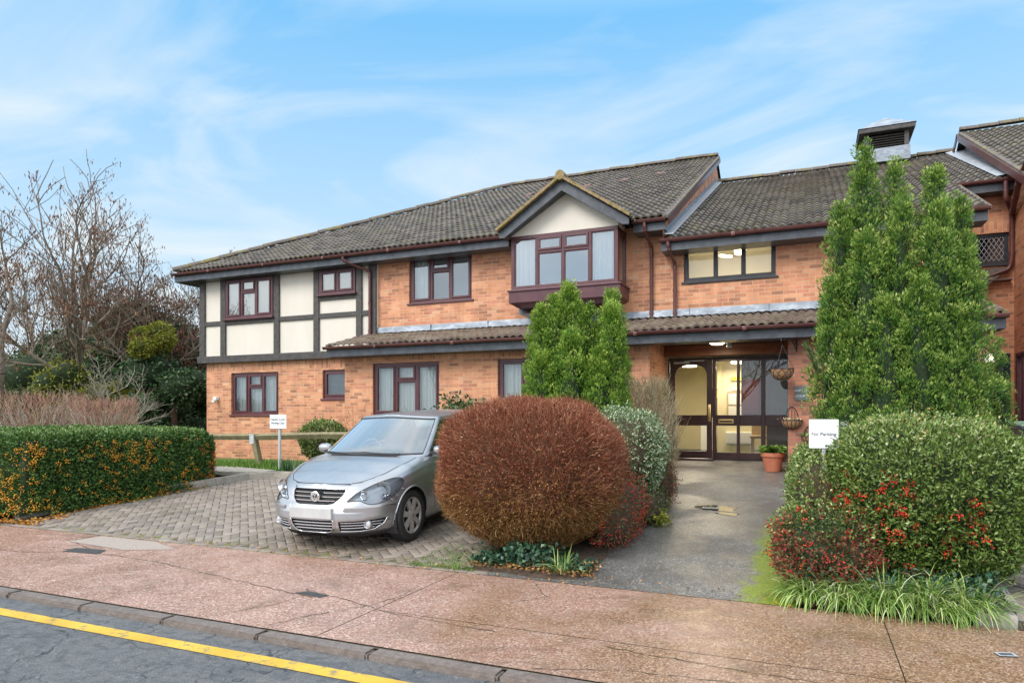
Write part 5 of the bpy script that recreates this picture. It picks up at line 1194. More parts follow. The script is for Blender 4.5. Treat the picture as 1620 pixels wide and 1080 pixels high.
# wheels
def wheel(x, s, sg, turn=0):
    r0 = .300; w = .19; m = MB(); ax = x
    prof = [(.205, -.075), (.215, -.092), (.25, -.096), (.278, -.090), (.294, -.074), (.3, -.05), (.3, .05), (.294, .074), (.278, .090), (.25, .096), (.215, .092), (.205, .075)]
    m.lathe((0, 0, 0), [(r, h * sg) for r, h in prof], 48, axis='x'); wt = thing('wheel', None, None, (0, 0, 0)); wt.parent = CAR; wt.location = (x, s, r0 + .022); 
    for k in ('label', 'category'):
        if k in wt: del wt[k]
    off = Vector((x, s, r0 + .022)); 
    def loc(mb): mb.v = [tuple(Vector(v) + off) for v in mb.v]; return mb
    loc(m).build('tyre', 'black_rubber', wt, smooth=35)
    m = MB(); f = .082 * sg
    m.lathe((0, 0, 0), [(.212, f * .95), (.205, f * 1.08), (.192, f * 1.0), (.186, f * .86)], 48, axis='x')
    m.lathe((0, 0, 0), [(0, f * 1.12), (.035, f * 1.12), (.074, f * 1.04), (.084, f * .9)], 28, axis='x')
    for i in range(7):
        a = 2 * math.pi * i / 7 + .2; n = 6; P = []
        for j in range(n + 1):
            q = j / n; r = .060 + (.194 - .060) * q; hw = .027 + .006 * q; h = f * (1.0 + .06 * math.sin(q * 3.1)); ang = hw / r
            P.append(((h, r * math.cos(a - ang), r * math.sin(a - ang)), (h * 1.05, r * math.cos(a), r * math.sin(a)), (h, r * math.cos(a + ang), r * math.sin(a + ang))))
        for p, q in zip(P[:-1], P[1:]):
            m.face([p[0], q[0], q[1], p[1]]); m.face([p[1], q[1], q[2], p[2]])
            for e in (0, 2): b0, b1 = p[e], q[e]; m.face([b0, b1, (b1[0] * .7, b1[1], b1[2]), (b0[0] * .7, b0[1], b0[2])])
    loc(m).build('rim', 'hubcap', wt, smooth=35)
    m = MB(); m.lathe((0, 0, 0), [(0, f * .4), (.2, f * .4), (.208, f * .8)], 30, axis='x'); loc(m).build('brake_shadow_disc', 'dash', wt)
    m2 = MB(); m2.lathe((0, 0, 0), [(0, f * 1.14), (.029, f * 1.14)], 20, axis='x'); loc(m2).build('hub_ground', 'dash', wt)
    m3 = MB()
    for a_, b_2 in VL:
        S = .68; m3.bar((f * 1.16, a_[0] * S, a_[1] * S), (f * 1.16, b_2[0] * S, b_2[1] * S), .008, .003, (1, 0, 0))
    m3.tube([(f * 1.15, .029 * math.cos(t_), .029 * math.sin(t_)) for t_ in np.linspace(0, 6.283, 22)[:-1]], .0028, 6, closed=True)
    loc(m3).build('hub_badge', 'chrome', wt)
    if turn: wt.rotation_euler = (0, 0, turn)
    # arch liner
    m = MB(); n = 18
    for i in range(n):
        a, b = math.pi * (i - 2) / (n - 4), math.pi * (i - 1) / (n - 4)
        m.face([(sg * .79, s + .345 * math.cos(a), .322 + .345 * math.sin(a)), (sg * .79, s + .345 * math.cos(b), .322 + .345 * math.sin(b)), (sg * .45, s + .345 * math.cos(b), .322 + .345 * math.sin(b)), (sg * .45, s + .345 * math.cos(a), .322 + .345 * math.sin(a))])
    m.face([(sg * .5, s + .345 * math.cos(t_), .322 + .345 * math.sin(t_)) for t_ in np.linspace(-.3, 3.44, 24)]); m.build('wheel_arch', 'dash', CAR)
    m = MB(); P = [(sg * (x_from_sz(s + .335 * math.cos(t_), .322 + .335 * math.sin(t_)) + .001), s + .335 * math.cos(t_), .322 + .335 * math.sin(t_)) for t_ in np.linspace(-.2, 3.34, 30)]; m.tube(P, .011, 8); m.build('arch_lip', 'silver_paint', CAR, smooth=True)
for s in (.795, .795 + 2.465):
    for sg in (1, -1): wheel(sg * .715, s, sg)
CAR.location = (-4.92, 5.89, zg(5.9) - .010); CAR.rotation_euler = (math.atan(.060), 0, R(2.5))
# ================================================================ VEGETATION
CA, SA = math.cos(math.atan(470 / 1080)), math.sin(math.atan(470 / 1080))
def unit(a): return a / np.maximum(np.linalg.norm(a, axis=1, keepdims=True), 1e-9)
def rdir(n): return unit(RNG.normal(size=(n, 3)))
def leaf_quads(P, D, L, Wd, fold=.25, S=None):
    "rhombic folded leaves at P pointing along D"
    n = len(P); D = unit(D); r = rdir(n) if S is None else S; S_ = unit(np.cross(D, r)); N = np.cross(S_, D); L = np.broadcast_to(np.asarray(L, float), (n,))[:, None]; Wd = np.broadcast_to(np.asarray(Wd, float), (n,))[:, None]
    V = np.empty((n, 4, 3)); V[:, 0] = P; V[:, 2] = P + D * L; mid = P + D * L * .5 + N * Wd * fold
    V[:, 1] = mid + S_ * Wd * .5; V[:, 3] = mid - S_ * Wd * .5
    return V.reshape(-1, 3), np.arange(n * 4).reshape(n, 4)
def leafmesh(name, P, D, L, Wd, mt, parent=None, tint=None, fold=.25, **kw):
    V, F = leaf_quads(P, D, L, Wd, fold); t_ = RNG.random(len(P)) if tint is None else tint
    return np_mesh(name, V, F, mt, parent, tint=np.repeat(t_, 4), **kw)
def noise3(P, sc, seed=0):
    return np.array([mnoise.noise(Vector((p[0] * sc + seed, p[1] * sc, p[2] * sc))) for p in P])
def sq_surface(n, c, r, p=3, lump=.05, lsc=2.5, taper=0, seed=0, zmin=None):
    "points on a lumpy superellipsoid and their outward normals"
    d = rdir(n * 2); w = np.abs(d / r); rad = 1 / (np.sum(w ** p, 1) ** (1 / p)); k = RNG.random(len(d)) < (rad / rad.max()) ** 2; d = d[k][:n]; rad = rad[k][:n]
    Q = d * rad[:, None]; N = unit(np.sign(d) * np.abs(Q / r) ** (p - 1) / r)
    Q = Q * (1 + lump * noise3(Q, lsc, seed))[:, None]
    if taper:
        zf = np.clip(-Q[:, 2] / r[2], 0, 1); Q[:, :2] *= (1 - taper * zf ** 1.6)[:, None]
    Q = Q + c
    if zmin is not None: k = Q[:, 2] > zmin; Q, N = Q[k], N[k]
    return Q, N
def sq_core(name, c, r, p, mt, parent, scale=.86, lump=.05, lsc=2.5, taper=0, seed=0):
    bm = bmesh.new(); bmesh.ops.create_icosphere(bm, subdivisions=5, radius=1); V = np.array([v.co[:] for v in bm.verts]); F = np.array([[v.index for v in f.verts] for f in bm.faces]); bm.free()
    rad = 1 / (np.sum(np.abs(V / r) ** p, 1) ** (1 / p)); Q = V * rad[:, None]; Q = Q * (1 + lump * noise3(Q, lsc, seed))[:, None]
    if taper: zf = np.clip(-Q[:, 2] / r[2], 0, 1); Q[:, :2] *= (1 - taper * zf ** 1.6)[:, None]
    Q *= scale * (1 + .06 * noise3(Q, 9, 3))[:, None]
    return np_mesh(name, Q + c, F, mt, parent, smooth=True)
G = 1.0
tintmat('leaf_hedge', [(0, (.025, .070, .014)), (.45, (.065, .145, .028)), (.8, (.14, .225, .05)), (1, (.26, .33, .13))], .45, .3)
tintmat('leaf_olive', [(0, (.045, .085, .016)), (.4, (.12, .19, .032)), (.75, (.20, .28, .075)), (.90, (.42, .46, .24)), (1, (.42, .27, .08))], .45, .3)
tintmat('leaf_cypress', [(0, (.03, .085, .012)), (.40, (.10, .215, .022)), (.75, (.25, .38, .045)), (1, (.42, .50, .12))], .5, .35, trans=.12)
tintmat('leaf_cypress_deep', [(0, (.020, .066, .014)), (.40, (.075, .175, .026)), (.70, (.20, .31, .045)), (1, (.46, .54, .15))], .5, .35, trans=.12)
tintmat('leaf_variegated', [(0, (.04, .09, .03)), (.5, (.13, .21, .08)), (.58, (.30, .38, .20)), (1, (.56, .60, .42))], .4, .4)
tintmat('leaf_dark', [(0, (.018, .05, .016)), (.5, (.05, .115, .038)), (.9, (.11, .19, .07)), (1, (.24, .31, .17))], .4, .35)
tintmat('leaf_yellow', [(0, (.10, .12, .015)), (.5, (.22, .24, .025)), (1, (.40, .38, .05))], .5, .3, trans=.15)
tintmat('leaf_mid', [(0, (.04, .07, .02)), (.5, (.09, .14, .04)), (1, (.20, .22, .08))], .5, .35)
tintmat('leaf_ivy', [(0, (.012, .04, .025)), (.6, (.03, .09, .045)), (1, (.12, .2, .10))], .35, .5)
tintmat('leaf_redgreen', [(0, (.05, .08, .02)), (.42, (.13, .16, .05)), (.55, (.15, .045, .03)), (.85, (.30, .04, .035)), (1, (.50, .06, .05))], .5, .35)
tintmat('twig_red', [(0, (.14, .040, .022)), (.5, (.29, .092, .048)), (.85, (.42, .17, .09)), (1, (.55, .34, .20))], .65, .25)
tintmat('twig_olive', [(0, (.11, .050, .018)), (.5, (.24, .115, .038)), (.85, (.36, .20, .06)), (1, (.50, .36, .18))], .7, .2)
tintmat('twig_buff', [(0, (.24, .18, .09)), (.5, (.50, .40, .23)), (1, (.70, .60, .42))], .7, .2)
tintmat('twig_pink', [(0, (.24, .11, .08)), (.5, (.44, .22, .16)), (1, (.58, .42, .30))], .7, .2)
tintmat('twig_pale', [(0, (.22, .19, .14)), (.5, (.40, .36, .29)), (1, (.58, .54, .45))], .75, .2)
tintmat('blade', [(0, (.06, .14, .018)), (.5, (.18, .30, .05)), (.85, (.40, .48, .16)), (1, (.62, .62, .40))], .42, .4, trans=.12)
tintmat('grass_blade', [(0, (.05, .13, .015)), (.6, (.12, .24, .03)), (1, (.24, .30, .06))], .6, .3)
tintmat('berry_orange', [(0, (.62, .16, .01)), (.6, (.80, .34, .02)), (1, (.85, .50, .06))], .35, .5)
tintmat('berry_red', [(0, (.35, .01, .012)), (.6, (.62, .03, .02)), (1, (.72, .12, .02))], .35, .5)
tintmat('seed_pod', [(0, (.08, .035, .02)), (.6, (.18, .08, .05)), (1, (.34, .18, .10))], .7, .2)
tintmat('fallen_leaf', [(0, (.16, .06, .02)), (.5, (.40, .16, .03)), (1, (.62, .34, .06))], .8, .2)
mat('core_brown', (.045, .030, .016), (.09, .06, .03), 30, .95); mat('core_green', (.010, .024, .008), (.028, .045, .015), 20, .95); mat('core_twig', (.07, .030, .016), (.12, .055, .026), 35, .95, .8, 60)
mat('bark', (.15, .115, .085), (.28, .23, .17), 12, .85, .5, 40); mat('bark_pale', (.26, .23, .18), (.36, .32, .25), 12, .85, .4, 40); mat('bark_brown', (.09, .055, .035), (.16, .10, .06), 12, .9, .5, 40)
def berries(name, P, r, mt, parent):
    o8 = np.array([(1, 0, 0), (-1, 0, 0), (0, 1, 0), (0, -1, 0), (0, 0, 1), (0, 0, -1)], float); f8 = np.array([(0, 2, 4), (2, 1, 4), (1, 3, 4), (3, 0, 4), (2, 0, 5), (1, 2, 5), (3, 1, 5), (0, 3, 5)])
    n = len(P); rr = r * RNG.uniform(.7, 1.2, n); V = (P[:, None, :] + o8[None] * rr[:, None, None]).reshape(-1, 3); F = (np.arange(n)[:, None, None] * 6 + f8[None]).reshape(-1, 3)
    return np_mesh(name, V, F, mt, parent, tint=np.repeat(RNG.random(n), 6), smooth=True)
def cluster_pts(C, N, k, spread): return (np.repeat(C, k, 0) + RNG.normal(size=(len(C) * k, 3)) * spread + np.repeat(N, k, 0) * .02)
def strands(name, P0, D0, L, w, mt, parent, seg=3, curve=.25, gravity=0, tint=None, taper=True):
    "thin curved twigs as 3 sided prisms"
    n = len(P0); L = np.broadcast_to(np.asarray(L, float), (n,)); w = np.broadcast_to(np.asarray(w, float), (n,)); D = unit(D0); P = P0.copy(); S = unit(np.cross(D, rdir(n))); rings = []
    B = rdir(n)
    for k in range(seg + 1):
        T = np.cross(D, S); ww = w * (1 - .75 * k / seg if taper else 1); ring = np.stack([P + (S * math.cos(a) + T * math.sin(a)) * ww[:, None] / 2 for a in (0, 2.094, 4.189)], 1); rings.append(ring)
        P = P + D * (L / seg)[:, None]; D = unit(D + B * curve / seg + np.array([0, 0, gravity / seg])); S = unit(S - D * np.sum(S * D, 1, keepdims=True))
    V = np.stack(rings, 1).reshape(-1, 3); F = []
    b = np.arange(n) * (seg + 1) * 3
    for k in range(seg):
        for j in range(3): F.append(np.stack([b + k * 3 + j, b + k * 3 + (j + 1) % 3, b + (k + 1) * 3 + (j + 1) % 3, b + (k + 1) * 3 + j], 1))
    t_ = RNG.random(n) if tint is None else tint
    return np_mesh(name, V, np.concatenate(F), mt, parent, tint=np.repeat(t_, (seg + 1) * 3))
A3_ = lambda *a: np.array(a, float)
def hedge(th, c, r, p, n, leafL, leafW, mt, core='core_brown', lump=.06, lsc=2.5, taper=0, zmin=None, seed=0, depth=.10, tintf=None, up=.35):
    c, r = A3_(*c), A3_(*r)
    sq_core('inner_twigs', c, r, p, core, th, .80, lump, lsc, taper, seed)
    P, N = sq_surface(n, c, r, p, lump, lsc, taper, seed, zmin); P = P - N * (RNG.random(len(P)) ** 1.5 * depth)[:, None]; P += RNG.normal(size=P.shape) * .012
    D = N * .8 + rdir(len(P)) * .9 + A3_(0, 0, up); tt = RNG.random(len(P))
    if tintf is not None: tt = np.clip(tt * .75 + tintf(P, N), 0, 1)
    leafmesh('foliage', P, D, leafL * RNG.uniform(.6, 1.2, len(P)), leafW * RNG.uniform(.7, 1.15, len(P)), mt, th, tt)
    # stray shoots breaking the outline
    k = RNG.choice(len(P), len(P) // 60, replace=False); Q = np.repeat(P[k] + N[k] * .01, 9, 0); h = np.tile(np.linspace(0, .085, 9), len(k))[:, None]; NN = np.repeat(unit(N[k] + rdir(len(k)) * .5 + A3_(0, 0, .4)), 9, 0)
    leafmesh('shoots', Q + NN * h, NN * .6 + rdir(len(Q)), leafL * .8, leafW * .8, mt, th)
    return P, N
# ---- long left hedge with orange berries, running beside the parking bay
H1 = thing('berry_hedge', 'long clipped green hedge dotted with orange berries along the left of the parking bay', 'hedge', (-11, 8, .2))
def box_hedge(th, x0, x1, y0, y1, z1, n, dens=None):
    bm = bmesh.new(); bmesh.ops.create_cube(bm, size=1)
    for v in bm.verts: v.co = Vector(((x0 + x1) / 2 + v.co.x * (x1 - x0 - .26), (y0 + y1) / 2 + v.co.y * (y1 - y0 - .26), .1 + (z1 - .15 - .1) * (v.co.z + .5)))
    bmesh.ops.subdivide_edges(bm, edges=bm.edges[:], cuts=24, use_grid_fill=True)
    for v in bm.verts: v.co += Vector((mnoise.noise(v.co * 3), mnoise.noise(v.co * 3 + Vector((5, 0, 0))), mnoise.noise(v.co * 3 + Vector((0, 9, 0))))) * .08
    m = MB(); m.addbm(bm); bm.free(); m.build('inner_twigs', 'core_green', th, smooth=True)
    W_, D_, H_ = x1 - x0, y1 - y0, z1 - .08; ar = [D_ * H_, W_ * H_, W_ * D_, W_ * H_ * .4]; ks = RNG.choice(4, n, p=np.array(ar) / sum(ar)); a, b = RNG.random(n), RNG.random(n); P = np.zeros((n, 3)); N = np.zeros((n, 3))
    for k, (ax, col_) in enumerate((('x', x1), ('y', y0), ('z', z1), ('yb', y1))):
        s = ks == k
        if ax == 'x': P[s] = np.stack([np.full(s.sum(), x1), y0 + a[s] * D_, .08 + b[s] * H_], 1); N[s] = (1, 0, 0)
        elif ax == 'y': P[s] = np.stack([x0 + a[s] * W_, np.full(s.sum(), y0), .08 + b[s] * H_], 1); N[s] = (0, -1, 0)
        elif ax == 'z': P[s] = np.stack([x0 + a[s] * W_, y0 + b[s] * D_, np.full(s.sum(), z1)], 1); N[s] = (0, 0, 1)
        else: P[s] = np.stack([x0 + a[s] * W_, np.full(s.sum(), y1), .08 + b[s] * H_], 1); N[s] = (0, 1, 0)
    # rounded corners: pull towards a superellipse
    c = A3_((x0 + x1) / 2, (y0 + y1) / 2, (z1) / 2); rr = A3_(W_ / 2, D_ / 2, z1 / 2); e = np.abs((P - c) / rr); px, py, pz = 5, 9, 9
    nrm = (e[:, 0] ** 6 + e[:, 1] ** 8 + e[:, 2] ** 7) ** (1 / 7); s_ = np.where(P[:, 2] > z1 * .5, 1 / np.maximum(nrm, 1), 1 / np.maximum((e[:, 0] ** 6 + e[:, 1] ** 8) ** (1 / 7), 1))
    P = c + (P - c) * s_[:, None]; lum = noise3(P, 2.2, 4) * .07 + noise3(P, 7, 8) * .035; P += N * lum[:, None]
    P[:, 2] = np.maximum(P[:, 2], np.maximum(0, .066 * (P[:, 1] - 5.8)) + .02 + RNG.random(n) * .05)
    return P, N
P, N = box_hedge(H1, -12.6, -10.05, 5.95, 9.6, 1.27, 62000); P0, N0 = P, N
P = P - N * (RNG.random(len(P)) ** 1.5 * .12)[:, None]; top = (N[:, 2] > .5)
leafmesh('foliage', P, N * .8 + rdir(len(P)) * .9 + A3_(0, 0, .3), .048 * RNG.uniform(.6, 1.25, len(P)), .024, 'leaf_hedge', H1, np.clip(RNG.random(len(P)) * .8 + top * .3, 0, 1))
k = RNG.choice(np.where(P0[:, 2] < 1.1)[0], 2600, replace=False); kn = noise3(P0[k], 1.5, 21); k = k[(kn > .12) | (RNG.random(len(k)) < .22)][:520]
berries('berries', cluster_pts(P0[k], N0[k], 8, .022), .0085, 'berry_orange', H1)
k = RNG.choice(np.where((P0[:, 1] > 8.9) & (P0[:, 2] < .95))[0], 60, replace=False); berries('berries', cluster_pts(P0[k], N0[k], 14, .022), .009, 'berry_red', H1)
# the same hedge turning the corner along the pavement to the left, outside and at the edge of the frame
H1b = thing('side_hedge', 'clipped green hedge at the far left edge fronting the pavement', 'hedge', (-15, 7, 0))
P, N = box_hedge(H1b, -17.5, -12.7, 6.1, 8.0, 1.22, 16000); leafmesh('foliage', P, N * .8 + rdir(len(P)) * .9, .05, .026, 'leaf_hedge', H1b)
# ---- the brown clipped bush
H2 = thing('brown_bush', 'large rounded clipped bush of bare red brown twigs beside the car', 'bush', (-2.71, 6.85, .03))
c, r = A3_(-2.76, 6.86, .91), A3_(.97, .90, .765); sq_core('inner_twigs', c, r, 2.75, 'core_twig', H2, .85, .075, 2.6, .06)
P, N = sq_surface(52000, c, r, 2.75, .075, 2.6, .06, 0); N = unit(N + (P - c) * .5); P = P - N * RNG.uniform(.02, .15, len(P))[:, None]
hi = P[:, 2] + .18 * RNG.normal(size=len(P)) > .72; D = N + rdir(len(P)) * .55 + A3_(0, 0, .38)
for nm, s, mt in (('twigs', hi, 'twig_red'), ('twigs', ~hi, 'twig_olive')): strands(nm, P[s], D[s], RNG.uniform(.045, .11, s.sum()), .0062, mt, H2, 2, 1.2)
P, N = sq_surface(14000, c, r * .99, 2.75, .075, 2.6, .06, 0); hi = P[:, 2] + .15 * RNG.normal(size=len(P)) > .8
for s, mt in ((hi, 'twig_red'), (~hi, 'twig_olive')): leafmesh('buds', P[s], N[s] + rdir(s.sum()), .022, .011, mt, H2)
n = 900; a = RNG.uniform(0, 6.28, n); st_ = np.stack([-2.73 + .35 * np.cos(a), 6.86 + .35 * np.sin(a), np.full(n, .10)], 1); strands('stems', st_, np.stack([np.cos(a), np.sin(a), RNG.uniform(.6, 1.4, n)], 1) + rdir(n) * .25, RNG.uniform(.35, .7, n), .010, 'twig_olive', H2, 4, .3, .3)
k = RNG.choice(len(P), 420, replace=False); strands('stray_shoots', P[k] - N[k] * .03, N[k] + rdir(420) * .6 + A3_(0, 0, .5), RNG.uniform(.06, .15, 420), .006, 'twig_red', H2, 3, .6)
# ---- ivy and weeds at its foot
IV = thing('ivy', 'dark ivy creeping over the soil under the brown bush', 'ivy', (-2.6, 6.0, .05))
n = 1500; x = np.concatenate([RNG.normal(size=500) * .16 - 2.75, RNG.uniform(-3.05, -1.85, 1000)]); y = 6.0 + np.abs(RNG.normal(size=n)) * .25; z = .05 + RNG.random(n) ** 1.5 * (.06 + .14 * (np.sin(x * 7) > -.2)); leafmesh('foliage', np.stack([x, y, z], 1), rdir(n) * .8 + A3_(0, -.5, .5), .046 * RNG.uniform(.5, 1.2, n), .042, 'leaf_ivy', IV)
def clump(name, label, cx, cy, z0, n, L, w, spread, mt='blade', cat='plant', group=None, droop=1.6, seg=6, rad=.06):
    th = thing(name, label, cat, (cx, cy, z0), group); V, F, T = [], [], []
    for i in range(n):
        a = random.uniform(0, 6.283); r0 = random.random() * rad * 2; p = Vector((cx + r0 * math.cos(a), cy + r0 * math.sin(a), z0)); a2 = a + random.uniform(-.7, .7); el = random.uniform(.7, 1.45) if spread > .5 else random.uniform(1.1, 1.5)
        d = Vector((math.cos(a2) * math.cos(el), math.sin(a2) * math.cos(el), math.sin(el))); l = L * random.uniform(.6, 1.15); s = d.cross(Vector((0, 0, 1))).normalized(); b = len(V); tl = random.random(); dr = droop * random.uniform(.6, 1.3); s = (s + Vector((random.uniform(-.4, .4), random.uniform(-.4, .4), 0))).normalized()
        for k in range(seg + 1):
            ww = w * (1 - (k / seg) ** 2.5) * .5 + .0006; V += [tuple(p - s * ww), tuple(p + Vector((0, 0, -ww * .3))), tuple(p + s * ww)]; T += [tl] * 3
            p = p + d * (l / seg); d = (d + Vector((0, 0, -dr / seg))).normalized()
        for k in range(seg): q = b + 3 * k; F += [(q, q + 1, q + 4, q + 3), (q + 1, q + 2, q + 5, q + 4)]
    np_mesh('leaves', V, F, mt, th, tint=T); return th
clump('grass_tuft', 'single pale tuft of strap leaves below the brown bush', -2.08, 5.98, .05, 34, .26, .009, 1, 'blade')
clump('grass_tuft', 'small thin tuft of grass at the left foot of the brown bush', -3.15, 5.86, .02, 30, .14, .006, 1, 'grass_blade')
# ---- variegated bush, red leaved low shrubs
H3 = thing('variegated_bush', 'rounded bush of small white edged leaves behind the brown bush', 'bush', (-2.1, 8.75, .2))
hedge(H3, (-2.22, 8.7, .93), (.56, .62, .66), 2.5, 15000, .034, .018, 'leaf_variegated', lump=.10, lsc=3, taper=.3)
H4 = thing('red_shrub', 'narrow low shrub of bright red leaves between the brown bush and the path', 'shrub', (-1.92, 7.55, .1))
hedge(H4, (-1.95, 7.45, .44), (.24, .85, .42), 2.4, 8200, .030, .014, 'leaf_redgreen', lump=.15, lsc=4)
P, N = sq_surface(500, A3_(-1.95, 7.45, .48), A3_(.24, .85, .38), 2.4); berries('berries', cluster_pts(P, N, 5, .02), .007, 'berry_red', H4)
H5 = thing('dull_red_shrub', 'dull crimson shrub beside the path nearest the entrance', 'shrub', (-1.95, 9.6, .25))
hedge(H5, (-1.92, 9.45, .58), (.24, .5, .36), 2.4, 3800, .030, .014, 'leaf_redgreen', lump=.15, lsc=4)
H5b = thing('edging_shrub', 'low dark green shrub spilling over the left edge of the path', 'shrub', (-1.9, 8.6, .2))
hedge(H5b, (-1.86, 8.62, .36), (.2, .7, .26), 2.3, 4000, .032, .018, 'leaf_mid', lump=.2, lsc=4)
tt_ = thing('bright_plant', 'tiny bright yellow green plant at the left edge of the path', 'plant', (-1.62, 8.3, .18)); n = 160; P = A3_(-1.63, 8.25, .24) + RNG.normal(size=(n, 3)) * A3_(.05, .05, .04); leafmesh('foliage', P, rdir(n) + A3_(0, 0, .6), .05, .03, 'leaf_yellow', tt_)
# ---- buff twiggy shrub by the door
H6 = thing('twiggy_shrub', 'tall buff coloured twiggy shrub with few leaves left of the entrance', 'shrub', (-2.3, 10.5, .3))
n = 900; a = RNG.uniform(0, 6.28, n); rr = RNG.random(n) ** .5 * .35; B = np.stack([-2.36 + rr * np.cos(a), 10.5 + rr * np.sin(a) * 1.2, np.full(n, .32)], 1); D = np.stack([np.cos(a) * .18 * rr / .35, np.sin(a) * .18 * rr / .35, np.ones(n)], 1) + rdir(n) * .07
strands('stems', B[:300], D[:300], RNG.uniform(.9, 1.6, 300), .015, 'twig_buff', H6, 5, .5, 0)
n = 5200; a = RNG.uniform(0, 6.28, n); zz = RNG.uniform(.5, 2.0, n); rr = (.32 + .22 * np.sin(zz / 2.1 * 3.1)) * RNG.random(n) ** .4; Q = np.stack([-2.36 + rr * np.cos(a), 10.5 + rr * 1.2 * np.sin(a), zz], 1); strands('side_twigs', Q, np.stack([np.cos(a) * .5, np.sin(a) * .5, np.ones(n) * 1.1], 1) + rdir(n) * .4, RNG.uniform(.08, .22, n), .0075, 'twig_buff', H6, 3, .9)
leafmesh('leaves', Q[:2600] + RNG.normal(size=(2600, 3)) * .02, rdir(2600) + A3_(0, 0, .6), .034, .012, 'leaf_mid', H6)
# ---- cypress conifers made of flame shaped sprays
def conifer(th, spires, z0, mt, tuft=.135, dens=150, leaves=36, core='core_green', lsz=(.034, .0125)):
    PP, DD, LL, TT = [], [], [], []
    m = MB()
    for (cx, cy, lean, zt, rad, zb) in spires:
        H = zt - zb
        def prof(f): return rad * (1 - np.clip(f, 0, 1) ** 2.1) ** .9 * (.72 + .28 * np.minimum(1, f * 4)) 
        area = 2 * math.pi * rad * H * .75; n = int(area * dens); f = RNG.random(n) ** 1.05; a = RNG.uniform(0, 6.283, n)
        axx = cx + lean[0] * f * H; ayy = cy + lean[1] * f * H; lum = 1 + .18 * np.sin(a * 3 + f * 9 + cx * 7) + .16 * np.sin(a * 5 - f * 17 + cy * 3) + .10 * np.sin(a * 2 + f * 31)
        r_ = prof(f) * lum * RNG.uniform(.86, 1.07, n); C = np.stack([axx + r_ * np.cos(a), ayy + r_ * np.sin(a), zb + f * H], 1); out = np.stack([np.cos(a), np.sin(a), np.zeros(n)], 1)
        AX = unit(out * RNG.uniform(.25, .65, n)[:, None] + A3_(0, 0, 1) + rdir(n) * .22); sz = tuft * RNG.uniform(.7, 1.35, n); tl = RNG.random(n)
        k = leaves; u = np.tile((np.arange(k) + .5) / k, n); Cx = np.repeat(C, k, 0); Ax = np.repeat(AX, k, 0); S = np.repeat(sz, k); ph = RNG.uniform(0, 6.283, n * k); Sd = unit(np.cross(Ax, rdir(n * k)))
        rr = S * .34 * np.sin(np.pi * np.clip(u * .9 + .08, 0, 1)) ** .8; P = Cx + Ax * (u * S)[:, None] + Sd * rr[:, None]; D = Ax * .9 + Sd * (.9 - .7 * u)[:, None] + rdir(n * k) * .25
        PP.append(P); DD.append(D); LL.append(np.repeat(sz / tuft, k)); TT.append(np.clip(np.repeat(tl, k) * .52 + RNG.random(n * k) * .12 + u * .48 - .06, 0, 1))
        # inner core spindle
        ring = []
        for q in np.linspace(0, .97, 16): ring.append((float(prof(np.array([q]))[0]) * .60, q))
        b = len(m.v); sg_ = 14
        for (r0, q) in ring:
            for j in range(sg_): aa = 6.283 * j / sg_; rr0 = r0 * (1 + .13 * math.sin(aa * 3 + q * 9 + cx * 7)); m.v.append((cx + lean[0] * q * H + rr0 * math.cos(aa), cy + lean[1] * q * H + rr0 * math.sin(aa), zb + q * H))
        for i in range(15):
            for j in range(sg_): m.f.append((b + i * sg_ + j, b + i * sg_ + (j + 1) % sg_, b + (i + 1) * sg_ + (j + 1) % sg_, b + (i + 1) * sg_ + j)); m.mi.append(0)
    m.build('inner_branches', core, th, smooth=True)
    P = np.concatenate(PP); D = np.concatenate(DD); L = np.concatenate(LL); T = np.concatenate(TT)
    leafmesh('crown', P, D, lsz[0] * L, lsz[1] * L, mt, th, T, fold=.2)
    t_ = MB(); t_.tube([(spires[0][0], spires[0][1], z0), (spires[0][0], spires[0][1], z0 + 1.0), (spires[0][0], spires[0][1], spires[0][3] - .4)], [.09, .07, .015], 8); t_.build('trunk', 'bark_brown', th, smooth=True)
K1 = thing('cypress', 'shorter bushy green cypress with several points standing in front of the bay window', 'conifer', (-3.12, 9.5, .24))
conifer(K1, [(-3.22, 9.5, (.0, 0), 3.34, .36, .3), (-3.55, 9.4, (-.02, -.01), 3.02, .34, .3), (-2.78, 9.62, (.05, .02), 3.20, .32, .3), (-2.66, 9.4, (.05, -.02), 2.98, .28, .3), (-3.62, 9.7, (-.03, .02), 2.55, .34, .3), (-3.05, 9.15, (0, -.03), 2.62, .36, .3), (-2.72, 9.2, (.03, -.02), 2.35, .34, .3), (-3.45, 9.12, (-.02, -.03), 2.3, .34, .3), (-3.37, 9.35, (-.01, 0), 3.16, .2, 1.2), (-2.98, 9.55, (.02, 0), 3.0, .22, 1.0)], .24, 'leaf_cypress')
K2 = thing('tall_cypress', 'tall dense green cypress with three pointed tops rising above the roof eaves on the right', 'conifer', (.75, 9.1, .22))
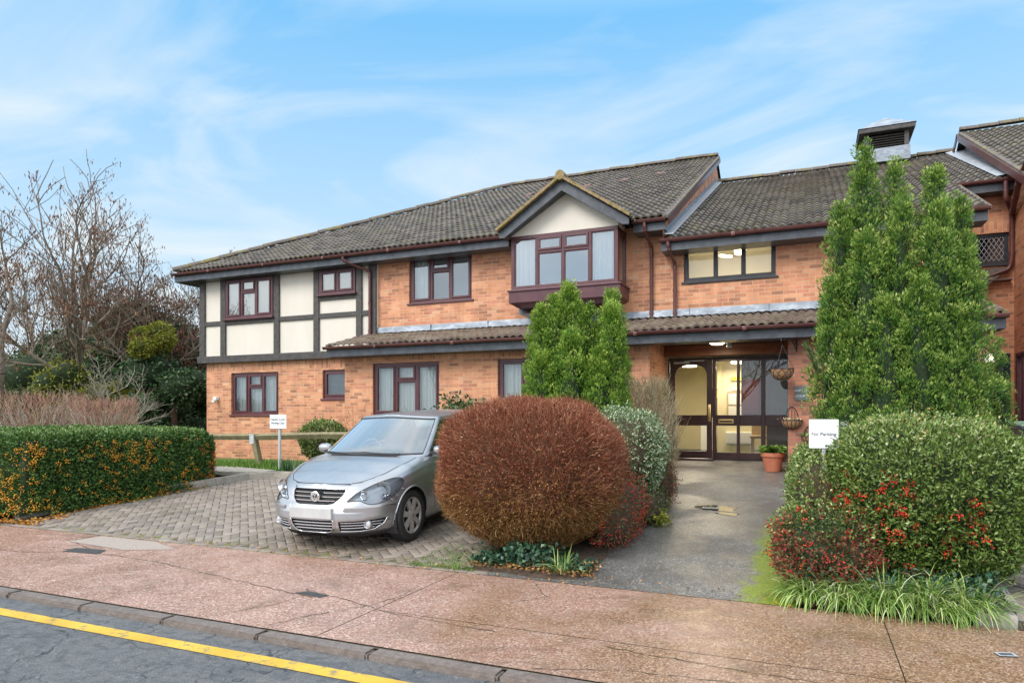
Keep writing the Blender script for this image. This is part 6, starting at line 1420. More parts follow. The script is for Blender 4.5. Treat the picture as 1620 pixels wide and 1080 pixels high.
conifer(K2, [(.60, 9.1, (.0, 0), 4.60, 0.250, 1.2), (.94, 9.25, (.0, .0), 4.42, 0.150, 2.0), (1.31, 9.2, (.005, 0), 4.26, 0.250, 1.2), (.36, 9.0, (-.005, 0), 3.90, 0.231, 1.0), (1.54, 9.1, (.005, 0), 3.88, 0.209, 1.0), (.95, 8.85, (.0, -.01), 3.83, 0.264, 1.0), (.62, 8.78, (-.01, -.02), 3.50, 0.275, 1.0), (1.27, 8.78, (.01, -.02), 3.75, 0.275, 1.0), (.32, 8.85, (-.03, -.02), 3.00, 0.231, 1.1), (1.55, 8.9, (.01, -.02), 3.20, 0.242, 1.1), (.95, 9.4, (0, .03), 3.30, 0.462, 1.0), (1.10, 8.62, (.0, -.02), 2.90, 0.253, 1.0), (.78, 8.60, (.0, -.02), 2.70, 0.253, 1.0), (1.42, 8.7, (.01, 0), 2.60, 0.220, 1.1), (.47, 8.68, (-.02, 0), 2.45, 0.220, 1.1)], .22, 'leaf_cypress_deep')
m = MB(); m.bar((.14, 8.7, 1.85), (-.02, 8.6, 2.3), .012, .012); n = 240; q = RNG.random(n)[:, None]; P = A3_(.2, 8.75, 1.8) * (1 - q) + A3_(-.02, 8.6, 2.3) * q; leafmesh('stray_branch', P + RNG.normal(size=(n, 3)) * .015, A3_(-.5, -.1, 1) + rdir(n) * .7, .09, .014, 'leaf_mid', K2)
K3 = thing('dwarf_cypress', 'very slim small cypress at the right of the tall one near the side door', 'conifer', (2.1, 9.8, .27))
conifer(K3, [(2.07, 9.8, (.015, 0), 2.38, .105, 1.15), (1.97, 9.78, (.02, 0), 1.95, .09, .6), (2.14, 9.85, (0, 0), 1.85, .08, 1.0)], .27, 'leaf_cypress_deep', .10, 190, 20, lsz=(.03, .013))
# ---- big clipped hedge on the right with red berries and the low shrub at its corner
H7 = thing('large_round_hedge', 'large domed clipped hedge with red berries on its lower half right of the path', 'hedge', (.75, 7.1, .1))
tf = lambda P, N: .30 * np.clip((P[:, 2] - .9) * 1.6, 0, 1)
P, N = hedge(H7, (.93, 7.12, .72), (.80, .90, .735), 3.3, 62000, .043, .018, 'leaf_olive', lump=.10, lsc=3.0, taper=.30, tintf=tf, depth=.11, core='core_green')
k = np.where((P[:, 2] < 1.02) & (P[:, 1] < 7.3))[0]; k = RNG.choice(k, 1500, replace=False); kn = noise3(P[k], 2.4, 5); k = k[kn > .04][:230]; berries('berries', cluster_pts(P[k], N[k], 15, .020), .0085, 'berry_red', H7)
H8 = thing('narrow_hedge', 'narrow clipped hedge behind the no parking sign beside the path', 'hedge', (.0, 8.1, .2))
hedge(H8, (.18, 7.55, .59), (.37, 1.1, .60), 4.0, 24000, .040, .018, 'leaf_olive', lump=.06, lsc=3)
H9 = thing('low_red_shrub', 'low spreading shrub with crimson leaves and pale tips at the hedge corner by the path', 'shrub', (.05, 6.35, .1))
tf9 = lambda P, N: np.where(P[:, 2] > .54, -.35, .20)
hedge(H9, (.15, 6.42, .36), (.43, .42, .32), 2.5, 14000, .030, .015, 'leaf_redgreen', core='core_green', lump=.14, lsc=4, tintf=tf9)
P, N = sq_surface(2600, A3_(.14, 6.5, .42), A3_(.44, .44, .31), 2.5, .14, 4, zmin=.5); leafmesh('tips', P + N * .02, N + rdir(len(P)), .032, .016, 'leaf_olive', H9)
P, N = sq_surface(50, A3_(.10, 6.42, .38), A3_(.42, .42, .3), 2.5); berries('berries', cluster_pts(P, N, 8, .02), .008, 'berry_red', H9)
for i, (x, y, n, L, lb) in enumerate([(.02, 6.04, 90, .25, 'first clump of arching strap leaves nearest the path'), (.27, 6.03, 110, .28, 'second clump of arching strap leaves counted from the path'), (.54, 6.0, 120, .31, 'middle clump of arching strap leaves under the round hedge'), (.82, 6.0, 120, .31, 'fourth clump of arching strap leaves counted from the path'), (1.08, 6.04, 110, .28, 'last clump of arching strap leaves beside the edging stone')]):
    clump('strap_leaf_plant', lb, x, y, .03, int(n * 3.4), L * 1.22, .0095, 1, 'blade', 'plant', 'clumps of strap leaves along the pavement edge', 2.9, rad=.11)
n = 1400; IV2 = thing('low_ivy', 'dark low leaves among the strap leaves under the right hedge', 'ivy', (.6, 6.1, .05)); P = np.stack([RNG.uniform(-.1, 1.35, n), RNG.uniform(5.98, 6.5, n), .04 + RNG.random(n) * .22], 1); leafmesh('foliage', P, rdir(n) + A3_(0, -.5, .6), .045, .028, 'leaf_ivy', IV2)
# ---- plants by the building
H10 = thing('small_round_bush', 'small round clipped bush on the grass beside the rail fence', 'bush', (-9.85, 12.2, .4))
hedge(H10, (-9.85, 12.2, .93), (.52, .48, .46), 2.3, 6500, .055, .030, 'leaf_olive', lump=.08, lsc=3, taper=.2)
H11 = thing('leafy_shrub', 'loose dark leafed shrub against the wall between the ground floor windows', 'shrub', (-6.7, 12.5, .45))
n = 700; P = A3_(-6.66, 12.55, 1.55) + RNG.normal(size=(n, 3)) * A3_(.24, .12, .16); leafmesh('foliage', P, rdir(n) + A3_(0, 0, .3), .11, .05, 'leaf_dark', H11); strands('stems', np.tile(A3_(-6.68, 12.5, .42), (14, 1)), rdir(14) * .18 + A3_(0, 0, 1), 1.25, .02, 'twig_buff', H11, 4, .3)
for (x, lb) in ((-9.15, 'bare dry stems of a rose by the wall left of the car'), (-8.1, 'bare dry stems poking up in front of the ground floor window')):
    o = thing('bare_rose', lb, 'plant', (x, 12.45, .42)); B = np.tile(A3_(x, 12.45, .42), (9, 1)) + RNG.normal(size=(9, 3)) * A3_(.12, .05, 0); strands('stems', B, rdir(9) * .3 + A3_(0, 0, 1), RNG.uniform(.9, 1.35, 9), .016, 'bark_brown' if False else 'twig_olive', o, 5, .5); Q = np.tile(A3_(x, 12.45, 1.3), (26, 1)) + RNG.normal(size=(26, 3)) * A3_(.2, .08, .2); strands('side_twigs', Q, rdir(26) * .6 + A3_(0, 0, .8), .22, .010, 'twig_olive', o, 3, .5)
clump('daffodil_leaves', 'upright blue green daffodil leaves beside the pole of the parking notice', -9.62, 10.8, .34, 60, .34, .016, .3, 'leaf_ivy', 'plant', None, .25, 4, .10)
# lawn grass edge
n = 9000; V = []; x = RNG.uniform(-13.5, -5.2, n); y = 10.75 + RNG.random(n) ** 1.4 * 1.6; P = np.stack([x, y, np.full(n, .335)], 1); D = rdir(n) * .5 + A3_(0, 0, 1)
leafmesh('grass', P, D, RNG.uniform(.06, .20, n) * np.where(np.sin(x * 2.1) > .0, 1.2, .8), .014, 'grass_blade', None, kind='stuff')
n = 1500; x = -10.15 + RNG.normal(size=n) * .10; y = RNG.uniform(5.9, 9.6, n); s = RNG.random(n) < .35; y[s] = 5.86 + np.abs(RNG.normal(size=s.sum())) * .1; x[s] = RNG.uniform(-13, -9.9, s.sum()); P = np.stack([x + .25 * (y < 6.5), y, np.maximum(0, .066 * (y - 5.8)) + .075 - .06 * (x > -10.18) ], 1); P[:, 2] = np.maximum(0, .066 * (P[:, 1] - 5.8)) + .016
leafmesh('fallen_leaves', P, rdir(n) * A3_(1, 1, .15), .045, .030, 'fallen_leaf', None, kind='stuff')
n = 700; P = np.stack([RNG.uniform(-3.05, -1.8, n), RNG.uniform(5.88, 6.35, n), np.full(n, .07)], 1); P[:, 2] = np.maximum(0, .066 * (P[:, 1] - 5.8)) + .045 + RNG.random(n) * .02; leafmesh('leaf_litter', P, rdir(n) * A3_(1, 1, .2), .035, .022, 'twig_olive', None, kind='stuff')
n = 260; P = np.stack([RNG.uniform(-8, 1.4, n), RNG.uniform(5.7, 6.1, n), np.full(n, .022)], 1); leafmesh('fallen_leaves', P, rdir(n) * A3_(1, 1, .15), .026, .016, 'fallen_leaf', None, kind='stuff')
n = 1300; x = RNG.uniform(-3.7, -2.95, n); y = 5.85 + RNG.random(n) ** 2 * .9; P = np.stack([x, y, np.maximum(0, .066 * (y - 5.8)) + .004], 1); leafmesh('moss_tufts', P, rdir(n) * .6 + A3_(0, 0, .6), .022, .007, 'grass_blade', None, kind='stuff')
# ---- bare trees
def at(u, d): l = (u - 810) / 1080 * d; return l * CA - d * SA, l * SA + d * CA
def bare_tree(name, label, base, H, seed, lean=(0, 0), spread=1.0, bark='bark', pods=True, group=None, twmt='seed_pod', lv=4, thick=.16, podn=5):
    rnd = random.Random(seed); th = thing(name, label, 'tree', base, group); big, tw = MB(), MB(); tips = []
    def grow(p, d, L, r, lev):
        n = 4 if lev < 3 else 3; pts = [p]; q = p; dd_ = d
        for k in range(n):
            dd_ = (dd_ + Vector((rnd.uniform(-1, 1), rnd.uniform(-1, 1), rnd.uniform(-.6, .8))) * (.16 + .05 * lev)).normalized(); q = q + dd_ * L / n; pts.append(q)
        rr = [r * (1 - .42 * k / n) for k in range(n + 1)]
        (big if lev < 3 else tw).tube(pts, rr, 7 if lev < 2 else (5 if lev < 3 else 3), caps=False)
        if lev >= lv: tips.append(pts[-1]); tips.append(pts[-2]); return
        m_ = rnd.choice((3, 4)) if lev < 2 else rnd.choice((3, 3, 4, 4))
        for k in range(m_):
            f = rnd.uniform(.35, 1.0); i = min(n - 1, int(f * n)); o = pts[i].lerp(pts[i + 1], f * n - i); ax = Vector((rnd.uniform(-1, 1), rnd.uniform(-1, 1), rnd.uniform(-.15, .75))).normalized()
            nd = (dd_ * .62 + ax * .8 * spread).normalized(); grow(o, nd, L * rnd.uniform(.58, .80), r * rnd.uniform(.42, .6), lev + 1)
        grow(pts[-1], (dd_ + Vector((rnd.uniform(-.3, .3), rnd.uniform(-.3, .3), .1))).normalized(), L * .74, r * .58, lev + 1)
    grow(Vector(base), Vector((lean[0], lean[1], 1)).normalized(), H * .30, thick, 0)
    big.build('trunk', bark, th, smooth=True); tw.build('twigs', bark, th)
    if pods and tips:
        Tn = np.array([tuple(t_) for t_ in tips]); k = RNG.choice(len(Tn), min(len(Tn), 520), replace=False); Q = np.repeat(Tn[k], podn, 0) + RNG.normal(size=(len(k) * podn, 3)) * .09; leafmesh('seed_pods', Q, rdir(len(Q)) * .4 + A3_(0, 0, -1), .13, .035, twmt, th)
    return th
def bt(label, u, d, H, seed, **kw): x, y = at(u, d); return bare_tree('bare_tree', label, (x, y, .2), H, seed, group='bare trees beyond the left hedge', **kw)
bt('tallest bare tree on the left with dark seed pods and a leaning crown', 135, 22, 12.2, 3, lean=(-.10, 0), thick=.15)
bt('bare tree with a pale upright trunk right of the tallest one', 175, 24, 9.6, 11, thick=.13)
bt('lower bare tree with wide branches nearest the tiled roof', 228, 23, 9.0, 5, spread=1.25, thick=.11)
bt('bare tree with arching limbs at the left edge of the photo', -25, 19, 8.6, 8, lean=(.25, 0), spread=1.2, thick=.15)
bt('thin bare tree just behind the timbered corner of the building', 285, 25, 9.0, 21, spread=1.2, thick=.09)
bt('slender bare tree between the arching tree and the tallest tree', 55, 25, 10.2, 27, thick=.11)
bt('small pale branched bare tree low in front of the evergreens', 185, 19, 3.9, 31, bark='bark_pale', pods=False, spread=1.3, thick=.06)
mat('twig_core', (.14, .09, .06), (.22, .15, .10), 6, .95)
for x_, y_, lb_, sd_ in ((-24, -17, 'tall bare street tree across the road behind the viewer', 41), (-5, -18, 'second bare street tree across the road behind the viewer', 43)): bare_tree('street_tree', lb_, (x_, y_, -.05), 12.5, sd_, pods=False, thick=.2)
# ---- evergreen trees and shrubs beyond the hedge
def blobtree(name, label, cat, u, d, z0, z1, wid, mt, nl, L, W_, seed, core='core_green', group=None, lumps=16, trunk=True):
    x, y = at(u, d); th = thing(name, label, cat, (x, y, .2), group); g = np.random.default_rng(seed); PP, NN = [], []; H = z1 - z0; m = MB()
    for i in range(lumps):
        f = g.random(); a = g.uniform(0, 6.28); rr = wid * .5 * math.sqrt(max(.05, 1 - (abs(f - .42) / .62) ** 2)) * g.uniform(.2, .85); c = A3_(x + rr * math.cos(a), y + rr * math.sin(a), z0 + H * (.12 + .76 * f)); r = A3_(1, 1, .8) * wid * g.uniform(.14, .25)
        P, N = sq_surface(nl // lumps, c, r, 2, .3, 2.0 / max(r[0], .3), seed=i); PP.append(P); NN.append(N)
        bm = bmesh.new(); bmesh.ops.create_icosphere(bm, subdivisions=2, radius=1)
        for v in bm.verts: v.co = Vector(c) + Vector((v.co.x * r[0], v.co.y * r[1], v.co.z * r[2])) * .78
        m.addbm(bm); bm.free()
    m.build('inner_branches', core, th, smooth=True); P = np.concatenate(PP); N = np.concatenate(NN); P = P - N * (RNG.random(len(P)) * .25 * wid * .2)[:, None]
    leafmesh('crown', P, N * .6 + rdir(len(P)) + A3_(0, 0, -.1), L * RNG.uniform(.6, 1.2, len(P)), W_, mt, th)
    if trunk: t_ = MB(); t_.tube([(x, y, .1), (x + .1, y, z0 + H * .3), (x, y, z0 + H * .7)], [.14, .10, .04], 8); t_.build('trunk', 'bark_brown', th, smooth=True)
    return th
blobtree('evergreen_tree', 'tall dark evergreen tree behind the corner of the building', 'tree', 292, 27, .4, 5.6, 4.2, 'leaf_dark', 15000, .16, .07, 1)
blobtree('evergreen_tree', 'dark glossy evergreen at the centre of the left garden', 'tree', 232, 25, .4, 5.9, 3.8, 'leaf_dark', 14000, .16, .07, 2)
blobtree('evergreen_tree', 'dark evergreen shrub low beside the brick corner', 'tree', 272, 22, .3, 3.6, 3.4, 'leaf_dark', 12000, .13, .06, 3)
blobtree('golden_tree', 'yellow green clump of foliage hanging high among the bare trees', 'tree', 252, 22, 2.95, 4.35, 2.0, 'leaf_yellow', 9500, .12, .03, 4, lumps=7, trunk=False)
blobtree('golden_shrub', 'golden green shrub in the middle of the left garden', 'shrub', 168, 22, .4, 2.8, 2.4, 'leaf_yellow', 8500, .12, .05, 5)
blobtree('golden_shrub', 'broad olive gold shrub behind the left pollarded bush', 'shrub', 105, 22, .4, 3.4, 3.0, 'leaf_yellow', 8000, .12, .05, 15)
blobtree('golden_shrub', 'golden leafed shrub just left of the dark evergreens', 'shrub', 208, 21.5, .4, 2.7, 1.6, 'leaf_yellow', 5000, .12, .05, 6)
blobtree('tall_golden_tree', 'olive and yellow tree crown rising behind the golden shrub', 'tree', 196, 25, 1.6, 5.6, 2.6, 'leaf_yellow', 5500, .14, .05, 12)
blobtree('green_shrub', 'mid green spreading shrub behind the pollarded bushes on the left', 'shrub', 70, 24, .4, 3.2, 4.5, 'leaf_mid', 11000, .13, .06, 7)
blobtree('green_tree', 'broad mid green tree crown rising behind the pollarded shrubs', 'tree', 140, 28, .6, 4.8, 4.4, 'leaf_mid', 11000, .17, .08, 17)
blobtree('green_shrub', 'mid green shrub behind the left edge of the hedge', 'shrub', 5, 18, .3, 1.9, 1.5, 'leaf_mid', 4000, .10, .05, 8)
blobtree('grey_green_tree', 'tall grey green tree in the distance between the bare trunks', 'tree', 110, 34, .4, 6.0, 5.0, 'leaf_dark', 8000, .22, .10, 9, core='core_green')
blobtree('brown_tree', 'brown leafed thicket beyond the garden at the far left', 'tree', 5, 36, .4, 4.6, 7.0, 'twig_pink', 9000, .22, .04, 10, core='twig_core')
# pollarded pink twigged shrubs with pale stems
def pollard(label, u, d, wid, H, seed):
    x, y = at(u, d); g = np.random.default_rng(seed); th = thing('pollarded_shrub', label, 'shrub', (x, y, .25), 'pollarded shrubs behind the hedge'); n = 46
    a = g.uniform(0, 6.28, n); r_ = g.random(n) * wid * .3; B = np.stack([x + r_ * np.cos(a), y + r_ * np.sin(a), np.full(n, .25)], 1); strands('stems', B, np.stack([np.cos(a) * .35, np.sin(a) * .35, np.ones(n)], 1), H * .72, .035, 'twig_pale', th, 5, .5)
    n = 260; a = g.uniform(0, 6.28, n); r_ = g.random(n) ** .5 * wid * .42; B = np.stack([x + r_ * np.cos(a), y + r_ * np.sin(a), g.uniform(H * .35, H * .7, n)], 1); strands('branches', B, np.stack([np.cos(a) * .6, np.sin(a) * .6, np.ones(n)], 1) + rdir(n) * .3, g.uniform(.3, .6, n), .018, 'twig_pale', th, 4, .6)
    n = 1500; a = g.uniform(0, 6.28, n); r_ = g.random(n) ** .5 * wid * .5; B = np.stack([x + r_ * np.cos(a), y + r_ * np.sin(a), g.uniform(H * .5, H * .95, n) - .10 * (r_ / wid) ** 2], 1); strands('twigs', B, np.stack([np.cos(a) * .3, np.sin(a) * .3, np.ones(n)], 1) + rdir(n) * .5, g.uniform(.12, .3, n), .011, 'twig_pink', th, 2, .5)
pollard('wider pollarded shrub with pinkish twigs at the far left', 62, 17.5, 2.1, 2.1, 1); pollard('right hand pollarded shrub with pale stems and pinkish twig tips', 165, 17.5, 1.5, 1.95, 2)
n = 26000; x0_, y0_ = at(120, 60); P = np.stack([RNG.uniform(-75, -18, n), RNG.uniform(48, 60, n), RNG.random(n) ** 1.3 * 4.6], 1); P[:, 2] *= 1 + .35 * noise3(P * A3_(1, 0, 0), .25); leafmesh('distant_trees', P, rdir(n), .7, .25, 'leaf_mid', None, kind='stuff')
# ================================================================ SMALLER THINGS
def text_mesh(s, size, name, mt, parent, M_, ext=.0015, align='CENTER'):
    cu = bpy.data.curves.new(name, 'FONT'); cu.body = s; cu.size = size; cu.align_x = align; cu.extrude = ext; tmp = bpy.data.objects.new(name, cu); link(tmp)
    dg = bpy.context.evaluated_depsgraph_get(); dg.update(); me = bpy.data.meshes.new_from_object(tmp.evaluated_get(dg)); bpy.data.objects.remove(tmp); me.transform(M_); me.transform(Matrix.Translation(-wloc(parent)))
    return _finish(name, me, mt, parent, (0, 0, 0), None)
mat('ink', (.01, .01, .012), rough=.5); t = NT('sign_white'); t.col(t.ramp(t.noise(12, 5, .7), [(.3, (.70, .71, .73)), (.7, (.83, .84, .86))])); t.rough(.4)
yaw = 0
# NO PARKING sign on the hedge
sx, sy, sz = .122, 6.82, 1.332
NP_ = thing('no_parking_sign', 'square white sign reading No Parking standing in front of the narrow hedge', 'sign', (sx, sy, .12))
m = MB(); m.box(sx - .123, sx + .123, sy, sy + .012, sz - .132, sz + .132, .004); m.build('board', 'sign_white', NP_)
m = MB(); m.box(sx - .015, sx + .015, sy + .013, sy + .03, .1, sz + .10); m.build('post', 'galv', NP_)
text_mesh('No Parking', .045, 'lettering', 'ink', NP_, Matrix.Translation((sx, sy - .001, sz - .015)) @ Matrix.Rotation(R(90), 4, 'X'))
m = MB(); m.bar((sx + .05, sy - .001, sz - .032), (sx + .112, sy - .001, sz - .055), .003, .002, (0, 1, 0)); m.bar((sx + .108, sy - .001, sz - .058), (sx + .09, sy - .001, sz - .118), .002, .002, (0, 1, 0)); m.build('crack', 'ink', NP_)
# parking notice
PS = thing('parking_notice', 'white two line parking notice on a thin grey pole by the rail fence', 'sign', (-9.95, 10.9, .33))
m = MB(); m.tube([(-9.95, 10.93, .3), (-9.95, 10.93, 1.48)], .03, 12); m.build('pole', 'galv', PS, smooth=40)
m = MB(); m.box(-10.17, -9.74, 10.885, 10.897, 1.235, 1.515, .003); m.build('board', 'sign_white', PS)
for s, z in (('Hupton Court', 1.40), ('Parking Only', 1.325)): text_mesh(s, .066, 'lettering', 'ink', PS, Matrix.Translation((-9.955, 10.883, z)) @ Matrix.Rotation(R(90), 4, 'X'))
# rail fence
FE = thing('rail_fence', 'low weathered timber rail on a leaning post in front of the brick wall', 'fence', (-11.1, 11.5, .36))
m = MB(); m.bar((-13.4, 11.5, 1.0), (-11.12, 11.5, 1.035), .09, .11, (0, -.6, 1)); m.bar((-11.12, 11.51, 1.03), (-9.2, 11.45, 1.09), .09, .11, (0, -.6, 1)); m.bar((-9.2, 11.45, 1.09), (-7.4, 11.45, 1.10), .09, .11, (0, -.6, 1)); m.build('rail', 'oldwood', FE)
for a, b in (((-11.02, 11.52, .32), (-11.2, 11.5, 1.06)), ((-8.2, 11.5, .32), (-8.22, 11.5, 1.06)), ((-13.4, 11.5, .3), (-13.4, 11.5, 1.0))):
    m = MB(); m.bar(a, b, .11, .11, (0, 1, 0)); m.build('post', 'oldwood', FE)
m = MB(); m.box(-11.26, -11.14, 11.435, 11.44, .88, 1.08); m.box(-11.27, -11.13, 11.44, 11.57, 1.085, 1.092); m.build('bracket', 'galv', FE)
# slate name plaque
PL = thing('name_plaque', 'square slate plaque with pale lettering on the brick pillar by the door', 'plaque', (-.12, 12.88, 1.88))
m = MB(); m.box(-.225, -.015, 12.875, 12.898, 1.76, 2.01, .004); m.build('plate', 'slate_plate', PL)
for s, z in (('HUPTON', 1.915), ('COURT', 1.82)): text_mesh(s, .055, 'lettering', 'sign_white', PL, Matrix.Translation((-.12, 12.873, z)) @ Matrix.Rotation(R(90), 4, 'X'))
# terracotta pot
PT = thing('plant_pot', 'terracotta pot of green primroses beside the entrance', 'plant pot', (-.60, 13.2, .50))
m = MB(); m.lathe((-.60, 13.2, .49), [(0, 0), (.13, 0), (.185, .27), (.205, .27), (.21, .34), (.185, .34), (.18, .30), (0, .29)], 32); m.build('pot', 'terracotta', PT, smooth=35)
n = 420; a = RNG.uniform(0, 6.28, n); r_ = RNG.random(n) ** .5 * .17; P = np.stack([-.60 + r_ * np.cos(a), 13.2 + r_ * np.sin(a), .82 + RNG.random(n) * .09], 1); leafmesh('leaves', P, np.stack([np.cos(a), np.sin(a), RNG.random(n) * .9], 1), .10, .05, tintmat('leaf_fresh', [(0, (.06, .14, .02)), (.6, (.16, .30, .05)), (1, (.36, .45, .12))], .4, .4), PT)
# hanging basket
HB = thing('hanging_basket', 'empty coir lined hanging basket on a curly bracket by the entrance', 'hanging basket', (-.42, 12.5, 2.1))
m = MB(); n = 20; prof = [(.02, 2.10), (.10, 2.115), (.155, 2.17), (.18, 2.24), (.185, 2.285)]
m.lathe((-.42, 12.5, 0), [(0, 2.105)] + prof + [(.165, 2.28), (.15, 2.22), (0, 2.2)], 28); m.build('coir_liner', 'coir', HB, smooth=40)
m = MB(); m.tube([(-.42 + .19 * math.cos(a), 12.5 + .19 * math.sin(a), 2.29) for a in np.linspace(0, 6.283, 25)[:-1]], .006, 6, closed=True)
for k in range(10):
    a = k * .628; m.tube([(-.42 + (r_ + .006) * math.cos(a + .25 * i), 12.5 + (r_ + .006) * math.sin(a + .25 * i), z) for i, (r_, z) in enumerate(prof)], .004, 5); m.tube([(-.42 + (r_ + .006) * math.cos(a - .25 * i), 12.5 + (r_ + .006) * math.sin(a - .25 * i), z) for i, (r_, z) in enumerate(prof)], .004, 5)
for a in (0, 2.09, 4.19): m.tube([(-.42 + .18 * math.cos(a), 12.5 + .18 * math.sin(a), 2.29), (-.42, 12.5, 2.70)], .004, 5)
m.build('wire_frame', 'black_frame', HB)
BR = MB(); BR.tube([(-.20, 12.89, 2.60), (-.20, 12.89, 2.86)], .008, 6); BR.tube([(-.20, 12.88, 2.84), (-.30, 12.72, 2.83), (-.40, 12.56, 2.82), (-.44, 12.48, 2.80), (-.42, 12.5, 2.73)], .009, 6); BR.tube([(-.20, 12.88, 2.62), (-.24, 12.80, 2.74), (-.32, 12.68, 2.82)], .007, 6); BR.tube([(-.21 + .03 * math.cos(a), 12.87, 2.72 + .04 * math.sin(a)) for a in np.linspace(0, 6.28, 14)[:-1]], .005, 5, closed=True); BR.build('bracket', 'black_frame', HB, smooth=True)
# two wall baskets
def wall_basket(x, z, s, label, plant):
    o = thing('wall_basket', label, 'wall basket', (x, 12.89, z), 'half round wall baskets on the pillar'); m = MB(); y = 12.89
    for i in range(5):
        for j in range(14):
            def q(i_, j_): el = i_ / 5 * math.pi / 2; az = math.pi + j_ / 14 * math.pi; r_ = s * math.cos(math.pi / 2 - el) if i_ else .01; return (x + s * math.sin(el) * math.cos(az), y + s * .9 * math.sin(el) * math.sin(az), z - s * .95 * math.cos(el))
            m.face([q(i, j), q(i, j + 1), q(i + 1, j + 1), q(i + 1, j)])
    m.face([(x + s * math.cos(a), y + s * .9 * math.sin(a), z - .01) for a in np.linspace(math.pi, 2 * math.pi, 14)]); m.build('coir_liner', 'coir', o, weld=True, smooth=True)
    w = MB(); w.tube([(x + (s + .005) * math.cos(a), y + (s + .005) * .9 * math.sin(a), z) for a in np.linspace(math.pi, 2 * math.pi, 14)], .006, 6); w.tube([(x + s * .62 * math.cos(a), y - .01, z + s * 1.35 * math.sin(a)) for a in np.linspace(0, math.pi, 14)], .007, 6)
    for k in (-.5, 0, .5): w.tube([(x + k * s * .6, y - .012, z), (x + k * s * .6, y - .012, z + s * 1.2 * (1 - k * k))], .004, 5)
    for k in range(7): az = math.pi + (k + .5) / 7 * math.pi; w.tube([(x + (s + .004) * math.sin(e) * math.cos(az), y + (s + .004) * .9 * math.sin(e) * math.sin(az), z - s * .96 * math.cos(e)) for e in np.linspace(.05, math.pi / 2, 6)], .004, 5)
    w.build('wire_frame', 'black_frame', o)
    n = 90; P = A3_(x, y - s * .4, z + .01) + RNG.normal(size=(n, 3)) * A3_(s * .45, s * .3, .015); leafmesh('planting', P, rdir(n) + A3_(0, 0, .8), .06 if plant else .04, .02, 'leaf_fresh' if plant else 'twig_buff', o)
wall_basket(-.28, 1.42, .17, 'larger wall basket with dry coir on the brick pillar', False); wall_basket(.0, 1.14, .13, 'smaller wall basket with green leaves low on the pillar behind the hedge', True)
# wheelie bins
def bin_(x, y, z, label, lid, body_, group=None):
    o = thing('wheelie_bin', label, 'bin', (x, y, z), group); bm = bmesh.new(); bmesh.ops.create_cube(bm, size=1)
    for v in bm.verts: k = .84 if v.co.z < 0 else 1.0; v.co = Vector((v.co.x * .56 * k, v.co.y * .66 * k, v.co.z * .86 + .5))
    bmesh.ops.bevel(bm, geom=bm.edges[:], offset=.025, segments=2, affect='EDGES'); m = MB(); m.addbm(bm, None, Matrix.Translation((x, y, z))); bm.free(); m.box(x - .30, x + .30, y - .35, y + .35, z + .88, z + .925, .01); m.build('body', body_, o, smooth=35)
    m = MB(); m.prism([(x - .30, y - .36, z + .928), (x + .30, y - .36, z + .928), (x + .30, y - .36, z + .955), (x - .30, y - .36, z + .955)], (0, .70, .02)); m.tube([(x - .28, y + .36, z + .95), (x + .28, y + .36, z + .95)], .02, 8); m.box(x - .24, x + .24, y - .30, y + .25, z + .95, z + .985, .012); m.build('lid', lid, o, smooth=35)
    for s in (-1, 1): m = MB(); m.lathe((x + s * .27, y + .28, z + .10), [(0, -.025), (.10, -.025), (.10, .025), (0, .025)], 20, axis='x'); m.build('wheel', 'black_rubber', o, smooth=35)
mat('bin_slate', (.035, .045, .065), (.05, .06, .08), 6, .5); mat('lid_green', (.20, .32, .22), (.26, .38, .27), 6, .45); mat('bin_green', (.02, .07, .03), rough=.5)
m = MB(); m.box(2.1, 3.75, 10.98, 13.2, .30, .43); m.build('bin_plinth', 'concrete_edge', kind='structure')
bin_(2.88, 11.35, .43, 'dark slate wheelie bin with a pale green lid beside the right hedge', 'lid_green', 'bin_slate'); bin_(2.88, 12.25, .43, 'second wheelie bin standing behind the pale lidded one', 'lid_green', 'bin_slate')
# blue and white striped cover behind the no parking sign
t = NT('striped_cloth'); w = t.n('ShaderNodeTexWave', bands_direction='Z'); w.inputs['Scale'].default_value = 9; w.inputs['Distortion'].default_value = .6; t.l(t.co(), w.inputs[0]); t.col(t.ramp(w.outputs['Fac'], [(.45, (.03, .12, .55)), (.55, (.7, .75, .85))], 'CONSTANT')); t.rough(.8)
SB = thing('striped_cover', 'blue and white striped cloth cover showing behind the no parking sign', 'cover', (.55, 9.0, .3))
m = MB(); m.prism([(.12, 8.55, 1.10), (.62, 8.55, 1.08), (.50, 8.55, 1.30), (.36, 8.55, 1.43), (.20, 8.55, 1.44)], (0, .30, 0)); m.build('cloth', 'striped_cloth', SB); m = MB(); m.box(.16, .6, 8.57, 8.83, .25, 1.09, .01); m.build('frame', 'navy_door', SB)
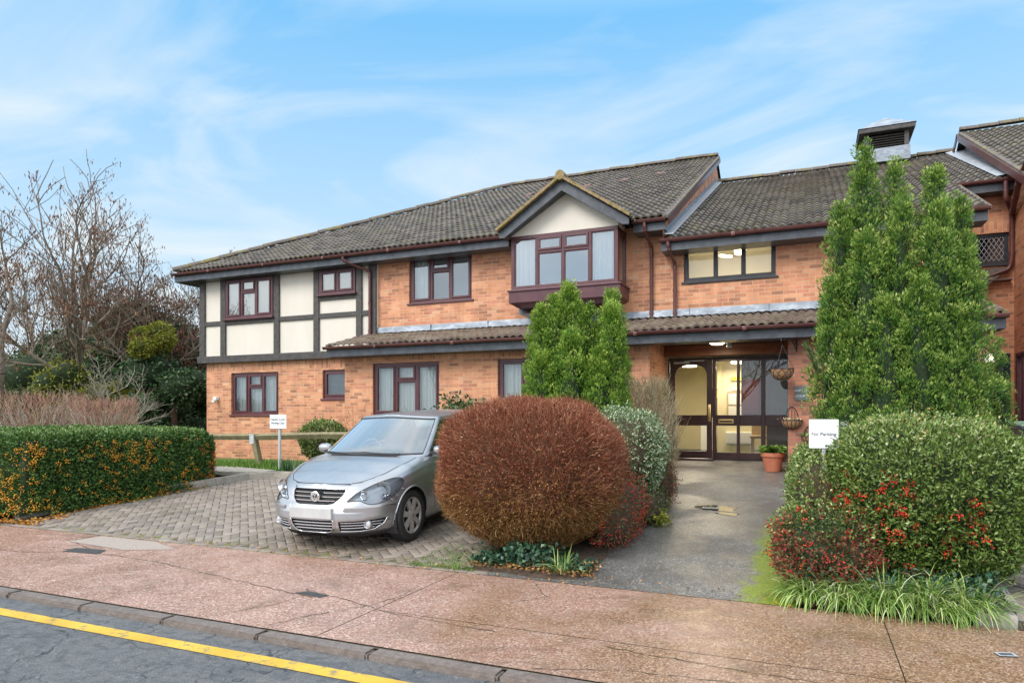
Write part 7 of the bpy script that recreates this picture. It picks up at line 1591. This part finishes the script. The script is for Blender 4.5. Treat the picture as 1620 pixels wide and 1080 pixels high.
# iron covers, drain and the stone edging end
mat('iron', (.10, .11, .12), (.17, .18, .20), 30, .45, .4, 60, metal=.4)
def cover(x, y, w, h, rot, label, pat=True, z=None):
    o = thing('drain_cover', label, 'cover', (x, y, 0)); m = MB(); z = (zg(y) + .012) if z is None else z; ca, sa = math.cos(rot), math.sin(rot)
    def Q(a, b, zz): return (x + a * ca - b * sa, y + a * sa + b * ca, zz)
    m.face([Q(-w, -h, z), Q(w, -h, z), Q(w, h, z), Q(-w, h, z)]); m.build('plate', 'iron', o); f = MB()
    for a0, a1, b0, b1 in ((-w, w, -h, -h + .015), (-w, w, h - .015, h), (-w, -w + .015, -h + .015, h - .015), (w - .015, w, -h + .015, h - .015)): f.face([Q(a0, b0, z + .004), Q(a1, b0, z + .004), Q(a1, b1, z + .004), Q(a0, b1, z + .004)])
    f.build('frame', 'galv', o); g = MB()
    if pat:
        for r_ in (.3, .55, .8): g.tube([Q(w * r_ * math.cos(a), h * r_ * math.sin(a), z + .004) for a in np.linspace(0, 6.28, 20)[:-1]], .005, 5, closed=True)
        g.build('raised_rings', 'galv', o)
cover(1.46, 6.03, .115, .095, .0, 'small square iron cover on the brown slab at the right edge')
cover(1.13, 5.15, .055, .035, .3, 'tiny dark iron stop tap cover set in the pavement', False, .005)
cover(-1.22, 9.5, .10, .08, .0, 'small dark gully grating in the entrance path', False)
es = thing('edging_stone', 'worn concrete kerb end beside the strap leaves at the right bay', 'kerb stone', (1.25, 5.95, 0)); m = MB(); m.box(1.10, 1.36, 5.85, 6.0, -.05, .085, .02); m.box(1.28, 1.39, 6.01, 6.5, -.05, .09, .015); m.build('stone', 'concrete_edge', es, smooth=30)
m = MB(); m.face([(1.40, 5.79, .003), (4.2, 5.79, .003), (4.2, 5.97, .010), (1.40, 5.97, .010)]); m.build('brown_slab', mat('brown_concrete', (.28, .16, .07), (.38, .24, .12), 5, .6, .4, 80), kind='structure')
# distant house with a chimney
hx, hy = at(95, 46)
HO = thing('distant_house', 'distant brown house with a squat brick chimney behind the bare trees', 'house', (hx, hy, 0))
mat('far_brick', (.22, .14, .10), (.30, .20, .15), 2, .9); mat('far_roof', (.14, .085, .065), (.20, .13, .10), 3, .9)
m = MB(); m.box(hx - 6, hx + 5, hy, hy + 8, 0, 5.0); m.build('wall', 'far_brick', HO)
m = MB(); m.prism([(hx - 6.4, hy - .4, 4.9), (hx + 5.4, hy - .4, 4.9), (hx + 3.8, hy + 4, 7.3), (hx - 4.8, hy + 4, 7.3)], (0, 0, .12)); m.face([(hx + 5.4, hy - .4, 5), (hx + 5.4, hy + 8.4, 5), (hx + 3.8, hy + 4, 7.4)]); rf = m.build('roof', 'far_roof', HO)
m = MB(); m.box(hx - .9, hx + .7, hy + 3.0, hy + 4.6, 6.5, 8.3); m.box(hx - 1.0, hx + .8, hy + 2.9, hy + 4.7, 8.1, 8.35); 
for k in range(3): m.lathe((hx - .6 + .5 * k, hy + 3.8, 8.35), [(.16, 0), (.13, .35), (.1, .35)], 10)
m.build('chimney', mat('far_chimney', (.26, .20, .12), (.34, .27, .17), 4, .9), rf)
for i in range(3): m = MB(); m.box(hx - 4.4 + 3 * i, hx - 3.2 + 3 * i, hy - .03, hy + .02, 2.9, 4.2); m.build('window', 'white', HO)
